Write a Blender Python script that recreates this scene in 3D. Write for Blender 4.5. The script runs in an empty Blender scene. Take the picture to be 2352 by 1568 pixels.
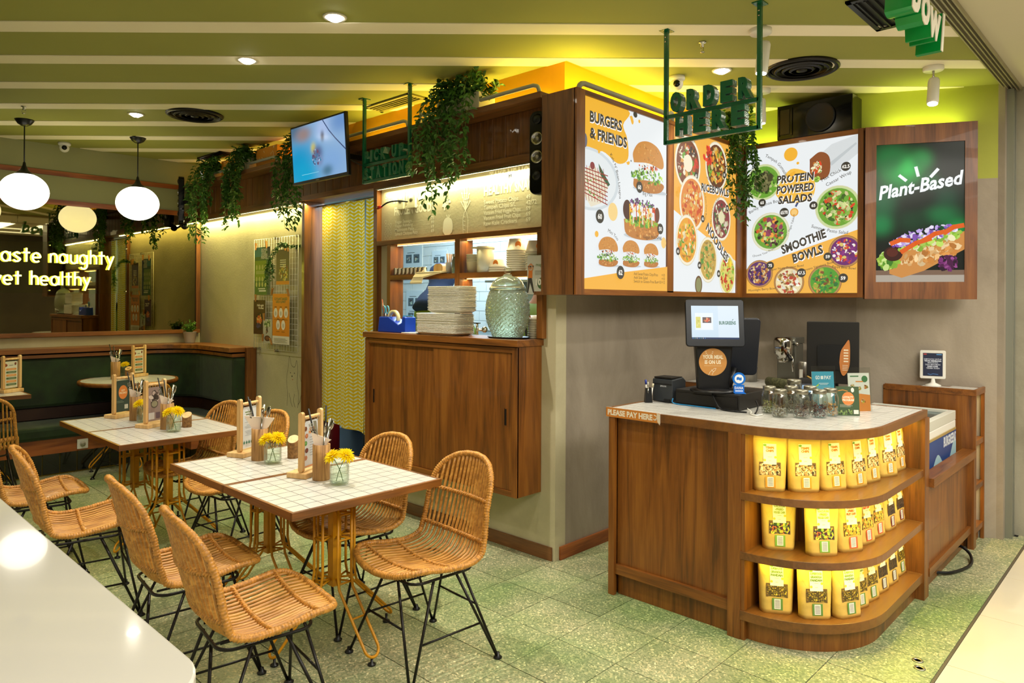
import bpy, math, random
from mathutils import Vector, Matrix
random.seed(7)
SC = bpy.context.scene
COL = SC.collection
PI = math.pi
sin, cos, rad = math.sin, math.cos, math.radians

# ------------------------------------------------------------------ camera
cd = bpy.data.cameras.new('camera'); cam = bpy.data.objects.new('camera', cd); COL.objects.link(cam)
F_PX, YAW, ROLL = 1633.0, 0.7595, -0.0053
cd.sensor_fit = 'HORIZONTAL'; cd.sensor_width = 36.0; cd.lens = F_PX/2352*36
cd.shift_y = -(784-692)/2352; cd.clip_start = 0.05; cd.clip_end = 60
cam.matrix_world = (Matrix.Translation((0, 0, 1.6)) @ Matrix.Rotation(YAW-PI/2, 4, 'Z')
                    @ Matrix.Rotation(PI/2, 4, 'X') @ Matrix.Rotation(-ROLL, 4, 'Z'))
SC.camera = cam

# ------------------------------------------------------------------ world + exposure
w = bpy.data.worlds.new('world'); SC.world = w; w.use_nodes = True
w.node_tree.nodes['Background'].inputs[0].default_value = (1.0, 0.93, 0.78, 1)
w.node_tree.nodes['Background'].inputs[1].default_value = 0.60
vs = SC.view_settings
vs.view_transform = 'Standard'; vs.look = 'None'; vs.gamma = 1.0; vs.exposure = 0.0
vs.use_curve_mapping = False
cy = SC.cycles
cy.max_bounces = 9; cy.diffuse_bounces = 3; cy.glossy_bounces = 4; cy.transmission_bounces = 7
cy.transparent_max_bounces = 24; cy.caustics_reflective = False; cy.caustics_refractive = False
cy.sample_clamp_indirect = 3.0; cy.sample_clamp_direct = 0

H = 3.10                                    # ceiling height

def lamp(name, kind, loc, energy, color=(1, 1, 1), rot=(0, 0, 0), size=0.1, size_y=None, spot=60, blend=0.6):
    l = bpy.data.lights.new(name, kind); o = bpy.data.objects.new(name, l); COL.objects.link(o)
    l.energy = energy; l.color = color; o.location = loc; o.rotation_euler = rot
    if kind == 'AREA':
        l.shape = 'RECTANGLE' if size_y else 'DISK'; l.size = size
        if size_y: l.size_y = size_y
    else: l.shadow_soft_size = size
    if kind == 'SPOT': l.spot_size = rad(spot); l.spot_blend = blend
    return o

WARM = (1.0, 0.86, 0.62); NEUT = (1.0, 0.93, 0.80); COOL = (0.62, 0.83, 1.0); AMB = (1.0, 0.72, 0.22); YEL = (1.0, 0.80, 0.12)
# ceiling downlights (in view) and those of the same grid outside the frame
for x, y, e in ((2.077, 3.276, 170), (2.077, 4.266, 95), (2.073, 6.176, 60), (4.257, 2.185, 90),
                (0.9, 2.6, 60), (0.9, 4.6, 50), (2.6, 1.9, 70), (0.8, 6.6, 45)):
    lamp('downlight_beam', 'SPOT', (x, y, H-0.03), e, NEUT, size=0.03, spot=105, blend=0.8)
# adjustable spotlights
lamp('spotlight_beam', 'SPOT', (3.74, 1.69, 2.86), 70, NEUT, (rad(8), rad(-6), 0), size=0.025, spot=80, blend=0.7)
lamp('spotlight_beam', 'SPOT', (4.80, 2.16, 2.86), 30, NEUT, (0, 0, 0), size=0.025, spot=80, blend=0.7)
lamp('spotlight_beam', 'SPOT', (5.06, 1.16, 2.80), 45, NEUT, (rad(10), rad(35), 0), size=0.025, spot=120, blend=0.8)
# mall corridor light in front of the shop
lamp('mall_light', 'AREA', (1.6, -1.2, 3.05), 210, (1.0, 0.95, 0.86), size=3.5, size_y=1.6)
lamp('mall_light', 'AREA', (5.0, -0.8, 3.05), 85, (1.0, 0.95, 0.86), size=2.5, size_y=1.6)
# hidden yellow cove light above the ledge and the menu cabinets
lamp('cove_light', 'AREA', (3.40, 3.9, 2.84), 14, YEL, (PI, rad(-14), 0), size=0.06, size_y=2.0)
lamp('cove_light', 'AREA', (3.40, 6.6, 2.84), 6, (1.0, 0.72, 0.16), (PI, rad(-14), 0), size=0.06, size_y=2.4)
lamp('cove_light', 'AREA', (4.1, 2.70, 2.83), 11, YEL, (PI, 0, 0), size=1.7, size_y=0.06)
lamp('cove_light', 'AREA', (5.33, 2.35, 2.82), 2.2, (0.92, 1.0, 0.2), (PI, 0, 0), size=0.05, size_y=0.7)
lamp('cove_light', 'AREA', (5.52, 1.32, 2.82), 1.8, (0.92, 1.0, 0.2), (PI, 0, rad(27)), size=0.05, size_y=0.5)
# strip under the plank fascia washing the plaster wall
lamp('strip_light', 'AREA', (3.325, 6.7, 2.458), 28, (1.0, 0.86, 0.33), (0, rad(12), 0), size=0.02, size_y=2.5)
lamp('strip_light', 'AREA', (3.325, 3.75, 2.458), 14, (1.0, 0.92, 0.52), (0, rad(12), 0), size=0.02, size_y=1.6)
# kitchen tube lamps
lamp('kitchen_light', 'AREA', (4.4, 4.4, 2.75), 120, COOL, size=1.6, size_y=2.2)

# ------------------------------------------------------------------ materials
def s2l(c):
    return c/12.92 if c <= 0.04045 else ((c+0.055)/1.055)**2.4
def hx(h):
    h = h.lstrip('#'); return tuple(s2l(int(h[i:i+2], 16)/255) for i in (0, 2, 4))
MATS = {}
def nodes(m):
    m.use_nodes = True; nt = m.node_tree; return nt, nt.nodes, nt.links, nt.nodes['Principled BSDF']
def mat(name, col, rough=0.5, metal=0.0, emit=None, estr=0.0, trans=0.0, ior=1.45, coat=0.0, alpha=1.0, var=0.0, vscale=8.0, bump=0.0, bscale=40.0, spec=None, stretch=(1, 1, 1), sheen=0.0):
    if name in MATS: return MATS[name]
    m = bpy.data.materials.new(name); nt, N, L, B = nodes(m); MATS[name] = m
    if isinstance(col, str): col = hx(col)
    B.inputs['Base Color'].default_value = (*col, 1); B.inputs['Roughness'].default_value = rough
    B.inputs['Metallic'].default_value = metal; B.inputs['IOR'].default_value = ior
    B.inputs['Transmission Weight'].default_value = trans; B.inputs['Coat Weight'].default_value = coat
    B.inputs['Alpha'].default_value = alpha; B.inputs['Sheen Weight'].default_value = sheen
    if spec is not None: B.inputs['Specular IOR Level'].default_value = spec
    if emit is not None:
        if isinstance(emit, str): emit = hx(emit)
        B.inputs['Emission Color'].default_value = (*emit, 1); B.inputs['Emission Strength'].default_value = estr
    if var or bump:
        tc = N.new('ShaderNodeTexCoord'); mp = N.new('ShaderNodeMapping'); L.new(tc.outputs['Object'], mp.inputs[0])
        mp.inputs['Scale'].default_value = stretch
        if var:
            n = N.new('ShaderNodeTexNoise'); n.inputs['Scale'].default_value = vscale; n.inputs['Detail'].default_value = 5
            L.new(mp.outputs[0], n.inputs['Vector'])
            r = N.new('ShaderNodeValToRGB'); L.new(n.outputs[0], r.inputs[0])
            r.color_ramp.elements[0].position = 0.3; r.color_ramp.elements[1].position = 0.7
            r.color_ramp.elements[0].color = (*[c*(1-var) for c in col], 1)
            r.color_ramp.elements[1].color = (*[min(1, c*(1+var)) for c in col], 1)
            L.new(r.outputs[0], B.inputs['Base Color'])
        if bump:
            n2 = N.new('ShaderNodeTexNoise'); n2.inputs['Scale'].default_value = bscale; n2.inputs['Detail'].default_value = 4
            L.new(mp.outputs[0], n2.inputs['Vector'])
            b = N.new('ShaderNodeBump'); b.inputs['Strength'].default_value = bump; b.inputs['Distance'].default_value = 0.01
            L.new(n2.outputs[0], b.inputs['Height']); L.new(b.outputs[0], B.inputs['Normal'])
    return m
def wood(name, dark, mid, light, axis='z', scale=1.0, rough=0.42, coat=0.15):
    m = bpy.data.materials.new(name); nt, N, L, B = nodes(m); MATS[name] = m
    tc = N.new('ShaderNodeTexCoord'); mp = N.new('ShaderNodeMapping'); L.new(tc.outputs['Object'], mp.inputs[0])
    s = [9*scale]*3; s['xyz'.index(axis)] = 0.8*scale; mp.inputs['Scale'].default_value = s
    n = N.new('ShaderNodeTexNoise'); n.inputs['Scale'].default_value = 1.6; n.inputs['Detail'].default_value = 7
    n.inputs['Distortion'].default_value = 1.1; L.new(mp.outputs[0], n.inputs['Vector'])
    mp2 = N.new('ShaderNodeMapping'); s2 = [55*scale]*3; s2['xyz'.index(axis)] = 2.0; mp2.inputs['Scale'].default_value = s2
    L.new(tc.outputs['Object'], mp2.inputs[0])
    f = N.new('ShaderNodeTexNoise'); f.inputs['Scale'].default_value = 3.0; f.inputs['Detail'].default_value = 3; L.new(mp2.outputs[0], f.inputs['Vector'])
    mx = N.new('ShaderNodeMath'); mx.operation = 'MULTIPLY_ADD'; mx.inputs[1].default_value = 0.35; L.new(f.outputs[0], mx.inputs[0]); L.new(n.outputs[0], mx.inputs[2])
    r = N.new('ShaderNodeValToRGB'); L.new(mx.outputs[0], r.inputs[0]); e = r.color_ramp.elements
    e[0].position = 0.48; e[0].color = (*hx(dark), 1); e[1].position = 0.86; e[1].color = (*hx(light), 1)
    k = e.new(0.66); k.color = (*hx(mid), 1)
    L.new(r.outputs[0], B.inputs['Base Color']); B.inputs['Roughness'].default_value = rough; B.inputs['Coat Weight'].default_value = coat
    b = N.new('ShaderNodeBump'); b.inputs['Strength'].default_value = 0.12; b.inputs['Distance'].default_value = 0.004
    L.new(mx.outputs[0], b.inputs['Height']); L.new(b.outputs[0], B.inputs['Normal'])
    return m
W_V = wood('teak_upright', '#57320d', '#794615', '#8e581e', 'z')
W_X = wood('teak_along_x', '#57320d', '#794615', '#8e581e', 'x')
W_Y = wood('teak_along_y', '#57320d', '#794615', '#8e581e', 'y')
W_E = wood('teak_edge', '#5f3a17', '#74481c', '#80521f', 'x', .45)
W_RV = wood('red_teak_upright', '#54300f', '#74441c', '#875426', 'z')
W_DX = wood('walnut_along_x', '#4a2c14', '#6f4622', '#85562c', 'x')
W_DY = wood('walnut_along_y', '#4a2c14', '#6f4622', '#85562c', 'y')
W_PL = wood('fascia_plank', '#4c2c12', '#704520', '#86562a', 'z')
W_TR = wood('red_trim', '#7a3a14', '#96501f', '#a95f2a', 'x')
PINE = wood('pine', '#c99a5c', '#dcb376', '#e8c48a', 'z', 1.5, 0.5, 0)
LOG = wood('log_wood', '#7c5426', '#a67a42', '#bd9258', 'z', 3, 0.6, 0)
BARK = mat('bark', '#8a6438', 0.85, var=0.45, vscale=60, bump=0.6, bscale=90)

def plaster(name, a, b, streak=0.0, sc=1.3):
    m = bpy.data.materials.new(name); nt, N, L, B = nodes(m); MATS[name] = m
    tc = N.new('ShaderNodeTexCoord'); mp = N.new('ShaderNodeMapping'); L.new(tc.outputs['Object'], mp.inputs[0])
    mp.inputs['Scale'].default_value = (1, 1, 0.55 if streak else 1)
    n = N.new('ShaderNodeTexNoise'); n.inputs['Scale'].default_value = sc; n.inputs['Detail'].default_value = 9
    n.inputs['Roughness'].default_value = 0.62; n.inputs['Distortion'].default_value = 0.6; L.new(mp.outputs[0], n.inputs['Vector'])
    r = N.new('ShaderNodeValToRGB'); L.new(n.outputs[0], r.inputs[0]); e = r.color_ramp.elements
    e[0].position = 0.33; e[0].color = (*hx(a), 1); e[1].position = 0.66; e[1].color = (*hx(b), 1)
    L.new(r.outputs[0], B.inputs['Base Color']); B.inputs['Roughness'].default_value = 0.75
    g = N.new('ShaderNodeTexNoise'); g.inputs['Scale'].default_value = 55; g.inputs['Detail'].default_value = 5; L.new(tc.outputs['Object'], g.inputs['Vector'])
    bp = N.new('ShaderNodeBump'); bp.inputs['Strength'].default_value = 0.18; bp.inputs['Distance'].default_value = 0.006
    L.new(g.outputs[0], bp.inputs['Height']); L.new(bp.outputs[0], B.inputs['Normal'])
    return m
P_WARM = plaster('warm_plaster', '#b0a887', '#c9c09c')
P_GREY = plaster('grey_concrete', '#857a69', '#aa9e8b', 1, 1.6)
P_GREEN = mat('green_wall_paint', '#a3a840', 0.7, var=0.05, vscale=2, bump=0.1, bscale=30)
P_SAGE = mat('sage_wall_paint', '#98996a', 0.7, var=0.04, vscale=2)
P_YEL = mat('yellow_wall_paint', '#f2ae12', 0.7, var=0.03, vscale=2)
P_OLIVE = mat('olive_ceiling_paint', '#94964c', 0.8, var=0.04, vscale=1.2)
P_CREAM = mat('cream_stripe_paint', '#f2ead0', 0.8, var=0.03, vscale=2)
P_MALL = mat('mall_ceiling_paint', '#c9c3a8', 0.8, var=0.02, vscale=1)
COLUMN = plaster('column_concrete', '#8f8a76', '#b0ab96', 1, 2.2)

def terrazzo():
    m = bpy.data.materials.new('green_terrazzo'); nt, N, L, B = nodes(m); MATS['green_terrazzo'] = m
    ge = N.new('ShaderNodeNewGeometry')
    v = N.new('ShaderNodeTexVoronoi'); v.inputs['Scale'].default_value = 130; L.new(ge.outputs['Position'], v.inputs['Vector'])
    r = N.new('ShaderNodeValToRGB'); L.new(v.outputs['Color'], r.inputs[0]); r.color_ramp.interpolation = 'CONSTANT'
    e = r.color_ramp.elements; e[0].position = 0; e[0].color = (*hx('#858c68'), 1); e[1].position = 0.86; e[1].color = (*hx('#e6dcae'), 1)
    for p, c in ((0.28, '#a3a57f'), (0.52, '#929974'), (0.7, '#c2bb90'), (0.95, '#66714f')):
        k = e.new(p); k.color = (*hx(c), 1)
    n = N.new('ShaderNodeTexNoise'); n.inputs['Scale'].default_value = 1.7; n.inputs['Detail'].default_value = 6; L.new(ge.outputs['Position'], n.inputs['Vector'])
    r2 = N.new('ShaderNodeValToRGB'); L.new(n.outputs[0], r2.inputs[0]); f = r2.color_ramp.elements
    f[0].position = 0.34; f[0].color = (0.46, 0.70, 0.42, 1); f[1].position = 0.62; f[1].color = (1, 1, 1, 1)
    mx = N.new('ShaderNodeMixRGB'); mx.blend_type = 'MULTIPLY'; mx.inputs[0].default_value = 0.85
    L.new(r.outputs[0], mx.inputs[1]); L.new(r2.outputs[0], mx.inputs[2])
    oi = N.new('ShaderNodeObjectInfo'); hs = N.new('ShaderNodeHueSaturation'); mr = N.new('ShaderNodeMapRange')
    mr.inputs[3].default_value = 0.88; mr.inputs[4].default_value = 1.1; L.new(oi.outputs['Random'], mr.inputs[0])
    L.new(mr.outputs[0], hs.inputs['Value']); L.new(mx.outputs[0], hs.inputs['Color'])
    L.new(hs.outputs[0], B.inputs['Base Color']); B.inputs['Roughness'].default_value = 0.36
    return m
TERR = terrazzo()
GROUT = mat('dark_grout', '#1c1913', 0.9)
TILE_W = mat('white_glazed_tile', '#d2d0c8', 0.22, coat=0.2)
CREAMT = mat('cream_floor_tile', '#ddd2b8', 0.12, var=0.03, vscale=2, coat=0.4)
BLK = mat('black_steel', '#17130f', 0.4, 0.3)
BLKP = mat('black_plastic', '#0d0e10', 0.35)
BLKG = mat('black_gloss', '#07090d', 0.14, coat=0.15, spec=0.3)
YSTEEL = mat('yellow_painted_steel', '#d08e08', 0.38, 0.0, var=0.1, vscale=20)
WHITE = mat('white_plastic', '#e8e6dc', 0.35)
WHITEG = mat('white_solid_surface', '#e6e2d8', 0.1, coat=0.5)
STEEL = mat('polished_steel', '#b9b7b0', 0.18, 1.0)
BRUSH = mat('brushed_steel', '#a5a198', 0.35, 1.0)
PIPE = mat('grey_pipe_paint', '#a9aca0', 0.4)
GREEN = mat('green_gloss_paint', '#0d5c3c', 0.25, coat=0.4, bump=0.25, bscale=120)
VELV = mat('green_velvet', '#142a0a', 0.8, var=0.5, vscale=7, sheen=0.15, bump=0.2, bscale=14)
DKRED = mat('dark_stained_wood', '#2c1408', 0.5)
LEAF = mat('leaf_green', '#3f6b24', 0.45, var=0.5, vscale=25)
LEAF2 = mat('fresh_leaf_green', '#5d8a2a', 0.5, var=0.5, vscale=60)
STEM = mat('stem_green', '#4c6b2a', 0.6)
PETAL = mat('yellow_petal', '#ffe610', 0.6)
_n = PETAL.node_tree; _t = _n.nodes.new('ShaderNodeBsdfTranslucent'); _t.inputs[0].default_value = (1, .84, .02, 1); _m = _n.nodes.new('ShaderNodeMixShader'); _m.inputs[0].default_value = .5
_n.links.new(_n.nodes['Principled BSDF'].outputs[0], _m.inputs[1]); _n.links.new(_t.outputs[0], _m.inputs[2]); _n.links.new(_m.outputs[0], _n.nodes['Material Output'].inputs[0])
def thin(name, tint, refl=.9, base=.04, rough=.02):
    m = bpy.data.materials.new(name); nt, N, L, B = nodes(m); MATS[name] = m; N.remove(B)
    t = N.new('ShaderNodeBsdfTransparent'); t.inputs[0].default_value = (*tint, 1); g = N.new('ShaderNodeBsdfGlossy'); g.inputs['Roughness'].default_value = rough
    lw = N.new('ShaderNodeLayerWeight'); lw.inputs[0].default_value = .25; mr = N.new('ShaderNodeMapRange'); mr.inputs[3].default_value = base; mr.inputs[4].default_value = refl
    L.new(lw.outputs['Facing'], mr.inputs[0]); mx = N.new('ShaderNodeMixShader'); L.new(mr.outputs[0], mx.inputs[0]); L.new(t.outputs[0], mx.inputs[1]); L.new(g.outputs[0], mx.inputs[2])
    L.new(mx.outputs[0], N['Material Output'].inputs[0]); return m
GLASS = thin('clear_glass', (0.97, 0.99, 0.975), .5)
WATER = thin('water', (0.94, 0.97, 0.94), .25, .03)
PAPER = mat('white_paper', '#e9e6da', 0.7)
NAPK = mat('paper_napkin', '#f2dfcc', 0.8)
KRAFT = mat('kraft_paper', '#d4b058', 0.6, var=0.08, vscale=14, bump=0.25, bscale=22)
RATTAN = wood('rattan', '#9c6822', '#bb8032', '#d49c48', 'x', 2.2, 0.42, 0.25)
WICK = mat('wicker_wrap', '#bc8236', 0.45, var=0.42, vscale=70, coat=0.2)
LED_Y = mat('led_strip_warm', (1, .9, .5), emit=(1, .86, .42), estr=9)
LED_A = mat('led_strip_amber', (1, .8, .3), emit=(1, .68, .2), estr=7)
BULB = mat('lamp_lens', (1, 1, 1), emit=(1, .93, .78), estr=40)
OPAL = mat('opal_glass_lit', (1, 1, 1), 0.2, emit=(1, .93, .80), estr=3.2)
NEON = mat('neon_yellow', (1, 1, .2), emit=(1, .90, .12), estr=8)
def colmat(name, strength, rough=0.5, coat=0.0):
    m = bpy.data.materials.new(name); nt, N, L, B = nodes(m); MATS[name] = m
    a = N.new('ShaderNodeVertexColor'); a.layer_name = 'Col'
    if strength:
        B.inputs['Base Color'].default_value = (0.02, 0.02, 0.02, 1)
        L.new(a.outputs[0], B.inputs['Emission Color']); B.inputs['Emission Strength'].default_value = strength
    else: L.new(a.outputs[0], B.inputs['Base Color'])
    B.inputs['Roughness'].default_value = rough; B.inputs['Coat Weight'].default_value = coat
    return m
PRINT = colmat('printed_ink', 0); BACKLIT = colmat('backlit_print', 1.0, 0.7); SCREEN = colmat('lit_screen', 1.0, 0.15); SCREEN.node_tree.nodes['Principled BSDF'].inputs['Specular IOR Level'].default_value = .12
PAINTED = colmat('painted_lettering', 0, 0.8)
# ------------------------------------------------------------------ mesh helpers
class MB:
    nb = 0; nother = 0
    """collects shapes in world (or template) coordinates, builds them as one mesh object"""
    def __init__(s): s.v = []; s.f = []; s.m = []; s.c = []; s.sm = []
    def add(s, vs, fs, mi=0, col=None, smooth=False):
        o = len(s.v); s.v += [tuple(p) for p in vs]
        for f in fs: s.f.append([i+o for i in f]); s.m.append(mi); s.c.append(col); s.sm.append(smooth)
        return s
    def box(s, a, b, mi=0, rz=0, piv=None, col=None):
        (x0, y0, z0), (x1, y1, z1) = a, b; s.nb += 1
        vs = [(x0, y0, z0), (x1, y0, z0), (x1, y1, z0), (x0, y1, z0), (x0, y0, z1), (x1, y0, z1), (x1, y1, z1), (x0, y1, z1)]
        if rz:
            px, py = piv or ((x0+x1)/2, (y0+y1)/2); c, n = cos(rz), sin(rz)
            vs = [(px+(x-px)*c-(y-py)*n, py+(x-px)*n+(y-py)*c, z) for x, y, z in vs]
        return s.add(vs, [(0, 3, 2, 1), (4, 5, 6, 7), (0, 1, 5, 4), (1, 2, 6, 5), (2, 3, 7, 6), (3, 0, 4, 7)], mi, col)
    def cbox(s, c, d, mi=0, rz=0, col=None):
        return s.box([c[i]-d[i]/2 for i in range(3)], [c[i]+d[i]/2 for i in range(3)], mi, rz, None, col)
    def tube(s, pts, r, seg=8, mi=0, closed=False, caps=True, up=None):
        pts = [Vector(p) for p in pts]; n = len(pts); rr = r if isinstance(r, (list, tuple)) else [r]*n
        vs = []; pn = None
        for i, p in enumerate(pts):
            t = (pts[(i+1) % n]-pts[i-1]) if closed else (pts[min(i+1, n-1)]-pts[max(i-1, 0)])
            if t.length < 1e-9: t = Vector((0, 0, 1))
            t.normalize()
            if pn is None:
                a = Vector(up) if up else (Vector((0, 0, 1)) if abs(t.z) < 0.9 else Vector((1, 0, 0)))
                pn = (a-t*a.dot(t)).normalized()
            else:
                q = pn-t*pn.dot(t); pn = q.normalized() if q.length > 1e-6 else pn
            b = t.cross(pn)
            for k in range(seg):
                an = 2*PI*k/seg; vs.append(p+(pn*cos(an)+b*sin(an))*rr[i])
        fs = []
        for i in range(n if closed else n-1):
            j = (i+1) % n
            for k in range(seg):
                k2 = (k+1) % seg; fs.append((i*seg+k, i*seg+k2, j*seg+k2, j*seg+k))
        if caps and not closed: fs += [tuple(reversed(range(seg))), tuple((n-1)*seg+k for k in range(seg))]
        return s.add(vs, fs, mi, None, True)
    def lathe(s, prof, c=(0, 0, 0), seg=24, mi=0, smooth=True, sx=1, sy=1, closed=False):
        vs = []
        for r, z in prof:
            for k in range(seg):
                a = 2*PI*k/seg; vs.append((c[0]+r*sx*cos(a), c[1]+r*sy*sin(a), c[2]+z))
        fs = []; n = len(prof)
        for i in range(n-1+(1 if closed else 0)):
            j = (i+1) % n
            for k in range(seg):
                k2 = (k+1) % seg; fs.append((i*seg+k, i*seg+k2, j*seg+k2, j*seg+k))
        if not closed:
            if prof[0][0] > 1e-5: fs.append(tuple(reversed(range(seg))))
            if prof[-1][0] > 1e-5: fs.append(tuple((n-1)*seg+k for k in range(seg)))
        return s.add(vs, fs, mi, None, smooth)
    def prism(s, poly, z0, z1, mi=0, inner=None):
        n = len(poly); vs = [(x, y, z0) for x, y in poly]+[(x, y, z1) for x, y in poly]
        return s.add(vs, [tuple(reversed(range(n))), tuple(range(n, 2*n))]+[(i, (i+1) % n, n+(i+1) % n, n+i) for i in range(n)], mi)
    def slab(s, poly2, org, u, v, th, mi=0, col=None):
        """extrude a 2D polygon lying in plane org+u*a+v*b by th along u x v"""
        u = Vector(u); v = Vector(v); nn = u.cross(v).normalized()*th; org = Vector(org); n = len(poly2)
        a = [org+u*p[0]+v*p[1] for p in poly2]; b = [p+nn for p in a]
        return s.add(a+b, [tuple(reversed(range(n))), tuple(range(n, 2*n))]+[(i, (i+1) % n, n+(i+1) % n, n+i) for i in range(n)], mi, col)
    def ball(s, c, r, seg=16, rings=10, mi=0, sc=(1, 1, 1)):
        prof = [(r*sin(PI*i/rings), -r*cos(PI*i/rings)) for i in range(rings+1)]
        prof[0] = (0.0001*r, -r); prof[-1] = (0.0001*r, r)
        k = len(s.v); s.lathe(prof, (0, 0, 0), seg, mi)
        s.v[k:] = [(c[0]+x*sc[0], c[1]+y*sc[1], c[2]+z*sc[2]) for x, y, z in s.v[k:]]
        return s
    def xf(s, M):
        s.v = [tuple(M @ Vector(p)) for p in s.v]; return s
    def build(s, name, mats, parent=None, local=False, kind=None, label=None, bevel=0, sub=0):
        if s.nb > 1 and len(s.v) == 8*s.nb and parent is not None and kind is None:      # separate boards become separate parts
            r = None
            for i in range(s.nb):
                q = MB(); q.add(s.v[8*i:8*i+8], [[k-8*i for k in f] for f in s.f[6*i:6*i+6]], s.m[6*i]); o = q.build(name, mats, parent, local, None, label, bevel, sub); r = r or o
            return r
        if not isinstance(mats, (list, tuple)): mats = [mats]
        off = Vector((0, 0, 0))
        if parent is not None and not local: off = OFF.get(parent.name, Vector((0, 0, 0)))
        me = bpy.data.meshes.new(name)
        me.from_pydata([(x-off.x, y-off.y, z-off.z) for x, y, z in s.v] if off.length else s.v, [], s.f)
        for m in mats: me.materials.append(m)
        me.polygons.foreach_set('material_index', s.m); me.polygons.foreach_set('use_smooth', s.sm)
        if any(c is not None for c in s.c):
            at = me.color_attributes.new('Col', 'FLOAT_COLOR', 'CORNER'); d = []
            for f, c in zip(s.f, s.c):
                c = c or (0.5, 0.5, 0.5); d += [c[0], c[1], c[2], 1.0]*len(f)
            at.data.foreach_set('color', d)
        me.update()
        o = bpy.data.objects.new(name, me); COL.objects.link(o)
        if parent is not None: o.parent = parent
        OFF[o.name] = off
        if kind: o['kind'] = kind
        if label: o['label'] = label
        if bevel:
            b = o.modifiers.new('bevel', 'BEVEL'); b.width = bevel; b.segments = 2; b.limit_method = 'ANGLE'; b.angle_limit = rad(40)
        if sub:
            b = o.modifiers.new('sub', 'SUBSURF'); b.levels = sub; b.render_levels = sub
        return o
OFF = {}
def thing(name, label, cat, loc=(0, 0, 0), rz=0, group=None):
    o = bpy.data.objects.new(name, None); COL.objects.link(o); o.location = loc; o.rotation_euler = (0, 0, rz)
    o.empty_display_size = 0.05; o['label'] = label; o['category'] = cat
    if group: o['group'] = group
    OFF[o.name] = Vector(loc)
    return o
def tag(o, label, cat, group=None, kind=None):
    o['label'] = label; o['category'] = cat
    if group: o['group'] = group
    if kind: o['kind'] = kind
    return o
def struct(name, mb, m, **k):
    o = mb.build(name, m, None, kind='structure', **k); return o
def dup(root, loc=None, rz=None, label=None, group=None):
    kids = {}
    for ch in root.children_recursive: kids.setdefault(ch.parent.name, []).append(ch)
    def cp(o, par):
        c = o.copy(); COL.objects.link(c)
        if par: c.parent = par
        OFF[c.name] = OFF.get(o.name, Vector((0, 0, 0)))
        for ch in kids.get(o.name, []): cp(ch, c)
        return c
    r = cp(root, None)
    if loc is not None: r.location = loc
    if rz is not None: r.rotation_euler = (0, 0, rz)
    if label: r['label'] = label
    if group: r['group'] = group
    return r
def inst(name, me, loc, parent=None, rot=(0, 0, 0), kind=None, off=True):
    """a further object that shares a mesh"""
    o = bpy.data.objects.new(name, me); COL.objects.link(o)
    o.location = Vector(loc)-(OFF.get(parent.name, Vector((0, 0, 0))) if parent is not None and off else Vector((0, 0, 0)))
    o.rotation_euler = rot
    if parent is not None: o.parent = parent
    OFF[o.name] = Vector(loc)
    if kind: o['kind'] = kind
    return o
def clip(poly, nx, ny, d):
    out = []
    for i in range(len(poly)):
        a, b = poly[i-1], poly[i]; da = a[0]*nx+a[1]*ny-d; db = b[0]*nx+b[1]*ny-d
        if (da <= 0) != (db <= 0): t = da/(da-db); out.append((a[0]+(b[0]-a[0])*t, a[1]+(b[1]-a[1])*t))
        if db <= 0: out.append(b)
    return out
def arc(cx, cy, r, a0, a1, n):
    return [(cx+r*cos(rad(a0+(a1-a0)*i/n)), cy+r*sin(rad(a0+(a1-a0)*i/n))) for i in range(n+1)]
def smooth(pts, n=6):
    """Catmull-Rom through 3D points"""
    P = [Vector(p) for p in pts]; P = [P[0]*2-P[1]]+P+[P[-1]*2-P[-2]]; out = []
    for i in range(1, len(P)-2):
        for k in range(n):
            t = k/n; a, b, c, d = P[i-1], P[i], P[i+1], P[i+2]
            out.append(0.5*((2*b)+(c-a)*t+(2*a-5*b+4*c-d)*t*t+(3*b-a-3*c+d)*t**3))
    out.append(P[-2]); return out
def rrect(w, h, r, n=4, cx=0, cy=0):
    return (arc(cx+w/2-r, cy-h/2+r, r, -90, 0, n)+arc(cx+w/2-r, cy+h/2-r, r, 0, 90, n)
            + arc(cx-w/2+r, cy+h/2-r, r, 90, 180, n)+arc(cx-w/2+r, cy-h/2+r, r, 180, 270, n))

# ------------------------------------------------------------------ text and flat print
_tc = {}
def textmesh(s, bold=0.0, extrude=0.0, bevel=0.0, shear=0.0, res=3, spacing=1.0):
    k = (s, bold, extrude, bevel, shear, res, spacing)
    if k in _tc: return _tc[k]
    cu = bpy.data.curves.new('t', 'FONT'); cu.body = s; cu.size = 1.0; cu.resolution_u = res
    cu.offset = bold; cu.extrude = extrude; cu.bevel_depth = bevel; cu.bevel_resolution = 1; cu.shear = shear; cu.space_character = spacing
    ob = bpy.data.objects.new('t', cu); me = ob.to_mesh()
    vs = [tuple(v.co) for v in me.vertices]; fs = [tuple(p.vertices) for p in me.polygons]
    ob.to_mesh_clear(); bpy.data.objects.remove(ob); bpy.data.curves.remove(cu)
    if not vs: vs = [(0, 0, 0)]
    x0 = min(v[0] for v in vs); x1 = max(v[0] for v in vs)
    _tc[k] = ([(x-x0, y, z) for x, y, z in vs], fs, x1-x0); return _tc[k]

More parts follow.
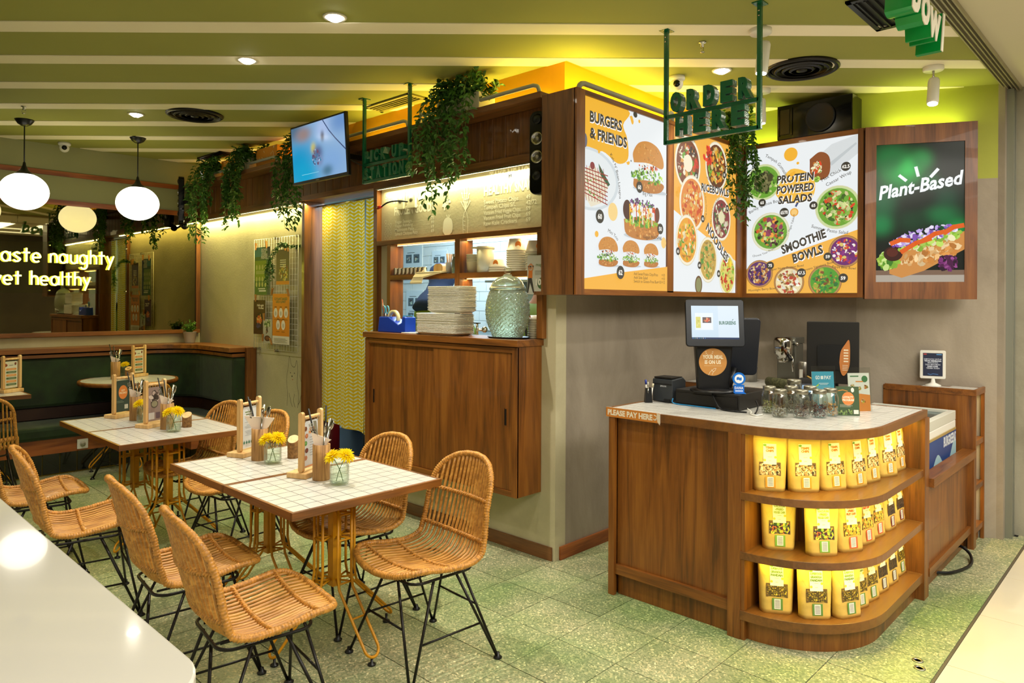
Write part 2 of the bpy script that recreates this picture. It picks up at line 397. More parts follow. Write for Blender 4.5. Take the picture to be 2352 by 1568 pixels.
def blend(base, spots):
    b = hx(base); sp = [(x, y, rx, ry, hx(c)) for x, y, rx, ry, c in spots]
    def fn(u, v):
        r = list(b)
        for x, y, rx, ry, c in sp:
            k = math.exp(-(((u-x)/rx)**2+((v-y)/ry)**2)**1.3)
            for q in range(3): r[q] += (c[q]-r[q])*k
        return tuple(r)
    return fn
class Print:
    """flat artwork: coloured shapes on a plane of W x H metres, each later shape a hair in front"""
    def __init__(s, W, Hh): s.W = W; s.H = Hh; s.mb = MB(); s.k = 0; s.dz = 0.00012
    def _z(s): s.k += 1; return s.k*s.dz
    def poly(s, pts, col, z=None):
        if isinstance(col, str): col = hx(col)
        z = s._z() if z is None else z
        if min(x for x, y in pts) < 0 or max(x for x, y in pts) > s.W or min(y for x, y in pts) < 0 or max(y for x, y in pts) > s.H:
            for c in ((-1, 0, 0), (1, 0, s.W), (0, -1, 0), (0, 1, s.H)): pts = clip(pts, *c) if pts else pts
            if len(pts) < 3: return s
        s.mb.add([(x, y, z) for x, y in pts], [tuple(range(len(pts)))], 0, col); return s
    def rect(s, x0, y0, x1, y1, col): return s.poly([(x0, y0), (x1, y0), (x1, y1), (x0, y1)], col)
    def bg(s, col): return s.rect(0, 0, s.W, s.H, col)
    def field(s, x0, y0, x1, y1, nx, ny, fn):
        """picture area given as a smooth colour function of u,v in 0..1"""
        z = s._z(); w_, h_ = (x1-x0)/nx, (y1-y0)/ny
        vs = [(x0+i*w_, y0+j*h_, z) for j in range(ny+1) for i in range(nx+1)]; o = len(s.mb.v); s.mb.v += vs
        for j in range(ny):
            for i in range(nx):
                a = o+j*(nx+1)+i; s.mb.f.append([a, a+1, a+nx+2, a+nx+1]); s.mb.m.append(0); s.mb.c.append(fn((i+.5)/nx, (j+.5)/ny)); s.mb.sm.append(False)
        return s
    def glow(s, cx, cy, r, c0, c1, n=12):
        a, b = hx(c0), hx(c1)
        for i in range(n): f = i/(n-1); g_ = f*f*(3-2*f); s.disc(cx, cy, r*(1-f*.92), tuple(b[k]+(a[k]-b[k])*g_ for k in range(3)), n=32)
        return s
    def disc(s, cx, cy, r, col, ry=None, n=28, rot=0):
        ry = ry or r; c, n_ = cos(rot), sin(rot)
        p = [(r*cos(2*PI*i/n), ry*sin(2*PI*i/n)) for i in range(n)]
        return s.poly([(cx+x*c-y*n_, cy+x*n_+y*c) for x, y in p], col)
    def text(s, t, x, y, size, col, bold=0.0, al='l', rot=0, shear=0.0, arcr=None, sp=1.0, wmax=None):
        if isinstance(col, str): col = hx(col)
        vs, fs, wd = textmesh(t, bold*1.3, 0, 0, shear, 2, sp); z = s._z(); sx = size
        if wmax and wd*size > wmax: sx = wmax/wd
        o = {'l': 0, 'c': -wd/2, 'r': -wd}[al]; out = []
        for vx, vy, _ in vs:
            px, py = (vx+o)*sx, vy*size
            if arcr:
                a = px/arcr; q = arcr+py if arcr > 0 else arcr+py
                px, py = q*sin(a), q*cos(a)-arcr
            c, n = cos(rot), sin(rot); out.append((min(s.W, max(0, x+px*c-py*n)), min(s.H, max(0, y+px*n+py*c)), z))
        s.mb.add(out, fs, 0, col); return s
    def line(s, pts, wd, col):
        if isinstance(col, str): col = hx(col)
        z = s._z()
        for (ax, ay), (bx, by) in zip(pts, pts[1:]):
            d = math.hypot(bx-ax, by-ay) or 1e-6; nx, ny = -(by-ay)/d*wd/2, (bx-ax)/d*wd/2; ex, ey = (bx-ax)/d*wd*.3, (by-ay)/d*wd*.3
            s.mb.add([(ax-nx-ex, ay-ny-ey, z), (bx-nx+ex, by-ny+ey, z), (bx+nx+ex, by+ny+ey, z), (ax+nx-ex, ay+ny-ey, z)], [(0, 1, 2, 3)], 0, col)
        return s
    def scatter(s, cx, cy, rx, ry, cols, n, sz, seed=1, rot=0, inside=True, box=False):
        """loose food pieces: little irregular shapes inside an ellipse"""
        R = random.Random(seed); z0 = s._z()
        for i in range(n):
            a = R.uniform(0, 2*PI); q = math.sqrt(R.random()); lim = 1-(sz/max(rx, ry) if inside else 0)
            x, y = q*rx*lim*cos(a), q*ry*lim*sin(a); c, n_ = cos(rot), sin(rot)
            if box: x, y = R.uniform(-1, 1)*(rx-sz*.8), R.uniform(-1, 1)*(ry-sz*.8)
            x, y = cx+x*c-y*n_, cy+x*n_+y*c; m = R.randint(5, 7); e = sz*R.uniform(0.5, 1.15); el = R.uniform(0.35, 1); ro = R.uniform(0, PI)
            p = []
            for j in range(m):
                t = 2*PI*j/m; rr = e*R.uniform(0.75, 1.1); ux, uy = rr*cos(t), rr*el*sin(t)
                p.append((min(s.W, max(0, x+ux*cos(ro)-uy*sin(ro))), min(s.H, max(0, y+ux*sin(ro)+uy*cos(ro))), z0+i*0.000004))
            cc = hx(R.choice(cols)); f = R.uniform(0.75, 1.15)
            s.mb.add(p, [tuple(range(m))], 0, tuple(min(1, v*f) for v in cc))
        s.k += max(1, int(n*0.000004/s.dz)+1); return s
    def blob(s, pts, col, n=5):
        q = smooth([(x, y, 0) for x, y in pts]+[(pts[0][0], pts[0][1], 0)], n); return s.poly([(v.x, v.y) for v in q[:-1]], col)
    def build(s, name, org, u, v, m, parent=None, back=True, **k):
        u = Vector(u).normalized(); v = Vector(v).normalized(); n = u.cross(v)
        M = Matrix(((u.x, v.x, n.x, org[0]), (u.y, v.y, n.y, org[1]), (u.z, v.z, n.z, org[2]), (0, 0, 0, 1)))
        s.mb.xf(M); return s.mb.build(name, m, parent, **k)
# ================================================================== THE SETTING
AX, BY, CX = 3.36, 2.816, 5.40            # faces of wall A (dining side), wall B and wall C
D0, D1 = (5.40, 1.72), (5.82, 0.90)       # angled wall
FW = Vector((cos(YAW), sin(YAW), 0))      # direction the ceiling bands are spaced along
# --- floor: recessed grout bed with terrazzo tiles on it
fl = struct('floor', MB().box((-2.5, 0.777, -0.06), (6.2, 8.1, -0.004)), GROUT)
T = 0.334; g = 0.0022
tm = MB().box((-T/2+g, -T/2+g, -0.01), (T/2-g, T/2-g, 0), 0)
tile = tm.build('floor_tile', TERR, fl).data; bpy.data.objects.remove(bpy.data.objects['floor_tile'])
def topix(x, y, z):
    # which tiles does the view reach (decides only how finely a tile is split off)
    d = x*FW.x+y*FW.y
    if d < 0.8: return None
    return 1176+F_PX*(x*sin(YAW)-y*cos(YAW))/d, 692+F_PX*(1.6-z)/d, d
tiles = []
for i in range(-18, 10):
    for j in range(-7, 20):
        cx_, cy_ = 3.27+(i+.5)*T, 2.83+(j+.5)*T-2*T*0
        if cy_-T/2 < 0.84-T*1.05 or cx_ > 6.0 or (cx_ > AX+T/2 and cy_ > BY+T/2): continue
        p = topix(cx_, cy_, 0)
        if not p: tiles.append((1e3, cx_, cy_)); continue
        inn = -90 < p[0] < 2440 and p[1] < 1640
        tiles.append((p[2] if inn else 100+p[2], cx_, cy_))
tiles.sort(); rest = MB()
for k, (d, cx_, cy_) in enumerate(tiles):
    y0 = max(cy_-T/2, 0.842) if cy_-T/2 < 0.82 else cy_-T/2
    if cy_+T/2 < 0.85: continue
    if k < 285 and d < 100 and y0 == cy_-T/2:
        o = inst('floor_tile', tile, (cx_, cy_, random.uniform(-.0006, .0006)), fl)
    else:
        rest.box((cx_-T/2+g, y0+g, -0.01), (cx_+T/2-g, cy_+T/2-g, 0))
for i in range(-14, 20): rest.box((3.1+i*T*.5*2-1, 0.782, -0.01), (3.1+i*T-1+T-0.004, 0.838, 0))
rest.build('floor_tile', TERR, fl, kind='stuff')
# metal edge and mall floor
struct('trim_1', MB().box((-2.5, 0.768, -0.03), (6.2, 0.779, 0.002)), mat('shop_line_edging', '#5a5242', 0.5))
mf = struct('floor_mall', MB().box((-2.5, -4, -0.06), (8.5, 0.768, -0.004)), mat('tan_grout', '#9a8660', 0.8))
tme = MB().box((-0.3485, -0.3485, -0.01), (0.3485, 0.3485, 0)).build('floor_tile', CREAMT, mf).data
bpy.data.objects.remove([o for o in mf.children if o.data == tme][0])
for i in range(-6, 6):
    for j in range(0, 6):
        inst('floor_tile', tme, (3.97+i*0.70, 0.768-0.35-j*0.70, 0), mf)
# --- ceiling with painted bands
ce = struct('ceiling', MB().box((-2.5, 0.92, H), (6.2, 8.1, H+0.1)), P_OLIVE)
RG = [[(-1, 0, 2.4), (1, 0, 3.43), (0, -1, -0.925), (0, 1, 7.98)], [(-1, 0, -3.43), (1, 0, 5.40), (0, -1, -0.925), (0, 1, 2.80)],
      [(-1, 0, -5.40), (0, -1, -0.925), (1.72-.9, 5.82-5.4, 5.40*.82+1.72*.42)]]
RT = Vector((FW.y, -FW.x, 0))
for k in range(-3, 16):
    d0 = 3.836+0.5375*k; d1 = d0+0.150; mb = MB()
    for rg in RG:
        q = []
        for d, sgn in ((d0, -1), (d0, 1), (d1, 1), (d1, -1)): p = FW*d+RT*sgn*9; q.append((p.x, p.y))
        for c in rg: q = clip(q, *c) if q else q
        if len(q) > 2: mb.prism(q, H-0.004, H+0.002)
    if mb.v: mb.build('ceiling_stripe', P_CREAM, ce)
struct('ceiling_mall', MB().box((-2.5, -4, H), (8.5, 0.83, H+0.1)), P_MALL)
rl = struct('trim_2', MB().box((-2.5, 0.83, H-0.005), (6.0, 0.92, H+0.1)), mat('shutter_track_metal', '#8d8873', 0.45, 0.4))
for y in (0.832, 0.852, 0.872, 0.896, 0.914): MB().box((-2.5, y-.004, H-0.028), (6.0, y+.003, H-0.004)).build('track_fin', mat('track_fin_metal', '#a8a285', 0.4, 0.5), rl)
struct('trim_3', MB().box((5.86, 0.86, 0.0), (5.90, 0.965, H-0.03)).box((5.93, 0.86, 0), (5.97, 0.965, H-0.03)).box((5.86, 0.94, 0), (5.97, 0.968, H-0.03)), mat('guide_metal', '#9a9c90', 0.4, 0.6))
struct('column_front', MB().box((5.985, -1.2, 0), (6.8, 0.985, H)), COLUMN)
# --- walls
wa = MB()
wa.box((AX, BY, 0), (AX+.1, 2.93, 2.83)).box((AX, 2.93, 0), (AX+.1, 4.50, 1.33)).box((AX, 2.93, 2.06), (AX+.1, 4.50, 2.83))
wa.box((AX, 4.50, 0), (AX+.1, 4.64, 2.83)).box((AX, 4.64, 2.50), (AX+.1, 5.72, 2.83)).box((AX, 5.72, 0), (AX+.1, 8.1, 2.83))
wa.box((AX+.07, BY+.099, 2.83), (AX+.1, 8.1, H), 1)
struct('wall_left', wa, [P_WARM, P_YEL])
struct('wall_middle', MB().box((AX+.1, BY, 0), (CX+.1, BY+.1, 2.83), 0).box((AX+.07, BY-.001, 2.83), (CX+.1, BY+.1, H), 1), [P_GREY, P_YEL])
wc = MB().box((CX, D0[1], 0), (CX+.1, BY, 2.46), 0).box((CX, D0[1], 2.46), (CX+.1, BY, H), 1)
nv = Vector((D0[1]-D1[1], D1[0]-D0[0], 0)).normalized()*.1
for z0, z1, mi in ((0, 2.46, 0), (2.46, H, 1)):
    wc.prism([D1, (D1[0]+nv.x, D1[1]+nv.y), (D0[0]+nv.x+.02, D0[1]+nv.y), D0], z0, z1, mi)
wc.box((5.80, 0.90, 0), (5.86, 0.98, H), 0)
struct('wall_right', wc, [P_GREY, P_GREEN])
struct('wall_back', MB().box((-2.5, 8.0, 0), (AX, 8.1, 2.53), 0).box((-2.5, 8.0, 2.53), (AX, 8.1, H), 1), [P_WARM, P_SAGE])
struct('wall_far_left', MB().box((-2.6, 0.92, 0), (-2.5, 8.1, H)), P_SAGE)
struct('baseboard_left', MB().box((AX-.014, 2.835, 0), (AX, 4.60, 0.082)).box((AX-.014, 5.75, 0), (AX, 6.6, 0.082)), W_DY, bevel=.002)
struct('baseboard_middle', MB().box((3.40, BY-.014, 0), (CX, BY, 0.082)), W_TR, bevel=.002)
# trims on the back wall: two wood rails
struct('trim_4', MB().box((-2.5, 7.975, 2.80), (AX, 8.0, 2.845)), W_TR)
struct('trim_5', MB().box((-2.5, 7.965, 2.515), (AX, 8.0, 2.565)), W_TR)
# the corridor across the mall: dark shopfronts and light lines (seen in the mirror)
struct('wall_mall', MB().box((-4, -4.1, 0), (9, -4.0, H)), mat('dark_shopfront', '#4a4232', .5, var=.5, vscale=.9))
for y in (-2.2, -3.2):
    t = thing('corridor_light_line', ('nearer' if y > -3 else 'farther')+' long white light line on the corridor ceiling behind the viewer', 'ceiling light', (2, y, H), 0, 'corridor light lines'); MB().box((-2, y-.04, H-.012), (6, y+.04, H)).build('diffuser', mat('corridor_lamp', (1, 1, 1), emit=(1, .95, .85), estr=4), t)
# --- kitchen beyond the doorway and hatch
KF = 0.15
struct('floor_kitchen', MB().box((3.47, 2.93, 0), (6.2, 7.9, KF)), mat('dark_kitchen_floor', '#121517', 0.35))
struct('ceiling_kitchen', MB().box((3.47, 2.93, 2.80), (6.2, 7.9, 2.9)), mat('kitchen_ceiling_paint', '#b9bcb8', 0.8))
kw = struct('wall_kitchen', MB().box((5.10, 2.93, KF), (5.2, 7.9, 2.8)).box((3.47, 7.0, KF), (5.1, 7.1, 2.8)).box((5.07, 5.60, KF), (5.10, 5.66, 2.8), 1), [mat('kitchen_grout', '#aebfc6', 0.7), W_V])
kt = MB().box((-.008, -.097, -.048), (0, .097, .048)).build('wall_tile', mat('kitchen_white_tile', '#dfe6e6', 0.2), kw, local=True).data
bpy.data.objects.remove([o for o in kw.children][0])
for i in range(14):
    for j in range(12):
        y = 3.9+i*.2+(.1 if j % 2 else 0); inst('wall_tile', kt, (5.10, y, 1.35+j*.1), kw)

# ================================================================== DOORWAY, FASCIA, LEDGE
t = struct('door_1', MB().box((3.315, 5.70, 0), (3.52, 5.745, 2.48)), W_RV, bevel=.002)
MB().box((3.315, 4.615, 0), (3.50, 4.66, 2.48)).build('door_jamb', W_V, t)
MB().box((3.29, 4.615, 2.48), (3.50, 5.745, 2.525)).build('door_head', W_Y, t)
# plank fascia
fa = thing('plank_fascia', 'dark teak tongue-and-groove plank fascia running under the planter ledge', 'wall panelling', (3.28, 5.3, 2.5))
MB().box((3.285, 2.90, 2.47), (3.325, 4.62, 2.525)).build('bottom_rail', W_DY, fa)
MB().box((3.285, 5.74, 2.47), (3.325, 8.0, 2.525)).build('bottom_rail', W_DY, fa)
MB().box((3.335, 2.83, 2.50), (3.358, 8.0, 2.80)).build('backing_board', DKRED, fa)
pl = MB().box((0, -.0575, 0), (.022, .0575, .275))
pm = pl.build('plank', W_PL, fa, local=True, bevel=.003); pm.location = Vector((3.300, 2.90, 2.525))-OFF[fa.name]
for i in range(1, 43):
    o = inst('plank', pm.data, (3.300+random.uniform(-.001, .001), 2.90+i*.119, 2.525), fa)
    b = o.modifiers.new('bevel', 'BEVEL'); b.width = .003; b.segments = 1
lg = thing('planter_ledge', 'teak ledge shelf along the top of the plank fascia', 'shelf', (3.25, 5.4, 2.8))
MB().box((3.14, 2.76, 2.80), (3.43, 8.0, 2.838)).build('shelf_board', W_DY, lg, bevel=.002)
# visible LED strips under the fascia
for y0, y1, n in ((2.92, 4.60, 'above the chalk menu board'), (5.76, 7.99, 'above the plaster wall left of the doorway')):
    s = thing('led_strip', 'glowing warm LED strip under the fascia '+n, 'light strip', (3.31, y0, 2.465))
    MB().box((3.30, y0, 2.464), (3.314, y1, 2.470)).build('diffuser', LED_Y, s)
    MB().box((3.294, y0, 2.462), (3.30, y1, 2.472)).build('channel', BRUSH, s)

# ================================================================== CEILING FITTINGS
def downlight(x, y, lab):
    t = thing('downlight', lab, 'ceiling light', (x, y, H))
    MB().lathe([(.045, -.004), (.060, -.008), (.064, 0), (.045, 0)], (x, y, H), 24).build('trim_ring', WHITE, t)
    MB().lathe([(.0001, -.026), (.022, -.022), (.038, -.013), (.044, -.004)], (x, y, H), 24).build('lens', BULB, t)
downlight(2.077, 3.276, 'nearest round recessed downlight, brightest, in the upper left of the striped ceiling')
downlight(2.077, 4.266, 'round recessed downlight, second of the row over the tables')
downlight(2.073, 6.176, 'small far downlight left of the black round vent')
downlight(4.257, 2.185, 'recessed downlight beside the hanging order sign, left of round vent')
def dome_cam(x, y, lab):
    t = thing('dome_camera', lab, 'security camera', (x, y, H))
    MB().lathe([(.052, 0), (.055, -.02), (.045, -.03)], (x, y, H), 24).build('base', WHITE, t)
    b = MB().ball((0, 0, 0), .043, 18, 12); b.xf(Matrix.Translation((x, y, H-.05))); b.build('eyeball', WHITE, t)
    v = Vector((-x, -y, -.9)).normalized(); c = Vector((x, y, H-.05))+v*.030
    MB().tube([c, c+v*.016], .022, 16).build('lens', BLKG, t)
dome_cam(1.985, 7.82, 'white dome security camera on the ceiling near the back wall')
dome_cam(4.178, 2.467, 'white dome security camera on the ceiling beside the order sign')
def round_vent(x, y, r, lab):
    t = thing('round_vent', lab, 'air vent', (x, y, H))
    MB().lathe([(r, 0), (r, -.012), (r*.93, -.022), (r*.86, -.012), (r*.86, 0)], (x, y, H), 40).build('rim', BLK, t)
    for q in (.68, .48, .28):
        MB().lathe([(r*(q+.13), -.006), (r*q, -.020), (r*q*.98, -.024), (r*(q+.10), -.010)], (x, y, H), 36).build('cone_ring', BLK, t)
    MB().lathe([(.0001, -.026), (r*.14, -.022), (r*.16, -.012)], (x, y, H), 24).build('centre_cone', BLK, t)
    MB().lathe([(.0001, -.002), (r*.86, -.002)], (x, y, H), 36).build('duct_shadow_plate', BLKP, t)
    return t
round_vent(2.40, 5.83, .215, 'black round ceiling diffuser at left, between the pendants and the television')
round_vent(4.56, 1.79, .225, 'black round ceiling diffuser above the loudspeaker cabinet at right')
def slot_vent(c, L, Wd, rz, m, lab):
    t = thing('slot_vent', lab, 'air vent', (c[0], c[1], H), rz)
    MB().box((-Wd/2, -L/2, -.012), (Wd/2, -L/2+.03, 0)).box((-Wd/2, L/2-.03, -.012), (Wd/2, L/2, 0)).box((-Wd/2, -L/2, -.012), (-Wd/2+.025, L/2, 0)).box((Wd/2-.025, -L/2, -.012), (Wd/2, L/2, 0)).build('frame', m, t, local=True)
    MB().box((-Wd/2, -L/2, -.003), (Wd/2, L/2, -.001)).build('backing', BLKP, t, local=True)
    n = 4
    for i in range(n):
        x = -Wd/2+.025+(Wd-.05)*(i+.5)/n
        MB().box((x-.004, -L/2+.03, -.016), (x+.004, L/2-.03, -.004)).build('slat', m, t, local=True)
slot_vent((3.285, 4.35), .56, .17, 0, mat('vent_olive', '#8a8340', 0.5), 'olive-framed slot vent above the pick-up sign')
slot_vent((3.235, 7.32), .54, .17, 0, BLKP, 'small black slot vent over the left hanging vines')
slot_vent((3.95, 1.14), .50, .20, PI/2, BLKP, 'black slot vent at the top edge beside the hanging green letters')
def sprinkler(x, y, lab):
    t = thing('sprinkler_head', lab, 'sprinkler', (x, y, H))
    MB().lathe([(.022, 0), (.020, -.006), (.008, -.008), (.008, -.03), (.0001, -.03)], (x, y, H), 14).build('escutcheon', STEEL, t)
    MB().tube([(x-.010, y, H-.028), (x-.014, y, H-.045), (x, y, H-.058), (x+.014, y, H-.045), (x+.010, y, H-.028)], .002, 6).lathe([(.0001, -.062), (.014, -.060), (.014, -.058), (.0001, -.057)], (x, y, H), 12).build('deflector', STEEL, t)
sprinkler(3.722, 2.032, 'small metal fire sprinkler right of the order sign post')
sprinkler(1.39, 6.567, 'small metal fire sprinkler above the left pendant lamp')
def spotlight(x, y, tilt, az, lab):
    t = thing('ceiling_spotlight', lab, 'spotlight', (x, y, H))
    MB().lathe([(.0001, -.03), (.055, -.03), (.060, -.024), (.060, 0)], (x, y, H), 24).build('canopy', WHITE, t)
    MB().tube([(x, y, H-.03), (x, y, H-.075)], .007, 8).build('stem', STEEL, t)
    ax = Vector((sin(tilt)*cos(az), sin(tilt)*sin(az), -cos(tilt))); c = Vector((x, y, H-.085))+Vector((-.02*cos(az), -.02*sin(az), 0))
    MB().tube([c-ax*.01, c+ax*.005, c+ax*.15, c+ax*.16], [.028, .034, .034, .030], 20).build('lamp_can', WHITE, t)
    MB().tube([c+ax*.158, c+ax*.164], .028, 20).build('lens', BULB, t)
spotlight(3.756, 1.70, .1, 2, 'white cylinder ceiling spotlight behind the right post of the order sign')
spotlight(4.82, 2.169, .05, 0, 'white cylinder spotlight behind lower right corner of the order sign')
spotlight(5.089, 1.169, .25, 3.2, 'white cylinder spotlight at right shining over the screen cabinet')
def pendant(x, y, zc, r, lab):
    t = thing('globe_pendant', lab, 'pendant lamp', (x, y, H))
    MB().lathe([(.0001, -.055), (.022, -.052), (.05, -.035), (.068, -.008), (.072, 0)], (x, y, H), 28).build('ceiling_cup', BLKP, t)
    MB().tube([(x, y, H-.05), (x, y, zc+r+.04)], .005, 8).build('cord', BLKP, t)
    MB().lathe([(.010, .10), (.013, .075), (.030, .035), (.060, .008), (.075, -.004), (.0001, -.004)], (x, y, zc+r*.80), 28).build('neck_cap', BLKP, t)
    b = MB().ball((x, y, zc), r, 36, 22, sc=(1, 1, .86)); b.build('glass_globe', OPAL, t)
pendant(1.503, 7.074, 2.50, .180, 'left glowing opal globe pendant with black cap, cut by the frame')
pendant(2.387, 7.06, 2.49, .182, 'right glowing opal globe pendant with black cap')
# ================================================================== BACK WALL: MIRROR, NEON, BANQUETTE
mr = thing('wall_mirror', 'large bronze-tinted mirror in a wood frame along the back wall', 'mirror', (1.3, 7.98, 1.24))
MIR = mat('bronze_mirror', '#8d8560', 0.015, 1.0)
MB().box((-2.2, 7.972, 1.27), (3.30, 7.985, 2.515)).build('mirror_glass', MIR, mr)
MB().box((-2.2, 7.955, 1.235), (3.345, 7.999, 1.275)).build('bottom_frame', W_X, mr, bevel=.002)
MB().box((3.30, 7.955, 1.275), (3.345, 7.999, 2.515)).build('side_frame', W_RV, mr, bevel=.002)

ns = thing('neon_sign', 'glowing yellow neon lettering on a clear panel in front of the mirror', 'neon sign', (1.9, 7.92, 1.6))
MB().box((1.1, 7.950, 1.655), (2.605, 7.955, 2.15)).build('acrylic_panel', thin('acrylic_sheet', (.97, .99, .9), .3, .02), ns)
for x in (1.9, 2.58):
    for z in (1.68, 2.12): MB().tube([(x, 7.945, z), (x, 7.972, z)], .007, 10).build('standoff', STEEL, ns)
def A_(cx, cy, rx, ry, a0, a1, n=14): return [(cx+rx*cos(rad(a0+(a1-a0)*i/n)), cy+ry*sin(rad(a0+(a1-a0)*i/n))) for i in range(n+1)]
ARCH = [(.1, .65)]+A_(.45, .62, .35, .38, 170, 0, 10)+[(.8, 0)]
STK = {'a': (.95, [A_(.46, .5, .42, .5, 0, 360, 20), [(.88, 1), (.88, 0)]]), 's': (.8, [smooth([(.75, .86, 0), (.42, 1, 0), (.1, .78, 0), (.4, .52, 0), (.74, .25, 0), (.42, 0, 0), (.05, .16, 0)], 4)]),
       't': (.72, [[(.35, 1.5), (.35, 0)], [(0, 1), (.72, 1)]]), 'e': (.9, [[(.05, .5), (.87, .5)]+A_(.46, .5, .42, .5, 0, 310, 16)]),
       'n': (.82, [[(.1, 1), (.1, 0)], ARCH]), 'u': (.85, [[(.1, 1), (.1, .38)]+A_(.46, .38, .36, .38, 180, 360, 10), [(.82, 1), (.82, 0)]]),
       'g': (.95, [A_(.46, .5, .42, .5, 0, 360, 20), [(.88, 1), (.88, -.2)]+A_(.5, -.22, .38, .38, 0, -150, 10)]),
       'h': (.82, [[(.1, 1.6), (.1, 0)], ARCH]), 'y': (.85, [[(.05, 1), (.44, .12)], [(.85, 1), (.2, -.6)]]), 'l': (.22, [[(.1, 1.6), (.1, 0)]]), ' ': (.5, [])}
def neon(txt, xr, zb, wd, sc):
    tot = sum(STK[c][0]+.24 for c in txt)-.24; kx = wd/tot; x = xr-wd
    for c in txt:
        if c != ' ':
            m = MB()
            for st in STK[c][1]: m.tube([(x+p[0]*kx, 7.938, zb+p[1]*sc) for p in st], 0.0075, 8)
            o = m.build('letter', NEON, ns)
        x += (STK[c][0]+.24)*kx
neon('taste naughty', 2.459, 1.951, 1.02, .086)
neon('yet healthy', 2.247, 1.735, .80, .083)
lamp('neon_glow', 'AREA', (1.95, 7.86, 1.87), 5, (1, .88, .05), (-PI/2, 0, 0), size=.95, size_y=.4)

# banquette along the back wall, turning the corner onto the left wall
bq = thing('banquette', 'dark green velvet corner banquette with teak cap rail and panels', 'bench', (1.4, 7.6, 0))
RC = .38
def lpath(off):   # plan line at a distance off from the walls: back wall y=8, left wall x=3.36, rounded inner corner
    X, Y = AX-off, 8.0-off; r = RC
    return [(-2.2, Y)]+[(p[0], p[1]) for p in arc(X-r, Y-r, r, 90, 0, 10)]+[(X, 6.70)]
def lsolid(o0, o1, z0, z1): 
    a = lpath(o0); b = lpath(o1); n = len(a); m = MB()
    vs = [(x, y, z0) for x, y in a]+[(x, y, z0) for x, y in b]+[(x, y, z1) for x, y in a]+[(x, y, z1) for x, y in b]
    fs = []
    for i in range(n-1):
        fs += [(i, i+1, n+i+1, n+i), (2*n+i, 3*n+i, 3*n+i+1, 2*n+i+1), (i, 2*n+i, 2*n+i+1, i+1), (n+i, n+i+1, 3*n+i+1, 3*n+i)]
    fs += [(0, n, 3*n, 2*n), (n-1, 3*n-1, 4*n-1, 2*n-1)]
    return m.add(vs, fs)
lsolid(0.0, .26, 1.09, 1.135).build('cap_rail', W_X, bq, bevel=.003)
lsolid(0.02, .235, 1.045, 1.075).build('cap_rail', W_X, bq)
lsolid(.05, .22, .58, 1.04).build('back_cushion', VELV, bq, bevel=.03)
lsolid(.05, .20, .47, .575).build('back_panel', DKRED, bq)
lsolid(.16, .66, .345, .46).build('seat_cushion', VELV, bq, bevel=.03)
lsolid(.20, .62, .21, .345).build('front_panel', W_TR, bq)
MB().box((3.02, 6.665, 0.20), (3.355, 6.70, .35)).box((3.255, 6.66, .35), (3.355, 6.70, 1.135)).build('end_panel', W_V, bq, bevel=.002)
lsolid(.22, .52, 0, .205).build('plinth', mat('yellow_grout', '#8c7a1c', 0.7), bq)
SK = mat('dark_skirt_tile', '#14170f', 0.2, coat=.4)
sk = MB().box((-.066, -.008, 0), (.066, 0, .185)).build('skirt_tile', SK, bq, local=True); sk.location = Vector((2.5, 8-.52, .012))-OFF[bq.name]
for i in range(1, 25):
    inst('skirt_tile', sk.data, (2.5-i*.139, 8-.52, .012), bq)
for i in range(4): inst('skirt_tile', sk.data, (AX-.52-.0, 7.05-i*.139+.1, .012), bq, rot=(0, 0, PI/2*-1))
so = thing('wall_socket', 'white power socket on the wood front of the banquette', 'socket', (2.03, 7.38, .25))
MB().box((1.985, 7.366, .225), (2.075, 7.380, .315)).build('cover_plate', WHITE, so, bevel=.004)
m_ = MB(); m_.lathe([(.024, 0), (.024, -.004), (.0001, -.004)], (0, 0, 0), 20).xf(Matrix.Translation((2.03, 7.364, .27)) @ Matrix.Rotation(-PI/2, 4, 'X')).build('socket_well', mat('socket_grey', '#b5b09a', .5), so)
for dx in (-.008, .008): MB().cbox((2.03+dx, 7.361, .27), (.005, .006, .005)).build('pin_hole', BLKP, so)

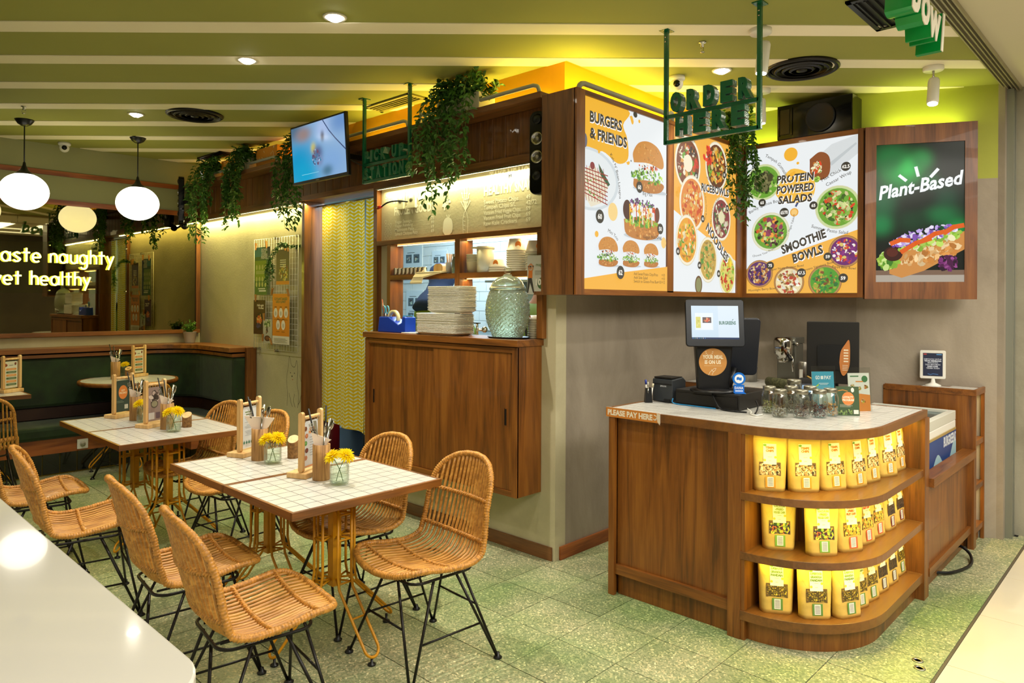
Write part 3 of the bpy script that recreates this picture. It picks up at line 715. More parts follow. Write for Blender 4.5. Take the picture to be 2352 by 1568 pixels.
# ------------------------------------------------------------------ plants
def leaf(mb, p, d, up, L, wd, fold=.25):
    d = Vector(d).normalized(); s_ = d.cross(Vector(up)); s_ = s_.normalized() if s_.length > 1e-4 else Vector((1, 0, 0)); n = s_.cross(d)
    p = Vector(p); a = p+d*L*.38; b = p+d*L*.72
    mb.add([p, a+s_*wd*.5+n*wd*fold, b+s_*wd*.36+n*wd*fold, p+d*L-n*L*.08, b-s_*wd*.36+n*wd*fold, a-s_*wd*.5+n*wd*fold, p+d*L*.5],
           [(0, 1, 6), (1, 2, 6), (2, 3, 6), (3, 4, 6), (4, 5, 6), (5, 0, 6)])
def vine(name, lab, x, y, z, out, spread, drop, n, seed, pot=None, grp='hanging vines on the planter ledge', top=.10, lf=.056):
    """trailing plant: pot centre x,y on ledge height z; out = direction over the edge"""
    R = random.Random(seed); t = thing(name, lab, 'plant', (x, y, z), 0, grp); fo = MB(); st = MB()
    out = Vector(out); al = Vector((-out.y, out.x, 0)); ctr = Vector((x, y, z))
    for k in range(n):
        s = R.uniform(-1, 1); e = (0.13+R.uniform(0, .07)); dr = drop*R.uniform(.35, 1)*(1-.35*abs(s)**2)
        p0 = ctr+al*s*spread*.35+Vector((0, 0, .10)); p1 = ctr+al*s*spread*.7+out*e*.6+Vector((0, 0, .10+top*R.random()))
        p2 = ctr+al*s*spread*.95+out*(e+.02)+Vector((0, 0, -.03)); p3 = p2+al*R.uniform(-.05, .05)+out*R.uniform(-.01, .03)+Vector((0, 0, -dr*.55))
        p4 = p3+al*R.uniform(-.06, .06)+Vector((0, 0, -dr*.45)); c = smooth([p0, p1, p2, p3, p4], 9)
        st.tube(c, .0016, 4, caps=False)
        for q in range(2, len(c)):
            for w_ in range(1+(q % 2)):
                d = (c[q]-c[q-1]).normalized(); sd = Vector((R.uniform(-1, 1), R.uniform(-1, 1), R.uniform(-.6, .5)))
                leaf(fo, c[q]+Vector((R.uniform(-.008, .008),)*3), d*.5+sd, (R.uniform(-.4, .4), R.uniform(-.4, .4), 1), lf*R.uniform(.6, 1.1), lf*.5)
    for k in range(int(n*1.6)):
        s = R.uniform(-1, 1); a = ctr+al*s*spread*.8+Vector((R.uniform(-.08, .08), 0, .08)); b = a+Vector((R.uniform(-.08, .08), R.uniform(-.1, .1), top*R.uniform(.3, 1.2)))
        c = smooth([a, (a+b)/2+Vector((0, 0, .02)), b], 4); st.tube(c, .0015, 4, caps=False)
        for q in c:
            for w_ in range(2): leaf(fo, q, (R.uniform(-1, 1), R.uniform(-1, 1), R.uniform(-.2, .6)), (0, 0, 1), lf*R.uniform(.7, 1.1), lf*.5)
    fo.build('foliage', LEAF, t, kind='stuff'); st.build('stems', STEM, t, kind='stuff')
    if pot:
        (a, b, mm) = pot; MB().box((x-a/2, y-b/2, z), (x+a/2, y+b/2, z+.125)).build('planter_box', mm, t, bevel=.004)
    return t
PW = mat('planter_white', '#d9d3b8', 0.5)
LZ = 2.839
vine('trailing_vine', 'largest trailing vine, in a white planter above the chalk menu board', 3.26, 3.54, LZ, (-1, 0, 0), .29, .64, 20, 3, (.15, .42, PW), top=.17)
vine('trailing_vine', 'trailing vine hanging partly behind the television', 3.26, 5.50, LZ, (-1, 0, 0), .24, .64, 15, 5, (.14, .2, PW), top=.12)
vine('trailing_vine', 'trailing vine between the orange boxes, left of the television', 3.26, 6.60, LZ, (-1, 0, 0), .18, .62, 15, 8, (.14, .2, PW), top=.14)
vine('trailing_vine', 'leftmost trailing vine, beside the tall black speaker in the far corner', 3.26, 7.36, LZ, (-1, 0, 0), .25, .64, 18, 11, (.14, .2, PW), top=.12)
vine('trailing_vine', 'trailing vine hanging between the rice bowl and salad menu boards', 5.16, 2.56, 2.803, (-.75, -.66, 0), .13, .62, 18, 15, (.12, .16, PW), 'hanging vine on the menu cabinets', top=.15)
pp = thing('potted_plant', 'small bushy plant in a terracotta-coloured pot on the ledge between the vines', 'plant', (3.26, 7.02, LZ))
MB().lathe([(.035, 0), (.045, .07), (.040, .07), (.035, .06), (.0001, .06)], (3.26, 7.02, LZ), 20).build('pot', mat('cream_pot', '#d8b878', .6), pp)
m_ = MB(); R_ = random.Random(4)
for i in range(70): leaf(m_, (3.26+R_.uniform(-.02, .02), 7.02+R_.uniform(-.02, .02), LZ+.07), (R_.uniform(-1, 1), R_.uniform(-1, 1), R_.uniform(.3, 1.6)), (0, 0, 1), R_.uniform(.04, .09), .02)
m_.build('foliage', LEAF, pp, kind='stuff')
bk = thing('bucket_plant', 'bushy little plant in a metal bucket on the banquette corner', 'plant', (3.17, 7.80, 1.136))
c_ = (3.17, 7.80, 1.136)
MB().lathe([(.050, 0), (.052, .003), (.066, .115), (.070, .118), (.064, .118), (.060, .10), (.0001, .10)], c_, 28).build('bucket', mat('galvanised_metal', '#c4c6c0', .45, .3), bk)
m_ = MB(); m2_ = MB()
for i in range(60):
    d = Vector((R_.uniform(-1, 1), R_.uniform(-1, 1), R_.uniform(.5, 2.0))).normalized()*R_.uniform(.06, .15)*1.0; a = Vector((c_[0], c_[1], c_[2]+.10)); b = a+Vector((d.x*.9, d.y*.9, d.z*.9))
    m2_.tube([a, (a+b)/2+Vector((0, 0, .01)), b], .0013, 4, caps=False)
    for q in range(9):
        p = a.lerp(b, .3+.75*q/8); leaf(m_, p, (R_.uniform(-1, 1), R_.uniform(-1, 1), R_.uniform(-.2, .8)), (0, 0, 1), .024, .014)
m_.build('foliage', LEAF2, bk, kind='stuff'); m2_.build('stems', STEM, bk, kind='stuff')

# ------------------------------------------------------------------ wire memo board on the plaster wall
gb = thing('wire_grid_board', 'white wire grid board hanging on the plaster wall left of the doorway', 'memo board', (3.33, 6.24, 1.13))
GY0, GY1, GZ0, GZ1 = 5.825, 6.655, 1.13, 2.19
m_ = MB()
for i in range(18): y = GY0+(GY1-GY0)*i/17; m_.tube([(3.325, y, GZ0), (3.325, y, GZ1)], .0016, 5)
m_.build('upright_wires', WHITE, gb, kind='stuff'); m_ = MB()
for i in range(22): z = GZ0+(GZ1-GZ0)*i/21; m_.tube([(3.329, GY0, z), (3.329, GY1, z)], .0016, 5)
m_.build('cross_wires', WHITE, gb, kind='stuff')
MB().tube([(3.327, GY0, GZ0), (3.327, GY1, GZ0), (3.327, GY1, GZ1), (3.327, GY0, GZ1)], .0035, 6, closed=True).build('border_wire', WHITE, gb)
for y, z in ((GY0+.03, GZ1), (6.24, GZ1), (GY1-.06, GZ0), (6.24, GZ0)): MB().box((3.322, y-.008, z-.02), (AX, y+.008, z+.008)).build('wall_hook', STEEL, gb)
def wallposter(name, lab, y1, y0, z0, z1, draw, x=3.312, grp='leaflets clipped to the wire grid board'):
    W_, H_ = y1-y0, z1-z0; p = Print(W_, H_); draw(p, W_, H_)
    t = thing(name, lab, 'poster', (x, y1, z0), 0, grp)
    MB().box((x+.0006, y0, z0), (x+.0025, y1, z1)).build('card', PAPER, t)
    p.build('artwork', (x, y1, z0), (0, -1, 0), (0, 0, 1), PRINT, t); return t
def p_green(p, W, Hh):
    p.bg('#27444a'); p.rect(0, 0, W*.8, Hh, '#3d6a2c'); p.rect(W*.02, Hh*.3, W*.75, Hh*.72, '#7f9a1e'); p.rect(0, Hh*.8, W*.5, Hh, '#3d8a80')
    for i, s in enumerate(('SHOWER', 'YOUR', 'COOKING', 'FRIENDS')): p.text(s, W*.42, Hh*(.92-.055*i), .034, '#e6e6d2', .03, wmax=W*.4)
    for j in (.58, .33, .22):
        for i in range(4): p.disc(W*(.14+.19*i), Hh*j, .018, '#b9c070', .024)
    for j in range(5): p.rect(W*.1, Hh*(.44+.015*j), W*.72, Hh*(.446+.015*j), '#c8cf8c')
    p.rect(W*.3, Hh*.07, W*.75, Hh*.10, '#e6e6d2'); p.rect(W*.25, Hh*.12, W*.7, Hh*.14, '#e6e6d2')
def p_veg(p, W, Hh):
    p.bg('#6a5a34'); p.scatter(W*.55, Hh*.35, W*.4, Hh*.3, ['#b8952a', '#d8c040', '#8a4a20', '#4a5a20', '#e0d8a0'], 90, .02, 3); p.rect(0, 0, W, Hh*.1, '#e08a1e')
    for i in range(4): p.rect(W*.3, Hh*(.5+.06*i), W*.75, Hh*(.53+.06*i), '#e8e0c0')
def p_orange(p, W, Hh):
    p.bg('#e08a1e'); p.rect(0, 0, W, Hh*.16, '#e6dfcf'); p.text('12 PLANT-BASED', W*.5, Hh*.875, .032, '#5a6a3a', .03, 'c', wmax=W*.8); p.text('LIKE A JUNKY', W*.5, Hh*.82, .030, '#5a6a3a', .03, 'c', wmax=W*.6)
    for j, n in ((.62, 3), (.38, 2)):
        for i in range(n): x = W*(.5+(i-(n-1)/2)*.31); p.disc(x, Hh*j, .036, '#efe8da', .045); p.disc(x, Hh*j-.006, .016, '#c9bfae', .022); p.rect(x-.03, Hh*j-.065, x+.03, Hh*j-.061, '#7a4a14'); p.rect(x-.02, Hh*j+.05, x+.02, Hh*j+.058, '#7a4a14')
    for i in range(4): p.rect(W*.1, Hh*(.03+.025*i), W*(.9-.1*(i % 2)), Hh*(.038+.025*i), '#8a8478')
def p_brown(p, W, Hh):
    p.bg('#452008'); p.text('Hello again', W*.85, Hh*.82, .030, '#efe2c8', .02, 'r', shear=.2, wmax=W*.6); p.text('We Meet', W*.85, Hh*.74, .028, '#efe2c8', .02, 'r', wmax=W*.45)
    p.disc(W*.55, Hh*.38, W*.38, '#2c1810', Hh*.26); p.scatter(W*.5, Hh*.42, W*.28, Hh*.17, ['#c8482a', '#e0a050', '#d8701e', '#f0c070'], 70, .016, 6); p.scatter(W*.45, Hh*.25, W*.25, Hh*.08, ['#4a3a66', '#30223a'], 30, .02, 9)
def p_leafy(p, W, Hh):
    p.bg('#b9b7a4'); p.scatter(W*.5, Hh*.8, W*.45, Hh*.18, ['#3a5a20', '#6a8a3a', '#c8d0a0'], 60, .018, 2); p.disc(W*.5, Hh*.2, W*.33, '#4a2416', Hh*.12); p.disc(W*.5, Hh*.21, W*.22, '#7a4a2c', Hh*.07); p.scatter(W*.45, Hh*.5, W*.15, Hh*.18, ['#3a2a20', '#8a6a4a'], 18, .015, 4)
wallposter('clipped_poster', 'tall green poster with white icons, top left of the wire board', 6.62, 6.31, 1.65, 2.11, p_green)
wallposter('clipped_poster', 'olive food poster with an orange foot, top right of the wire board', 6.195, 5.955, 1.745, 2.07, p_veg)
wallposter('clipped_poster', 'orange poster with five white circles, lower right of the wire board', 6.25, 5.938, 1.192, 1.66, p_orange, 3.306)
wallposter('clipped_poster', 'dark brown leaflet with a food bowl, lower left of the wire board', 6.637, 6.40, 1.27, 1.60, p_brown)
wallposter('clipped_poster', 'small leafy white leaflet beside the orange poster', 6.44, 6.268, 1.19, 1.42, p_leafy, 3.309)
PEG = mat('clothes_peg_wood', '#b98442', .6)
for i, (y, z, tl) in enumerate(((6.58, 2.12, .05), (6.37, 2.13, -.1), (6.02, 2.09, -.2), (5.97, 2.08, -.15), (6.255, 1.68, .35), (5.96, 1.67, -.35), (6.58, 1.62, 0), (6.41, 1.44, -.1), (6.43, 1.24, .1), (6.27, 1.21, -.5))):
    t = thing('clothes_peg', ['wooden clothes peg at the left on top of the tall green poster', 'wooden clothes peg at the right on top of the tall green poster', 'wooden clothes peg, left one on the olive food poster', 'wooden clothes peg, right one on the olive food poster', 'wooden clothes peg at the left on top of the orange poster', 'wooden clothes peg at the right on top of the orange poster', 'wooden clothes peg holding the dark brown leaflet', 'wooden clothes peg above the small leafy leaflet', 'wooden clothes peg at the lower left edge of the leafy leaflet', 'wooden clothes peg at the lower right corner of the leafy leaflet'][i], 'peg', (3.30, y, z), 0, 'pegs on the wire grid board')
    for s in (-1, 1):
        m_ = MB().box((-.004, -.005, -.035), (.003, .005, .035)); m_.xf(Matrix.Translation((3.302+s*.0045, y, z)) @ Matrix.Rotation(tl, 4, 'X') @ Matrix.Rotation(s*.07, 4, 'Y')).build('peg_arm', PEG, t)
vine('ivy_sprig', 'short artificial ivy sprig hanging over the right edge of the wire board', 3.315, 5.92, 1.99, (-1, 0, 0), .02, .26, 4, 21, None, 'ivy on the wire board', top=.01, lf=.034)
# line drawing of a cat on the wall
p = Print(.36, .5)
for pts in ([(.05, 0), (.06, .12), (.04, .24), (.07, .36), (.09, .46), (.13, .38), (.19, .37), (.22, .43), (.24, .34), (.23, .22), (.26, .1), (.24, 0)], [(.09, .12), (.12, .04), (.15, 0)], [(.18, .12), (.17, .05), (.20, 0)], [(.28, .3), (.31, .2), (.29, .08), (.25, .03)]): p.line([(v.x, v.y) for v in smooth([(a, b, 0) for a, b in pts], 4)], .004, '#2c2820')
p.disc(.11, .31, .006, '#2c2820'); p.disc(.18, .31, .006, '#2c2820'); p.disc(.14, .28, .008, '#2c2820'); p.disc(.15, .25, .006, '#b0502a')
cat = thing('wall_doodle', 'thin black line drawing of a cat low on the plaster wall', 'wall drawing', (AX, 6.1, .62)); p.build('drawing', (AX-.0005, 6.12, .62), (0, -1, 0), (0, 0, 1), PAINTED, cat)

# ------------------------------------------------------------------ curtain
def curtain_mat():
    m = bpy.data.materials.new('yellow_leaf_fabric'); nt, N, L, B = nodes(m); tc = N.new('ShaderNodeTexCoord'); sp = N.new('ShaderNodeSeparateXYZ'); L.new(tc.outputs['Object'], sp.inputs[0])
    def mt(op, a, b=None, c=None):
        n = N.new('ShaderNodeMath'); n.operation = op
        for i, v in enumerate((a, b, c)):
            if v is None: continue
            if isinstance(v, (int, float)): n.inputs[i].default_value = v
            else: L.new(v, n.inputs[i])
        return n.outputs[0]
    fy = mt('FRACT', mt('MULTIPLY', sp.outputs[1], 1/.092)); tri = mt('ABSOLUTE', mt('SUBTRACT', fy, .5))
    ph = mt('FRACT', mt('ADD', mt('MULTIPLY', sp.outputs[2], 1/.030), mt('MULTIPLY', tri, 1.5)))
    dist = mt('ABSOLUTE', mt('SUBTRACT', ph, .5)); rim = mt('MULTIPLY', mt('SUBTRACT', .25, mt('ABSOLUTE', mt('SUBTRACT', tri, .25))), 1.0)
    wv = mt('LESS_THAN', dist, mt('MULTIPLY', mt('POWER', mt('MULTIPLY', rim, 4), .5), .24))
    mx = N.new('ShaderNodeMixRGB'); L.new(wv, mx.inputs[0]); mx.inputs[1].default_value = (*hx('#dfb70a'), 1); mx.inputs[2].default_value = (*hx('#dfe0b8'), 1)
    L.new(mx.outputs[0], B.inputs['Base Color']); B.inputs['Roughness'].default_value = .85
    tr = N.new('ShaderNodeBsdfTranslucent'); L.new(mx.outputs[0], tr.inputs[0]); ms = N.new('ShaderNodeMixShader'); ms.inputs[0].default_value = .15
    L.new(B.outputs[0], ms.inputs[1]); L.new(tr.outputs[0], ms.inputs[2]); L.new(ms.outputs[0], N['Material Output'].inputs[0]); return m
CURT = curtain_mat()
def curtain(lab, y0, y1, zb0, zb1, k, ph):
    t = thing('door_curtain', lab, 'curtain', (3.44, (y0+y1)/2, zb0)); m = MB(); ny, nz = 60, 24; vs = []
    for j in range(nz+1):
        for i in range(ny+1):
            u = i/ny; v = j/nz; z = (zb0+(zb1-zb0)*u)*(1-v)+2.44*v; am = .012+.010*(1-v)
            y = y0+(y1-y0)*u; y += .02*(1-v)*sin(3*u); vs.append((3.445+am*sin(u*k*2*PI+ph+.4*sin(v*3)), y, z+.004*sin(u*9)))
    fs = [(j*(ny+1)+i, j*(ny+1)+i+1, (j+1)*(ny+1)+i+1, (j+1)*(ny+1)+i) for j in range(nz) for i in range(ny)]
    m.add(vs, fs, 0, None, True).build('fabric', CURT, t)
curtain('wide yellow leaf-patterned curtain panel in the doorway', 4.97, 5.64, .49, .54, 2.2, 0)
curtain('narrow yellow leaf-patterned curtain strip at the right side of the doorway', 4.685, 4.93, .48, .49, 1.5, 1)
cr = thing('curtain_rod', 'thin rod carrying the yellow curtains in the doorway head', 'curtain rod', (3.445, 5.2, 2.445)); MB().tube([(3.445, 4.66, 2.445), (3.445, 5.70, 2.445)], .007, 8).build('rod', STEEL, cr)
# ================================================================== TELEVISION, SPEAKERS, PIPES, BOXES
tv = thing('television', 'flat television with a blue picture hung in front of the plank fascia', 'television', (2.97, 4.91, 2.53))
T_ = Matrix.Translation((2.965, 4.905, 2.765)) @ Matrix.Rotation(rad(-4), 4, 'Y')
MB().box((0, -.395, -.235), (.028, .395, .235)).xf(T_).build('bezel', BLKP, tv, bevel=.004)
MB().box((.028, -.25, -.17), (.06, .25, .12)).xf(T_).build('rear_housing', BLKP, tv)
p = Print(.76, .43)
p.field(0, 0, .76, .43, 76, 43, blend('#8cb0d6', [(.12, .35, .42, .55, '#0a93c6'), (.22, .1, .3, .3, '#0aa0cc'), (.05, .95, .22, .2, '#4a6f8c'), (.24, .84, .16, .14, '#94807f'), (.62, .85, .14, .2, '#a9bfe6'), (.75, .25, .25, .25, '#7fa8d8'), (.95, .9, .2, .2, '#6a92c8'), (.42, .55, .05, .10, '#c8c06a'), (.66, .10, .10, .10, '#4f7a96'), (.50, .45, .09, .13, '#56608c'), (.60, .72, .035, .09, '#3c4a6a'), (.53, .30, .06, .10, '#7a8cb4')]))
p.line([(.47, .43), (.55, .34), (.63, .27), (.76, .17)], .010, '#3c4f78')
p.scatter(.36, .16, .07, .08, ['#4a5a80', '#a8b8d8', '#70506a', '#3a7aa0'], 40, .014, 2); p.rect(.13, .045, .38, .048, '#9adfe8')
p.mb.xf(T_ @ Matrix(((0, 0, -1, -.0015), (-1, 0, 0, .38), (0, 1, 0, -.21), (0, 0, 0, 1)))); p.mb.build('screen', SCREEN, tv)
MB().box((3.02, 4.80, 2.72), (3.30, 4.86, 2.76)).box((3.02, 4.98, 2.72), (3.30, 5.04, 2.76)).build('bracket', BLK, tv)
m_ = MB(); m_.tube(smooth([(3.0, 4.55, 2.66), (3.1, 4.45, 2.60), (3.2, 4.40, 2.63), (3.28, 4.33, 2.72)], 6), .004, 6).build('cable', BLKP, tv)
MB().box((2.962, 4.88, 2.536), (2.967, 4.93, 2.542)).build('badge', STEEL, tv)

def column_speaker(x, y, zc, h, rz, lab):
    t = thing('column_speaker', lab, 'speaker', (x, y, zc), rz)
    q = [(-.052, -h/2+.05), (0, -h/2-.01), (.052, -h/2+.05), (.052, h/2-.05), (.035, h/2-.005), (0, h/2+.01), (-.035, h/2-.005), (-.052, h/2-.05)]
    q = rrect(.105, h, .045, 6)
    MB().slab(q, (0, 0, 0), (0, -1, 0), (0, 0, 1), .055).build('cabinet', BLKG, t, local=True, bevel=.006)
    for dz in (h*.40, h*.17, -h*.05, -h*.27):
        m_ = MB(); m_.lathe([(.038, .0), (.040, .006), (.034, .008), (.030, .002)], (0, 0, 0), 28).xf(Matrix.Translation((-.055, 0, dz)) @ Matrix.Rotation(-PI/2, 4, 'Y')).build('chrome_ring', STEEL, t, local=True) if dz in (h*.17, -h*.05) else None
        m_ = MB(); m_.lathe([(.032, .001), (.020, -.006) if dz in (h*.17, -h*.05) else (.02, .004), (.0001, .010)], (0, 0, 0), 24).xf(Matrix.Translation((-.056, 0, dz)) @ Matrix.Rotation(-PI/2, 4, 'Y')).build('driver_cone', BRUSH if dz in (h*.17, -h*.05) else BLKP, t, local=True)
    MB().box((0, -.02, -.03), (.05, .02, .03)).build('wall_bracket', BLK, t, local=True)
    return t
column_speaker(3.235, 2.835, 2.49, .50, .25, 'tall black column speaker with chrome cones beside the burger menu cabinet')
column_speaker(3.10, 7.80, 2.655, .52, -.3, 'tall black column speaker in the far left corner beside the vine')
MB_ = MB
wm = thing('webcam_mount', 'small black bracket lamp under the far left speaker', 'fixture', (3.14, 7.86, 2.39)); MB().ball((3.12, 7.83, 2.39), .035, 16, 10).build('head', BLKG, wm); MB().tube([(3.14, 7.86, 2.39), (3.2, 7.98, 2.45)], .012, 8).build('arm', BLK, wm)

def rail(pts, lab, r=.016):
    t = thing('guard_rail', lab, 'rail', pts[0], 0, 'painted guard rails along the ledge')
    P_ = [Vector(q) for q in pts]; a, b, c, d = P_; rr = .05
    q = [a]+smooth([b-(b-a).normalized()*rr, b+((c-b).normalized()-(b-a).normalized())*rr*.3, b+(c-b).normalized()*rr], 4)+smooth([c-(c-b).normalized()*rr, c+((b-c).normalized()+(a-b).normalized()*-1)*rr*.3, c+(d-c).normalized()*rr], 4)+[d]
    MB().tube(q, r, 10).build('pipe', PIPE, t); return t
rail([(3.2, 2.82, LZ), (3.2, 2.82, 2.905), (3.2, 3.95, 2.905), (3.2, 3.95, LZ)], 'grey pipe rail on the ledge right of the large vine', .013)
rail([(3.2, 4.08, LZ), (3.2, 4.08, 2.905), (3.2, 5.45, 2.905), (3.2, 5.45, LZ)], 'grey pipe rail on the ledge behind the pick-up sign', .013)
rail([(3.2, 5.98, LZ), (3.2, 5.98, 2.905), (3.2, 6.60, 2.905), (3.2, 6.60, LZ)], 'grey pipe rail in front of the orange boxes left of the television', .013)
rail([(3.2, 6.88, LZ), (3.2, 6.88, 2.905), (3.2, 7.5, 2.905), (3.2, 7.5, LZ)], 'grey pipe rail between the two leftmost vines', .013)
rail([(3.22, 2.54, 2.80), (3.22, 2.54, 2.865), (4.25, 2.54, 2.865), (4.25, 2.54, 2.80)], 'grey pipe rail on top of the burger menu cabinet', .016)
rail([(4.35, 2.54, 2.80), (4.35, 2.54, 2.86), (5.0, 2.54, 2.86), (5.0, 2.54, 2.80)], 'grey pipe rail on top of the rice bowl menu cabinet', .014)
OBOX = mat('orange_gift_box', '#e0952c', .5)
for i, (y0, y1, z1, lab) in enumerate(((6.05, 6.45, 3.03, 'large pale-patterned orange box left of the television'), (6.90, 7.20, 3.02, 'orange box between the two leftmost vines'), (5.50, 5.66, 2.98, 'small orange box just behind the television'))):
    t = thing('orange_box', lab, 'box', (3.29, (y0+y1)/2, LZ), 0, 'orange boxes on the ledge'); MB().box((3.235, y0, LZ), (3.345, y1, z1)).build('carton', OBOX, t, bevel=.003)
    p = Print(y1-y0, z1-LZ); R_ = random.Random(i)
    for k in range(14): a = R_.uniform(0, PI); x_, y_ = R_.uniform(.03, p.W-.03), R_.uniform(.02, p.H-.02); p.line([(x_, y_), (x_+.022*cos(a), y_+.022*sin(a))], .007, '#efd9a4')
    p.build('printed_dashes', (3.234, y1, LZ), (0, -1, 0), (0, 0, 1), PRINT, t)

# ================================================================== HANGING LETTER SIGNS
def frame_sign(name, lab, x, y0, y1, rows, zb, zm, lh, rnd):
    t = thing(name, lab, 'sign', (x, (y0+y1)/2, H)); r = .011
    for y in (y0, y1):
        MB().box((x-r, y-r, zb-.01), (x+r, y+r, H)).build('post', GREEN, t, bevel=.002)
        MB().box((x-.035, y-.028, H-.006), (x+.035, y+.028, H)).build('ceiling_plate', GREEN, t)
        for q in (.04, .065): m_ = MB(); m_.lathe([(.0001, .004), (.004, .003), (.005, 0)], (0, 0, 0), 10).xf(Matrix.Translation((x-r, y, H-q)) @ Matrix.Rotation(-PI/2, 4, 'Y')).build('rivet', STEEL, t)
    for z in (zb, zm): MB().box((x-r, y0, z-r), (x+r, y1, z+r)).build('crossbar', GREEN, t, bevel=.002)
    for (s, z, ya, yb, hh) in rows:
        tot = sum(.55 if c == ' ' else (.5 if c == 'I' else 1) for c in s); st = (ya-yb)/tot; y = ya
        for c in s:
            wdt = .55 if c == ' ' else (.5 if c == 'I' else 1)
            if c != ' ':
                vs, fs, wd = textmesh(c, .045, .20, .03, 0, 3); ys = [v[1] for v in vs]; y_0, y_1 = min(ys), max(ys); sz = hh/(y_1-y_0); sx = min(st*wdt*.70/wd, sz*1.3)
                m_ = MB(); dp = .028/.23
                m_.add([(x-v[2]*dp, y-(st*wdt-wd*sx)/2-v[0]*sx, z+(v[1]-y_0)*sz+rnd.uniform(0, 0)) for v in vs], fs)
                m_.build('letter', GREEN, t)
            y -= st*wdt
    return t
rn = random.Random(2)
frame_sign('hanging_sign', 'green metal hanging sign with raised letters ORDER HERE above the counter', 3.43, 2.09, 1.556, [('ORDER', 2.632, 2.065, 1.575, .110), ('HERE', 2.50, 2.035, 1.605, .105)], 2.478, 2.618, .1, rn)
frame_sign('hanging_sign', 'green metal hanging sign with raised letters PICK UP STATION near television', 3.08, 4.45, 3.91, [('PICK UP', 2.613, 4.43, 3.93, .088), ('STATION', 2.489, 4.43, 3.93, .090)], 2.478, 2.602, .1, rn)

# large shopfront lettering, seen edge-on at the top right
ml = thing('shopfront_letters', 'large white-faced green letters hanging over the shopfront, seen edge-on', 'sign', (3.5, .78, 2.7))
GM = mat('green_letter_side', '#0c8a3a', .3, coat=.3); WF = mat('white_letter_face', '#e2dcc8', .4)
xx = 3.98; zz = 2.985
for k, (c, dz, s) in enumerate((('b', 0, .52), ('o', -.01, .50), ('w', -.03, .48), ('l', -.05, .46))):
    vs, fs, wd = textmesh(c, .03, .001, 0, .25, 3)
    xs = 3.16+[0, .17, .33, .54][k]*.85; a = MB(); b = MB()
    # side body and face
    vs2, fs2, wd2 = textmesh(c, .03, .5, 0, .25, 3)
    a.add([(xs+v[0]*s*.45, .855+v[2]*.10, 2.79+dz+v[1]*s*.52) for v in vs2], fs2).build('letter_side', GM, ml)
    b.add([(xs+v[0]*s*.45, .802+v[2]*.004, 2.79+dz+v[1]*s*.52) for v in vs2 if True], [f for f in fs2]).build('letter_face', WF, ml)
MB().box((3.0, .892, 2.93), (3.8, .905, 2.96)).build('mounting_rail', WHITE, ml)
for x in (3.1, 3.7): MB().tube([(x, .898, 2.95), (x, .898, H)], .005, 8).build('hanger_rod', STEEL, ml)

# ================================================================== MENU CABINETS
def backlit(name, W_, H_, draw, org, u, parent):
    p = Print(W_, H_); draw(p, W_, H_); return p.build(name, org, u, (0, 0, 1), BACKLIT, parent)
DK = '#3a352c'; OR = '#f2b53a'; WH = '#e9eef0'
GR = ['#5f9a2c', '#8fbf3c', '#3f7a22', '#b8d860']; BUN = ['#c9853a', '#d99a4c', '#b8742c', '#e0ac62']
def badge(p, x, y, r, s): p.disc(x, y, r, '#34312a'); p.text(s, x, y-r*.36, r*1.02, '#f4f0e6', .03, 'c', wmax=r*1.6)
def burger(p, x, y, s, sd):
    e = s*1.6
    p.disc(x+.1*e, y-.92*s, .75*e, '#c3cbcf', .10*s)
    p.blob([(x-.62*e, y-.58*s), (x-.58*e, y-.9*s), (x, y-1.02*s), (x+.55*e, y-.9*s), (x+.62*e, y-.55*s)], '#b97634'); p.scatter(x, y-.78*s, .55*e, .17*s, BUN, 26, .07*s, sd)
    p.scatter(x, y-.42*s, .78*e, .24*s, GR, 70, .10*s, sd+1); p.scatter(x, y-.22*s, .55*e, .16*s, ['#efe9d2', '#3a2a1c', '#e6e0c4', '#6fae38'], 34, .09*s, sd+2); p.scatter(x, y-.02*s, .5*e, .12*s, ['#d2461e', '#e07a2c', '#f4ead0', '#5a2c16'], 26, .08*s, sd+3)
    p.blob([(x-.62*e, y+.02*s), (x-.66*e, y+.38*s), (x-.42*e, y+.80*s), (x, y+.95*s), (x+.42*e, y+.80*s), (x+.66*e, y+.38*s), (x+.60*e, y+.02*s), (x, y+.12*s)], '#cd8a3e'); p.scatter(x, y+.48*s, .55*e, .36*s, BUN, 60, .05*s, sd+4)
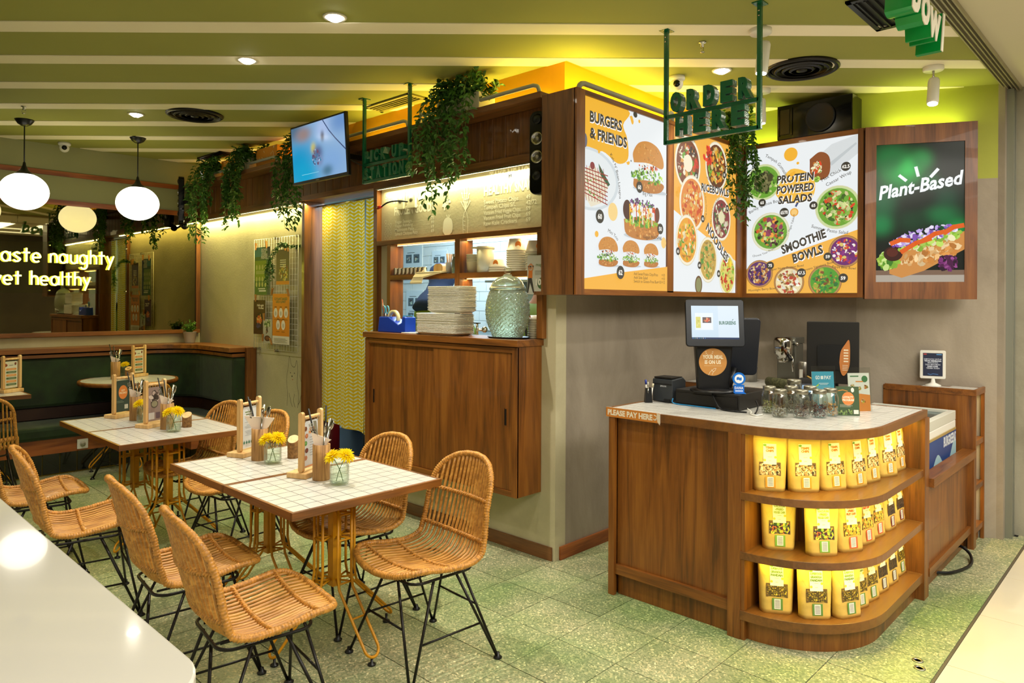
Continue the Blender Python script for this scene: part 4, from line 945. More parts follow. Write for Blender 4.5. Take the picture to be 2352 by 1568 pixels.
def d_burger(p, W, Hh):
    p.bg(WH)
    p.blob([(-.0, Hh), (-.0, Hh*.70), (W*.20, Hh*.735), (W*.38, Hh*.69), (W*.5, Hh*.73), (W*.49, Hh*.84), (W*.44, Hh*.91), (W*.50, Hh)], '#f0b32e')
    for i, s in enumerate(('BURGERS', '& FRIENDS')):
        for o, c in ((.006, '#ffffff'), (0, DK)): p.text(s, W*.065+o*.4, Hh*(.875-.085*i)-o*.6, .085, c, .028 if c == DK else .05, wmax=W*(.36+.06*i), rot=-.0)
    p.disc(W*.06, Hh*.575, W*.33, '#cfd8dc', Hh*.165); p.disc(W*.06, Hh*.575, W*.30, '#e3e9ea', Hh*.15)
    p.poly([(W*.16, Hh*.665), (W*.29, Hh*.565), (W*.2, Hh*.52)], '#2f5a3a'); p.poly([(0, Hh*.49), (W*.02, Hh*.62), (W*.10, Hh*.66), (W*.27, Hh*.55), (W*.2, Hh*.46), (W*.08, Hh*.43)], '#e6ddc4')
    for i in range(8): p.line([(W*.0, Hh*(.50+.018*i)), (W*.26, Hh*(.455+.022*i))], .006, '#9a2f22'); p.line([(W*(.03+.03*i), Hh*.46), (W*(.0+.03*i), Hh*.64)], .004, '#9a2f22')
    p.scatter(W*.13, Hh*.55, W*.12, Hh*.08, ['#5f9a2c', '#c8452c', '#f0ead4'], 40, .008, 5); p.disc(W*.09, Hh*.645, .022, '#8a3a3c')
    p.text("Kale N' Bean Lasagna", W*.365, Hh*.62, .032, DK, .0, 'c', rot=-1.2, arcr=.36)
    burger(p, W*.75, Hh*.715, .165, 10); badge(p, W*.635, Hh*.585, .036, '60'); p.text('Big Max', W*.74, Hh*.545, .036, DK, .0, 'c')
    # hot dog
    x, y = W*.67, Hh*.41
    p.disc(x+.02, y-.115, .22, '#c3cbcf', .02)
    p.blob([(x-.20, y-.02), (x-.17, y-.11), (x, y-.135), (x+.17, y-.11), (x+.205, y-.03), (x+.1, y), (x-.1, y)], '#c07c38'); p.scatter(x, y-.08, .18, .04, BUN, 50, .014, 31)
    p.scatter(x, y-.02, .20, .035, GR, 60, .018, 32); p.disc(x-.165, y+.04, .045, '#4a241c', .06); p.disc(x+.17, y+.035, .03, '#6a3420', .05); p.scatter(x, y+.05, .16, .05, ['#efe0a8', '#f6f0dc', '#d84a28', '#e0a82c'], 70, .016, 33)
    for i in range(9): p.line([(x-.14+.035*i, y+.075), (x-.135+.035*i, y-.055+.02*(i % 3))], .009, ('#f4b81e', '#f3efe2', '#c83a20')[i % 3])
    p.scatter(x, y+.095, .15, .022, ['#4b9a30', '#5a2a66', '#7a4a86'], 50, .013, 34)
    badge(p, W*.905, Hh*.365, .035, '50'); p.text('Vegan Hot Dog', W*.8, Hh*.30, .034, DK, .0, 'c', rot=.06)
    badge(p, W*.165, Hh*.385, .040, '60'); p.disc(W*.31, Hh*.42, .048, '#f3d289', .054); p.disc(W*.13, Hh*.29, .018, OR); p.disc(W*.95, Hh*.285, .03, '#f3c977', .036); p.disc(W*.15, Hh*.725, .010, OR)
    p.disc(W*.57, Hh*.985, .022, DK, .018); p.disc(W*.62, Hh*.955, .011, OR); p.blob([(W*.50, Hh*.965), (W*.53, Hh*.97), (W*.55, Hh*.94), (W*.53, Hh*.925)], OR); p.disc(W*.52, Hh*.72, .006, '#6a6a66'); p.blob([(W*.46, Hh*.705), (W*.50, Hh*.715), (W*.50, Hh*.70), (W*.48, Hh*.693)], OR); p.disc(0, Hh*.765, .02, '#666677', .04)
    p.poly([(0, 0), (W, 0), (W, Hh*.145), (W*.4, Hh*.095), (0, Hh*.055)], '#f3b23c')
    for i, xx in enumerate((.255, .52, .77)): burger(p, W*xx, Hh*.205, .090-.006*i, 50+9*i)
    p.text('Mini Trio', W*.30, Hh*.29, .030, DK, .0, 'c', rot=-.45, arcr=.3); badge(p, W*.39, Hh*.095, .040, '62')
    for i, (a, b) in enumerate((('Add Sweet Potato Chips/Fries', '+10'), ('Add Side Salad', '+10'), ('Switch to Gluten-Free Bun', '+10/+12'))): p.text(a, W*.55, Hh*(.085-.021*i), .026, '#4a3a1c', .0, wmax=W*.31); p.text(b, W*.955, Hh*(.085-.021*i), .026, '#4a3a1c', .0, 'r')
BOWL = ['#8a3f1c', '#d9782c', '#e8b04a', '#6aa232', '#f0e6c2', '#c4341e', '#4a2c18']
def bowl(p, x, y, r, cols, sd, rim='#f2ead2', k=1.0, n=110, ry=None):
    ry = ry or r*k; p.disc(x, y, r*1.03, '#d8cfae' if rim != 'wood' else '#8a5a2e', ry*1.03)
    if rim == 'wood': p.disc(x, y, r, '#b5854e', ry); p.disc(x, y, r*.9, '#7a4a26', ry*.9)
    else: p.disc(x, y, r, rim, ry)
    p.disc(x, y, r*.90, cols[0], ry*.90); p.scatter(x, y, r*.90, ry*.90, cols, n, r*.15, sd)
def d_rice(p, W, Hh):
    p.bg('#f3b145'); p.poly([(0, 0), (W, 0), (W, Hh*.22), (0, Hh*.50)], WH)
    k = 1.08
    bowl(p, W*.22, Hh*.80, W*.185, ['#7a3a1c', '#c85a24', '#e0a24a', '#5f9a2c', '#f3e8cc'], 1, k=k); p.scatter(W*.27, Hh*.88, W*.09, Hh*.03, ['#4a2c2a', '#2c1c18'], 30, .014, 3); p.disc(W*.22, Hh*.80, W*.065, '#f2e6c8'); p.scatter(W*.34, Hh*.80, W*.05, Hh*.05, ['#d2321c'], 16, .02, 4); badge(p, W*.34, Hh*.735, .026, '65')
    bowl(p, W*.66, Hh*.83, W*.175, ['#6a3a1c', '#e0a030', '#e07a24', '#e8d08a', '#7aae38'], 7, k=1.1); p.scatter(W*.52, Hh*.88, W*.06, Hh*.06, ['#d8301c', '#e8482c'], 22, .028, 8, inside=False); badge(p, W*.79, Hh*.79, .026, '55')
    bowl(p, W*.28, Hh*.555, W*.185, ['#e08a3a', '#d8641c', '#f0c060', '#efe2b8', '#c84a1c'], 12, k=1.12); badge(p, W*.44, Hh*.47, .026, '65')
    bowl(p, W*.74, Hh*.49, W*.155, ['#8a3a3c', '#e6ddc2', '#5f8a3a', '#c8b88a', '#4a4a3a'], 17, k=1.1); p.disc(W*.74, Hh*.50, W*.05, '#e2dcae'); badge(p, W*.84, Hh*.57, .024, '55')
    bowl(p, W*.2, Hh*.32, W*.155, ['#e8a22c', '#f0c84a', '#6a9a2c', '#e07a2c', '#f3e2b0'], 23, k=1.2); badge(p, W*.07, Hh*.245, .026, '65')
    bowl(p, W*.52, Hh*.21, W*.145, ['#c8a44a', '#a8883a', '#5f9a3a', '#d8c070'], 29, k=1.2); badge(p, W*.385, Hh*.17, .026, '60')
    bowl(p, W*.84, Hh*.125, W*.14, ['#d8d06a', '#e0c050', '#8fbf3c', '#c83a1c'], 33, k=1.2); p.scatter(W*.88, Hh*.20, W*.05, Hh*.03, ['#f0d030'], 8, .03, 3); badge(p, W*.69, Hh*.125, .026, '60')
    p.disc(W*.37, Hh*.045, W*.055, '#6a4a24', W*.07); p.disc(W*.37, Hh*.045, W*.042, '#8a8a5a', W*.055)
    p.text('RICEBOWLS', W*.41, Hh*.645, .075, '#ffffff', .05, wmax=W*.47); p.text('RICEBOWLS', W*.405, Hh*.648, .075, DK, .025, wmax=W*.47)
    p.text('NOODLES', W*.48, Hh*.405, .085, '#ffffff', .05, rot=-.62, wmax=W*.62); p.text('NOODLES', W*.475, Hh*.408, .085, DK, .025, rot=-.62, wmax=W*.62)
    for s, x, y, r in (('Vegan Bibimbap Bowl', .2, .925, .15), ('Mixed Protein Rice Bowl', .6, .705, -.3), ('Vegan Ramen', .18, .215, 0), ('Vegan Tantan', .52, .315, .1), ('Vegan Satay', .82, .235, .1)): p.text(s, W*x, Hh*y, .022, DK, 0, 'c', rot=r)
    p.text('Japanese Katsu Curry Bowl', W*.47, Hh*.58, .022, DK, 0, 'c', rot=-1.4, arcr=.25); p.text("Max Chick'n Teriyaki Bowl", W*.60, Hh*.545, .022, DK, 0, 'c', rot=1.0, arcr=.25)
    p.disc(W*.92, Hh*.68, .036, '#f0a628', .046); p.disc(W*.07, Hh*.62, .022, '#f0a628'); p.disc(W*.86, Hh*.75, .012, '#f0a628'); p.disc(W*.04, Hh*.93, .02, '#f7cf80')
def d_salad(p, W, Hh):
    p.bg(WH); p.poly([(0, 0), (W, 0), (W, Hh*.40), (0, Hh*.17)], '#f2b347')
    S = ['#6aa232', '#8fc04a', '#3f6a22', '#c8d08a']
    bowl(p, W*.16, Hh*.765, W*.165, S, 2, '#c9d79a'); p.scatter(W*.16, Hh*.77, W*.12, W*.12, ['#4a4a2a', '#7d7a4c', '#30301c'], 70, .035, 5); badge(p, W*.15, Hh*.625, .029, '65')
    bowl(p, W*.23, Hh*.42, W*.175, S+['#c8572a', '#e0983c', '#2c1c14', '#8a3a5a'], 8, '#dfe0c0', n=150); badge(p, W*.36, Hh*.545, .034, '65/70')
    bowl(p, W*.83, Hh*.55, W*.185, S+['#d8401e', '#b8602a', '#26201c', '#e8d8a0'], 13, '#c9d79a', n=150); badge(p, W*.625, Hh*.575, .029, '65')
    # wrap
    p.poly([(W*.62, Hh*.87), (W*.78, Hh*.96), (W, Hh*1.0), (W, Hh*.88), (W*.78, Hh*.76), (W*.70, Hh*.74)], '#d5dadb'); p.poly([(W*.76, Hh*.84), (W*.98, Hh*.95), (W*.99, Hh*.94), (W*.78, Hh*.82)], '#bfc6c8')
    p.blob([(W*.59, Hh*.88), (W*.60, Hh*.77), (W*.68, Hh*.735), (W*.76, Hh*.77), (W*.76, Hh*.88), (W*.68, Hh*.92)], '#8a4a24'); p.scatter(W*.655, Hh*.82, W*.06, Hh*.055, ['#d83a1e', '#e6dfb8', '#6fae38', '#c8702c'], 50, .02, 18); p.scatter(W*.645, Hh*.745, W*.05, Hh*.02, GR, 20, .018, 19)
    badge(p, W*.90, Hh*.805, .032, '62.5'); p.text("Max Chick'n", W*.70, Hh*.725, .034, DK, 0, rot=.42); p.text('Caesar Wrap', W*.74, Hh*.69, .034, DK, 0, rot=.42)
    p.blob([(W*.30, Hh*.72), (W*.42, Hh*.83), (W*.58, Hh*.79), (W*.64, Hh*.71), (W*.60, Hh*.62), (W*.42, Hh*.60), (W*.29, Hh*.66)], '#f4bd45')
    for i, s in enumerate(('PROTEIN', 'POWERED', 'SALADS')): p.text(s, W*.465, Hh*(.745-.07*i)-.003, .078, '#ffffff', .05, 'c', shear=.1, wmax=W*(.34-.03*(i == 2))); p.text(s, W*.46, Hh*(.745-.07*i), .078, DK, .028, 'c', shear=.1, wmax=W*(.34-.03*(i == 2)))
    p.disc(W*.42, Hh*.93, W*.062, '#f0b030'); p.disc(W*.485, Hh*.865, .010, '#f0b030'); p.blob([(W*.41, Hh*.80), (W*.46, Hh*.815), (W*.455, Hh*.79), (W*.42, Hh*.78)], '#f0b030'); p.disc(0, Hh*.62, .02, '#f0b030')
    p.disc(W*.455, Hh*.54, W*.038, '#e9a63c'); p.disc(W*.455, Hh*.54, W*.028, '#f4c878'); p.line([(W*.47, Hh*.58), (W*.485, Hh*.60)], .014, '#3a4a7a')
    p.text('Tempeh Gomashio', W*.30, Hh*.87, .032, DK, 0, 'c', rot=-.85, arcr=.3); p.text('Barley Quinoa Bowl', W*.18, Hh*.60, .032, DK, 0, 'c', rot=.28, arcr=.5); p.text('Summer Pesto Salad', W*.76, Hh*.395, .032, DK, 0, 'c', rot=-.25, arcr=-.9)
    p.text('Choose Your Protein : Tofu Katsu / Vegan Yakitori', W*.33, Hh*.335, .023, DK, 0, 'c', rot=.75, arcr=-.34)
    for o, c, b in ((.004, '#ffffff', .05), (0, DK, .03)): p.text('SMOOTHIE', W*.35+o, Hh*.265-o, .085, c, b, shear=.1, rot=.33, wmax=W*.42); p.text('BOWLS', W*.45+o, Hh*.205-o, .085, c, b, shear=.1, rot=.28, wmax=W*.28)
    bowl(p, W*.13, Hh*.135, W*.125, ['#5a2a6a', '#c98a3c', '#a8642c', '#e0c890', '#3a1c4a'], 21, 'wood'); badge(p, W*.235, Hh*.19, .029, '75')
    bowl(p, W*.41, Hh*.075, W*.135, ['#e8d8a8', '#c9a050', '#f4efe2', '#b8422c', '#8a6a3a'], 24, 'wood'); badge(p, W*.525, Hh*.135, .032, '67.5')
    bowl(p, W*.73, Hh*.075, W*.14, ['#4f9a2c', '#9aae3a', '#d8a24a', '#7a4a22', '#2f7a3a'], 27, 'wood'); badge(p, W*.885, Hh*.095, .032, '59')
    bowl(p, W*.90, Hh*.265, W*.135, ['#6a1c6a', '#e8d070', '#d8401e', '#f4e8e8', '#8a2a80'], 30, 'wood'); badge(p, W*.755, Hh*.235, .029, '59')
    for s, x, y, r in (('Super Nutty Protein Bowl', .39, .165, .1), ('Burgreens Signature Bowl', .66, .165, .25), ('Papya Bliss Bowl', .89, .155, -.12), ('Moonlight Berry Bowl', .16, .02, .08)): p.text(s, W*x, Hh*y, .024, DK, 0, 'c', rot=r)
def d_screen(p, W, Hh):
    p.bg('#031510'); R = random.Random(5)
    pass
    p.field(0, 0, W, Hh, 54, 94, blend('#04120d', [(.30, .80, .24, .13, '#0d9a3e'), (.36, .83, .12, .06, '#22c250'), (.15, .90, .2, .1, '#0a6a30'), (.52, .88, .12, .07, '#0f8038'), (.62, .72, .10, .06, '#0b5a2e'), (.08, .58, .16, .12, '#0a5a32'), (.78, .60, .16, .08, '#08402a'), (.75, .48, .2, .07, '#0c6a38'), (.06, .42, .14, .08, '#0d7a40'), (.42, .44, .18, .08, '#07381f'), (.92, .38, .14, .07, '#0d8a40'), (.5, .62, .2, .08, '#031a10')]))
    p.rect(0, 0, W, Hh*.055, '#b0a596'); p.rect(0, Hh*.05, W, Hh*.085, '#7d6350')
    p.poly([(W*.16, Hh*.06), (W*.30, Hh*.03), (W*.55, Hh*.08), (W, Hh*.23), (W, Hh*.36), (W*.62, Hh*.30), (W*.15, Hh*.17)], '#cf8d47'); p.scatter(W*.62, Hh*.20, W*.4, Hh*.06, ['#d9954a', '#c67f38', '#e6b474', '#efd09c'], 110, .028, 3, rot=.3)
    p.scatter(W*.14, Hh*.16, W*.16, Hh*.09, GR+['#c8e088'], 90, .03, 6); p.disc(W*.2, Hh*.205, .058, '#3a1410', .05); p.disc(W*.19, Hh*.215, .035, '#5a2318', .03)
    p.scatter(W*.60, Hh*.29, W*.42, Hh*.045, ['#8fbf3c', '#b8d860', '#e6e0b0'], 90, .025, 9, rot=.28); p.scatter(W*.55, Hh*.335, W*.42, Hh*.05, ['#6a3a9a', '#b8a0dc', '#e4dcf2', '#8a5ab8'], 130, .020, 11, rot=.28)
    for a, b, c, d in ((.30, .22, .62, .31), (.55, .30, .80, .36), (.78, .35, .98, .40), (.18, .28, .38, .30)): p.line([(W*a, Hh*b), (W*(a+c)/2, Hh*((b+d)/2+.015)), (W*c, Hh*d)], .030, '#e0601c')
    p.scatter(W*.82, Hh*.13, W*.14, Hh*.07, ['#4a1040', '#7a2a70', '#2c0a28', '#9a4a8a'], 80, .022, 15)
    for a, b, c, d in ((.27, .77, .34, .735), (.455, .825, .48, .765), (.70, .805, .625, .755)): p.line([(W*a, Hh*b), (W*c, Hh*d)], .020, '#eef4f4')
    p.text('Plant-Based', W*.03, Hh*.60, .125, '#f2f8f8', .022, shear=.35, rot=.18, wmax=W*1.0)
cab = thing('menu_cabinet', 'wood cabinet with backlit burger and rice bowl menu boards over the wall corner', 'menu board', (3.2, 2.6, 1.64))
BF = 2.485
MB().box((3.12, BF, 1.64), (3.135, 2.73, 2.80)).build('side_panel', W_DY if False else wood('walnut_upright', '#4a2c14', '#6c4420', '#825428', 'z'), cab)
WDV = MATS['walnut_upright']
MB().box((3.135, BF, 1.64), (5.19, 2.80, 1.66)).box((3.135, BF, 2.785), (5.19, 2.72, 2.80)).build('carcass_board', W_DX, cab)
MB().box((3.135, BF+.03, 1.66), (5.19, BF+.05, 2.785)).build('inner_backing', DKRED, cab)
MB().box((3.12, BF-.012, 1.64), (3.198, BF+.006, 2.80)).box((4.084, BF-.012, 1.665), (4.16, BF+.006, 2.775)).box((5.075, BF-.012, 1.64), (5.178, BF+.006, 2.80)).build('face_stile', W_V, cab)
MB().box((3.198, BF-.012, 2.772), (5.075, BF+.006, 2.80)).box((3.198, BF-.012, 1.64), (5.075, BF+.006, 1.673)).build('face_rail', W_X, cab)
t1 = backlit('burger_menu_panel', .884, 1.10, d_burger, (3.199, BF, 1.673), (1, 0, 0), cab); t1['label'] = 'backlit burgers and friends menu board'
t2 = backlit('rice_menu_panel', .914, 1.10, d_rice, (4.161, BF, 1.673), (1, 0, 0), cab); t2['label'] = 'backlit ricebowls and noodles menu board'
c2 = thing('menu_cabinet', 'wood cabinet with the backlit white salad and smoothie bowl menu board', 'menu board', (5.19, 2.0, 1.64))
MB().box((5.19, 1.605, 1.64), (5.39, 2.472, 1.66)).box((5.19, 1.605, 2.785), (5.39, 2.472, 2.80)).build('carcass_board', W_Y, c2); MB().box((5.22, 1.605, 1.66), (5.24, 2.472, 2.785)).build('inner_backing', DKRED, c2)
MB().box((5.178, 1.61, 1.64), (5.196, 1.645, 2.80)).box((5.178, 2.45, 1.64), (5.196, 2.472, 2.80)).build('face_stile', W_RV, c2)
MB().box((5.178, 1.645, 2.765), (5.196, 2.45, 2.80)).box((5.178, 1.645, 1.64), (5.196, 2.45, 1.67)).build('face_rail', W_Y, c2)
backlit('salad_menu_panel', .804, 1.094, d_salad, (5.19, 2.449, 1.671), (0, -1, 0), c2)
c3 = thing('screen_cabinet', 'angled wood cabinet framing the green plant-based video screen', 'display', (5.3, 1.3, 1.64))
a_ = Vector((5.178, 1.600, 0)); b_ = Vector((5.478, .998, 0)); uu = (b_-a_).normalized(); nn_ = uu.cross(Vector((0, 0, 1))); Lc = (b_-a_).length
def dslab(u0, u1, z0, z1, n0, n1, m, nm, par, **k):
    q = [a_+uu*u0+nn_*n0, a_+uu*u1+nn_*n0, a_+uu*u1+nn_*n1, a_+uu*u0+nn_*n1]; MB().prism([(v.x, v.y) for v in q], z0, z1).build(nm, m, par, **k)
SU0, SU1, SZ0, SZ1 = .072, .60, 1.745, 2.675
dslab(0.003, SU0, 1.63, 2.80, 0, -.02, W_RV, 'face_panel', c3); dslab(SU1, Lc, 1.63, 2.80, 0, -.02, W_RV, 'face_panel', c3)
dslab(SU0, SU1, SZ1, 2.80, 0, -.02, W_RV, 'face_panel', c3); dslab(SU0, SU1, 1.63, SZ0, 0, -.02, W_RV, 'face_panel', c3)
dslab(Lc-.018, Lc, 1.63, 2.80, -.02, -.16, W_RV, 'side_panel', c3); dslab(.02, Lc-.018, 2.782, 2.80, -.02, -.16, W_RV, 'top_panel', c3); dslab(.02, Lc-.018, 1.63, 1.648, -.02, -.16, W_RV, 'bottom_panel', c3)
p = Print(SU1-SU0, SZ1-SZ0); d_screen(p, SU1-SU0, SZ1-SZ0); o_ = a_+uu*SU0-nn_*.008
p.build('video_screen', (o_.x, o_.y, SZ0), uu, (0, 0, 1), SCREEN, c3)
dslab(SU0, SU1, SZ0, SZ1, -.0095, -.02, BLKP, 'screen_body', c3)

# subwoofer on the cabinet top
sw = thing('subwoofer', 'big glossy black subwoofer lying on top of the salad menu cabinet', 'speaker', (5.2, 1.95, 2.80))
MB().box((5.185, 1.685, 2.803), (5.385, 2.215, 3.055)).build('cabinet', BLKG, sw, bevel=.006)
m_ = MB(); m_.lathe([(.098, 0), (.104, .012), (.094, .016), (.085, .006), (.0001, .010)], (0, 0, 0), 40).xf(Matrix.Translation((5.184, 1.90, 2.925)) @ Matrix.Rotation(-PI/2, 4, 'Y')).build('driver', mat('driver_cloth', '#15171a', .6), sw)
MB().box((5.178, 2.12, 2.84), (5.186, 2.19, 3.02)).build('port_slot', BLKP, sw)
MB().box((5.176, 2.10, 2.83), (5.187, 2.115, 3.03)).box((5.176, 2.195, 2.83), (5.187, 2.205, 3.03)).build('port_trim', BLKG, sw)
# ================================================================== PICK-UP HATCH, CABINET, MENU BOARD
p = Print(1.62, .42)    # painted lettering on the plaster above the hatch, y 4.58 -> 2.96, z 2.07 -> 2.49
C1 = '#eeebd2'; p.dz = .000006
def wx(y): return 4.58-y
p.text('HOMEMADE', wx(4.46), .285, .085, C1, .03, wmax=.40); p.text('FROZEN GOODS', wx(4.45), .19, .085, C1, .03, wmax=.47)
for i, (a, b) in enumerate((('Vegan Sausage', '75'), ('Vegan Rendang', '99'), ('Mushroom Patty', '69'), ('Spinach Chickpea Patty', '69'))):
    z = .125-.031*i; vs, fs, wd = textmesh(a, 0); k = .035; p.text(a, wx(4.44), z, k, C1, .012, wmax=.28); e = min(wd*k, .28)
    q = wx(4.44)+e+.006
    while q < wx(4.015): p.rect(q, z, q+.003, z+.003, C1); q += .0085
    p.text(b, wx(4.01), z, k, C1, .012)
p.text('TAKE ME HOME', wx(3.405), .335, .088, C1, .03, wmax=.44); p.text('HEALTHY SNACKS', wx(3.458), .245, .088, C1, .03, wmax=.52)
for i, (a, b) in enumerate((('Sweet Potato Chips', '49'), ('Tempeh Chips S/L', '42/72'), ('Vacuum Fried Veggie Chips', '69'), ('Vacuum Fried Fruit Chips', '69'), ('Raw Kale Crackers', '69'))):
    z = .185-.036*i; vs, fs, wd = textmesh(a, 0); k = .040; p.text(a, wx(3.458), z, k, C1, .012, wmax=.34); e = min(wd*k, .34); q = wx(3.458)+e+.006
    while q < wx(3.075): p.rect(q, z, q+.003, z+.003, C1); q += .0085
    p.text(b, wx(3.07), z, k, C1, .012)
# turnip, tomato and mushroom drawings
p.blob([(wx(3.88), .03), (wx(3.87), .10), (wx(3.84), .125), (wx(3.80), .12), (wx(3.775), .09), (wx(3.775), .03), (wx(3.81), .0), (wx(3.85), .0)], C1)
for a in (-.02, 0, .02): p.line([(wx(3.82), .11), (wx(3.82)+a, .145)], .006, C1)
for s in (-1, 1): p.line([(wx(3.64)+s*.022, 0), (wx(3.64)+s*.026, .10), (wx(3.64)+s*.012, .145), (wx(3.64), .16)], .005, C1)
for z in (.03, .06, .09, .12): p.line([(wx(3.64)-.02, z), (wx(3.64)-.002, z-.006)], .004, C1)
for a, l in ((-.9, .10), (-.5, .14), (-.15, .16), (.2, .16), (.55, .13), (.95, .10)):
    b_x, b_y = wx(3.64), .16; ex, ey = b_x+l*sin(a)*.55, b_y+l*cos(a); p.line([(b_x, b_y), (ex, ey)], .006, C1)
    for u_ in (.5, .75, 1): p.disc(b_x+(ex-b_x)*u_, b_y+(ey-b_y)*u_, .010, C1, .005, 8, a)
for cx_, cz_ in ((wx(3.86), .205), (wx(3.825), .23)): p.blob([(cx_-.03, cz_), (cx_-.015, cz_+.022), (cx_+.015, cz_+.024), (cx_+.03, cz_)], C1); p.rect(cx_-.008, cz_-.025, cx_+.008, cz_, C1)
R_ = random.Random(3)
for i in range(13):
    a, b = wx(4.57)+.012+.03*(i % 3)+R_.uniform(-.005, .005), .02+.033*(i//3)+R_.uniform(-.004, .004); p.line([(a+.011*cos(t_*PI/4), b+.013*sin(t_*PI/4)) for t_ in range(9)], .003, C1)
for i in range(8): a = i*PI/4; p.line([(wx(4.53)+.02*cos(a), .33+.02*sin(a)), (wx(4.53)+.036*cos(a), .33+.036*sin(a))], .006, C1)
wl = thing('painted_menu', 'pale lettering and vegetable drawings painted on the wall above the pick-up hatch', 'wall lettering', (AX, 3.8, 2.07))
p.build('lettering', (AX-.0006, 4.58, 2.07), (0, -1, 0), (0, 0, 1), PAINTED, wl)
hf = thing('hatch_frame', 'teak shelf frame with four openings in the pick-up hatch', 'shelf', (3.38, 3.7, 1.37))
MB().box((3.315, 2.885, 2.03), (3.445, 4.62, 2.066)).build('top_board', W_Y, hf, bevel=.002)
for y0, y1 in ((2.894, 2.941), (3.655, 3.705), (4.446, 4.488)): MB().box((3.32, y0, 1.37), (3.445, y1, 2.03)).build('upright', W_V, hf, bevel=.001)
MB().box((3.32, 2.941, 1.760), (3.445, 3.655, 1.795)).build('shelf_board', W_Y, hf); MB().box((3.32, 3.705, 1.760), (3.445, 4.446, 1.795)).build('shelf_board', W_Y, hf)
for y0, y1, z in ((2.96, 3.64, 2.026), (3.73, 4.43, 2.026), (2.96, 3.64, 1.757)):
    s = thing('shelf_led', 'thin amber LED strip under '+{(2.96, 2.026): 'the right top board of the hatch', (3.73, 2.026): 'the left top board of the hatch', (2.96, 1.757): 'the middle shelf, right half of the hatch'}[(y0, z)], 'light strip', (3.38, y0, z))
    MB().box((3.375, y0, z-.004), (3.385, y1, z)).build('diffuser', LED_A, s)
for y in (3.35, 4.1):
    lamp('shelf_glow', 'AREA', (3.38, y, 2.018), 1.6, (1, .72, .30), size=.03, size_y=.62)
    lamp('shelf_glow', 'AREA', (3.38, y, 1.750), 1.4, (1, .72, .30), size=.03, size_y=.62)
pc = thing('pickup_cabinet', 'wall-hung teak cabinet with two sliding doors under the pick-up hatch', 'cabinet', (3.25, 3.7, .41))
MB().box((3.118, 2.915, 1.325), (3.446, 4.515, 1.366)).build('countertop', W_Y, pc, bevel=.002)
MB().box((3.14, 2.93, .41), (3.358, 2.955, 1.325)).box((3.14, 4.475, .41), (3.358, 4.50, 1.325)).build('side_panel', W_V, pc)
MB().box((3.132, 2.93, .41), (3.150, 2.972, 1.32)).box((3.132, 4.458, .41), (3.150, 4.50, 1.32)).build('face_stile', W_V, pc, bevel=.001)
MB().box((3.133, 2.972, 1.285), (3.150, 4.458, 1.32)).box((3.133, 2.972, .41), (3.150, 4.458, .445)).build('face_rail', W_Y, pc, bevel=.001)
MB().box((3.17, 2.955, .41), (3.358, 4.475, .43)).box((3.34, 2.955, .43), (3.358, 4.475, 1.325)).build('carcass', DKRED, pc)
for y0, y1, x0, py in ((3.70, 4.458, 3.150, 4.41), (2.972, 3.72, 3.140, 3.03)):
    d = MB().box((x0, y0, .447), (x0+.014, y1, 1.283)).build('sliding_door', W_V, pc)
    MB().box((x0-.001, py-.010, .84), (x0+.001, py+.010, .94)).build('recessed_pull', BLKP, d); MB().box((x0-.003, py-.014, .835), (x0, py-.010, .945)).box((x0-.003, py+.010, .835), (x0, py+.014, .945)).build('pull_rim', W_V, d)

# --- things on the hatch shelf and counter
CT = 1.366; SH = 1.795
CHR = mat('chrome_cup', '#cfcdc4', .12, 1.0)
def cup():
    t = thing('steel_cup', '', 'cup', (0, 0, 0), 0, 'steel cups on the hatch shelf')
    MB().lathe([(.0001, 0), (.019, 0), (.021, .004), (.021, .052), (.0225, .055), (.0195, .053), (.018, .006), (.0001, .006)], (0, 0, 0), 20).build('cup_body', CHR, t, local=True); return t
c0 = cup()
for i in range(8):
    t = c0 if i == 0 else dup(c0); t.location = (3.355, 4.415-i*.048, SH); t['label'] = ('small steel sauce cup at the left end of the hatch shelf row', 'small steel sauce cup, second from the left on the hatch shelf', 'small steel sauce cup, third from the left on the hatch shelf', 'small steel sauce cup, fourth from the left on the hatch shelf', 'small steel sauce cup, fourth from the right on the hatch shelf', 'small steel sauce cup, third from the right, behind the napkins', 'small steel sauce cup, second from the right, behind the napkins', 'small steel sauce cup at the right end, behind the napkins')[i]
t = thing('napkin_stack', 'cream paper bag lying over the edge of the left hatch shelf', 'napkin', (3.33, 4.0, SH))
m_ = MB(); q = [(3.40, SH+.004), (3.34, SH+.008), (3.305, SH+.004), (3.295, SH-.03), (3.29, SH-.07)]
for i in range(4):
    (a, b), (c, d) = q[i], q[i+1]; y0a, y1a, y0b, y1b = [(3.80, 4.10), (3.82, 4.10), (3.84, 4.11), (4.02, 4.13), (4.03, 4.16)][i]+[(3.80, 4.10), (3.82, 4.10), (3.84, 4.11), (4.02, 4.13), (4.03, 4.16)][i+1]
    m_.add([(a, y0a, b), (a, y1a, b), (c, y1b, d), (c, y0b, d), (a, y0a, b+.012), (a, y1a, b+.012), (c-.006, y1b, d+.010), (c-.006, y0b, d+.010)], [(0, 1, 2, 3), (4, 7, 6, 5), (0, 4, 5, 1), (1, 5, 6, 2), (2, 6, 7, 3), (3, 7, 4, 0)])
m_.build('folded_paper', mat('cream_paper_bag', '#e9d9a8', .7), t)
t = thing('wooden_box', 'small round-backed wooden box on the hatch shelf beside the straws', 'box', (3.39, 3.90, SH)); MB().slab(rrect(.10, .075, .03, 4, 0, .0375), (3.36, 3.93, SH), (0, -1, 0), (0, 0, 1), -.05).build('box_body', PINE, t)
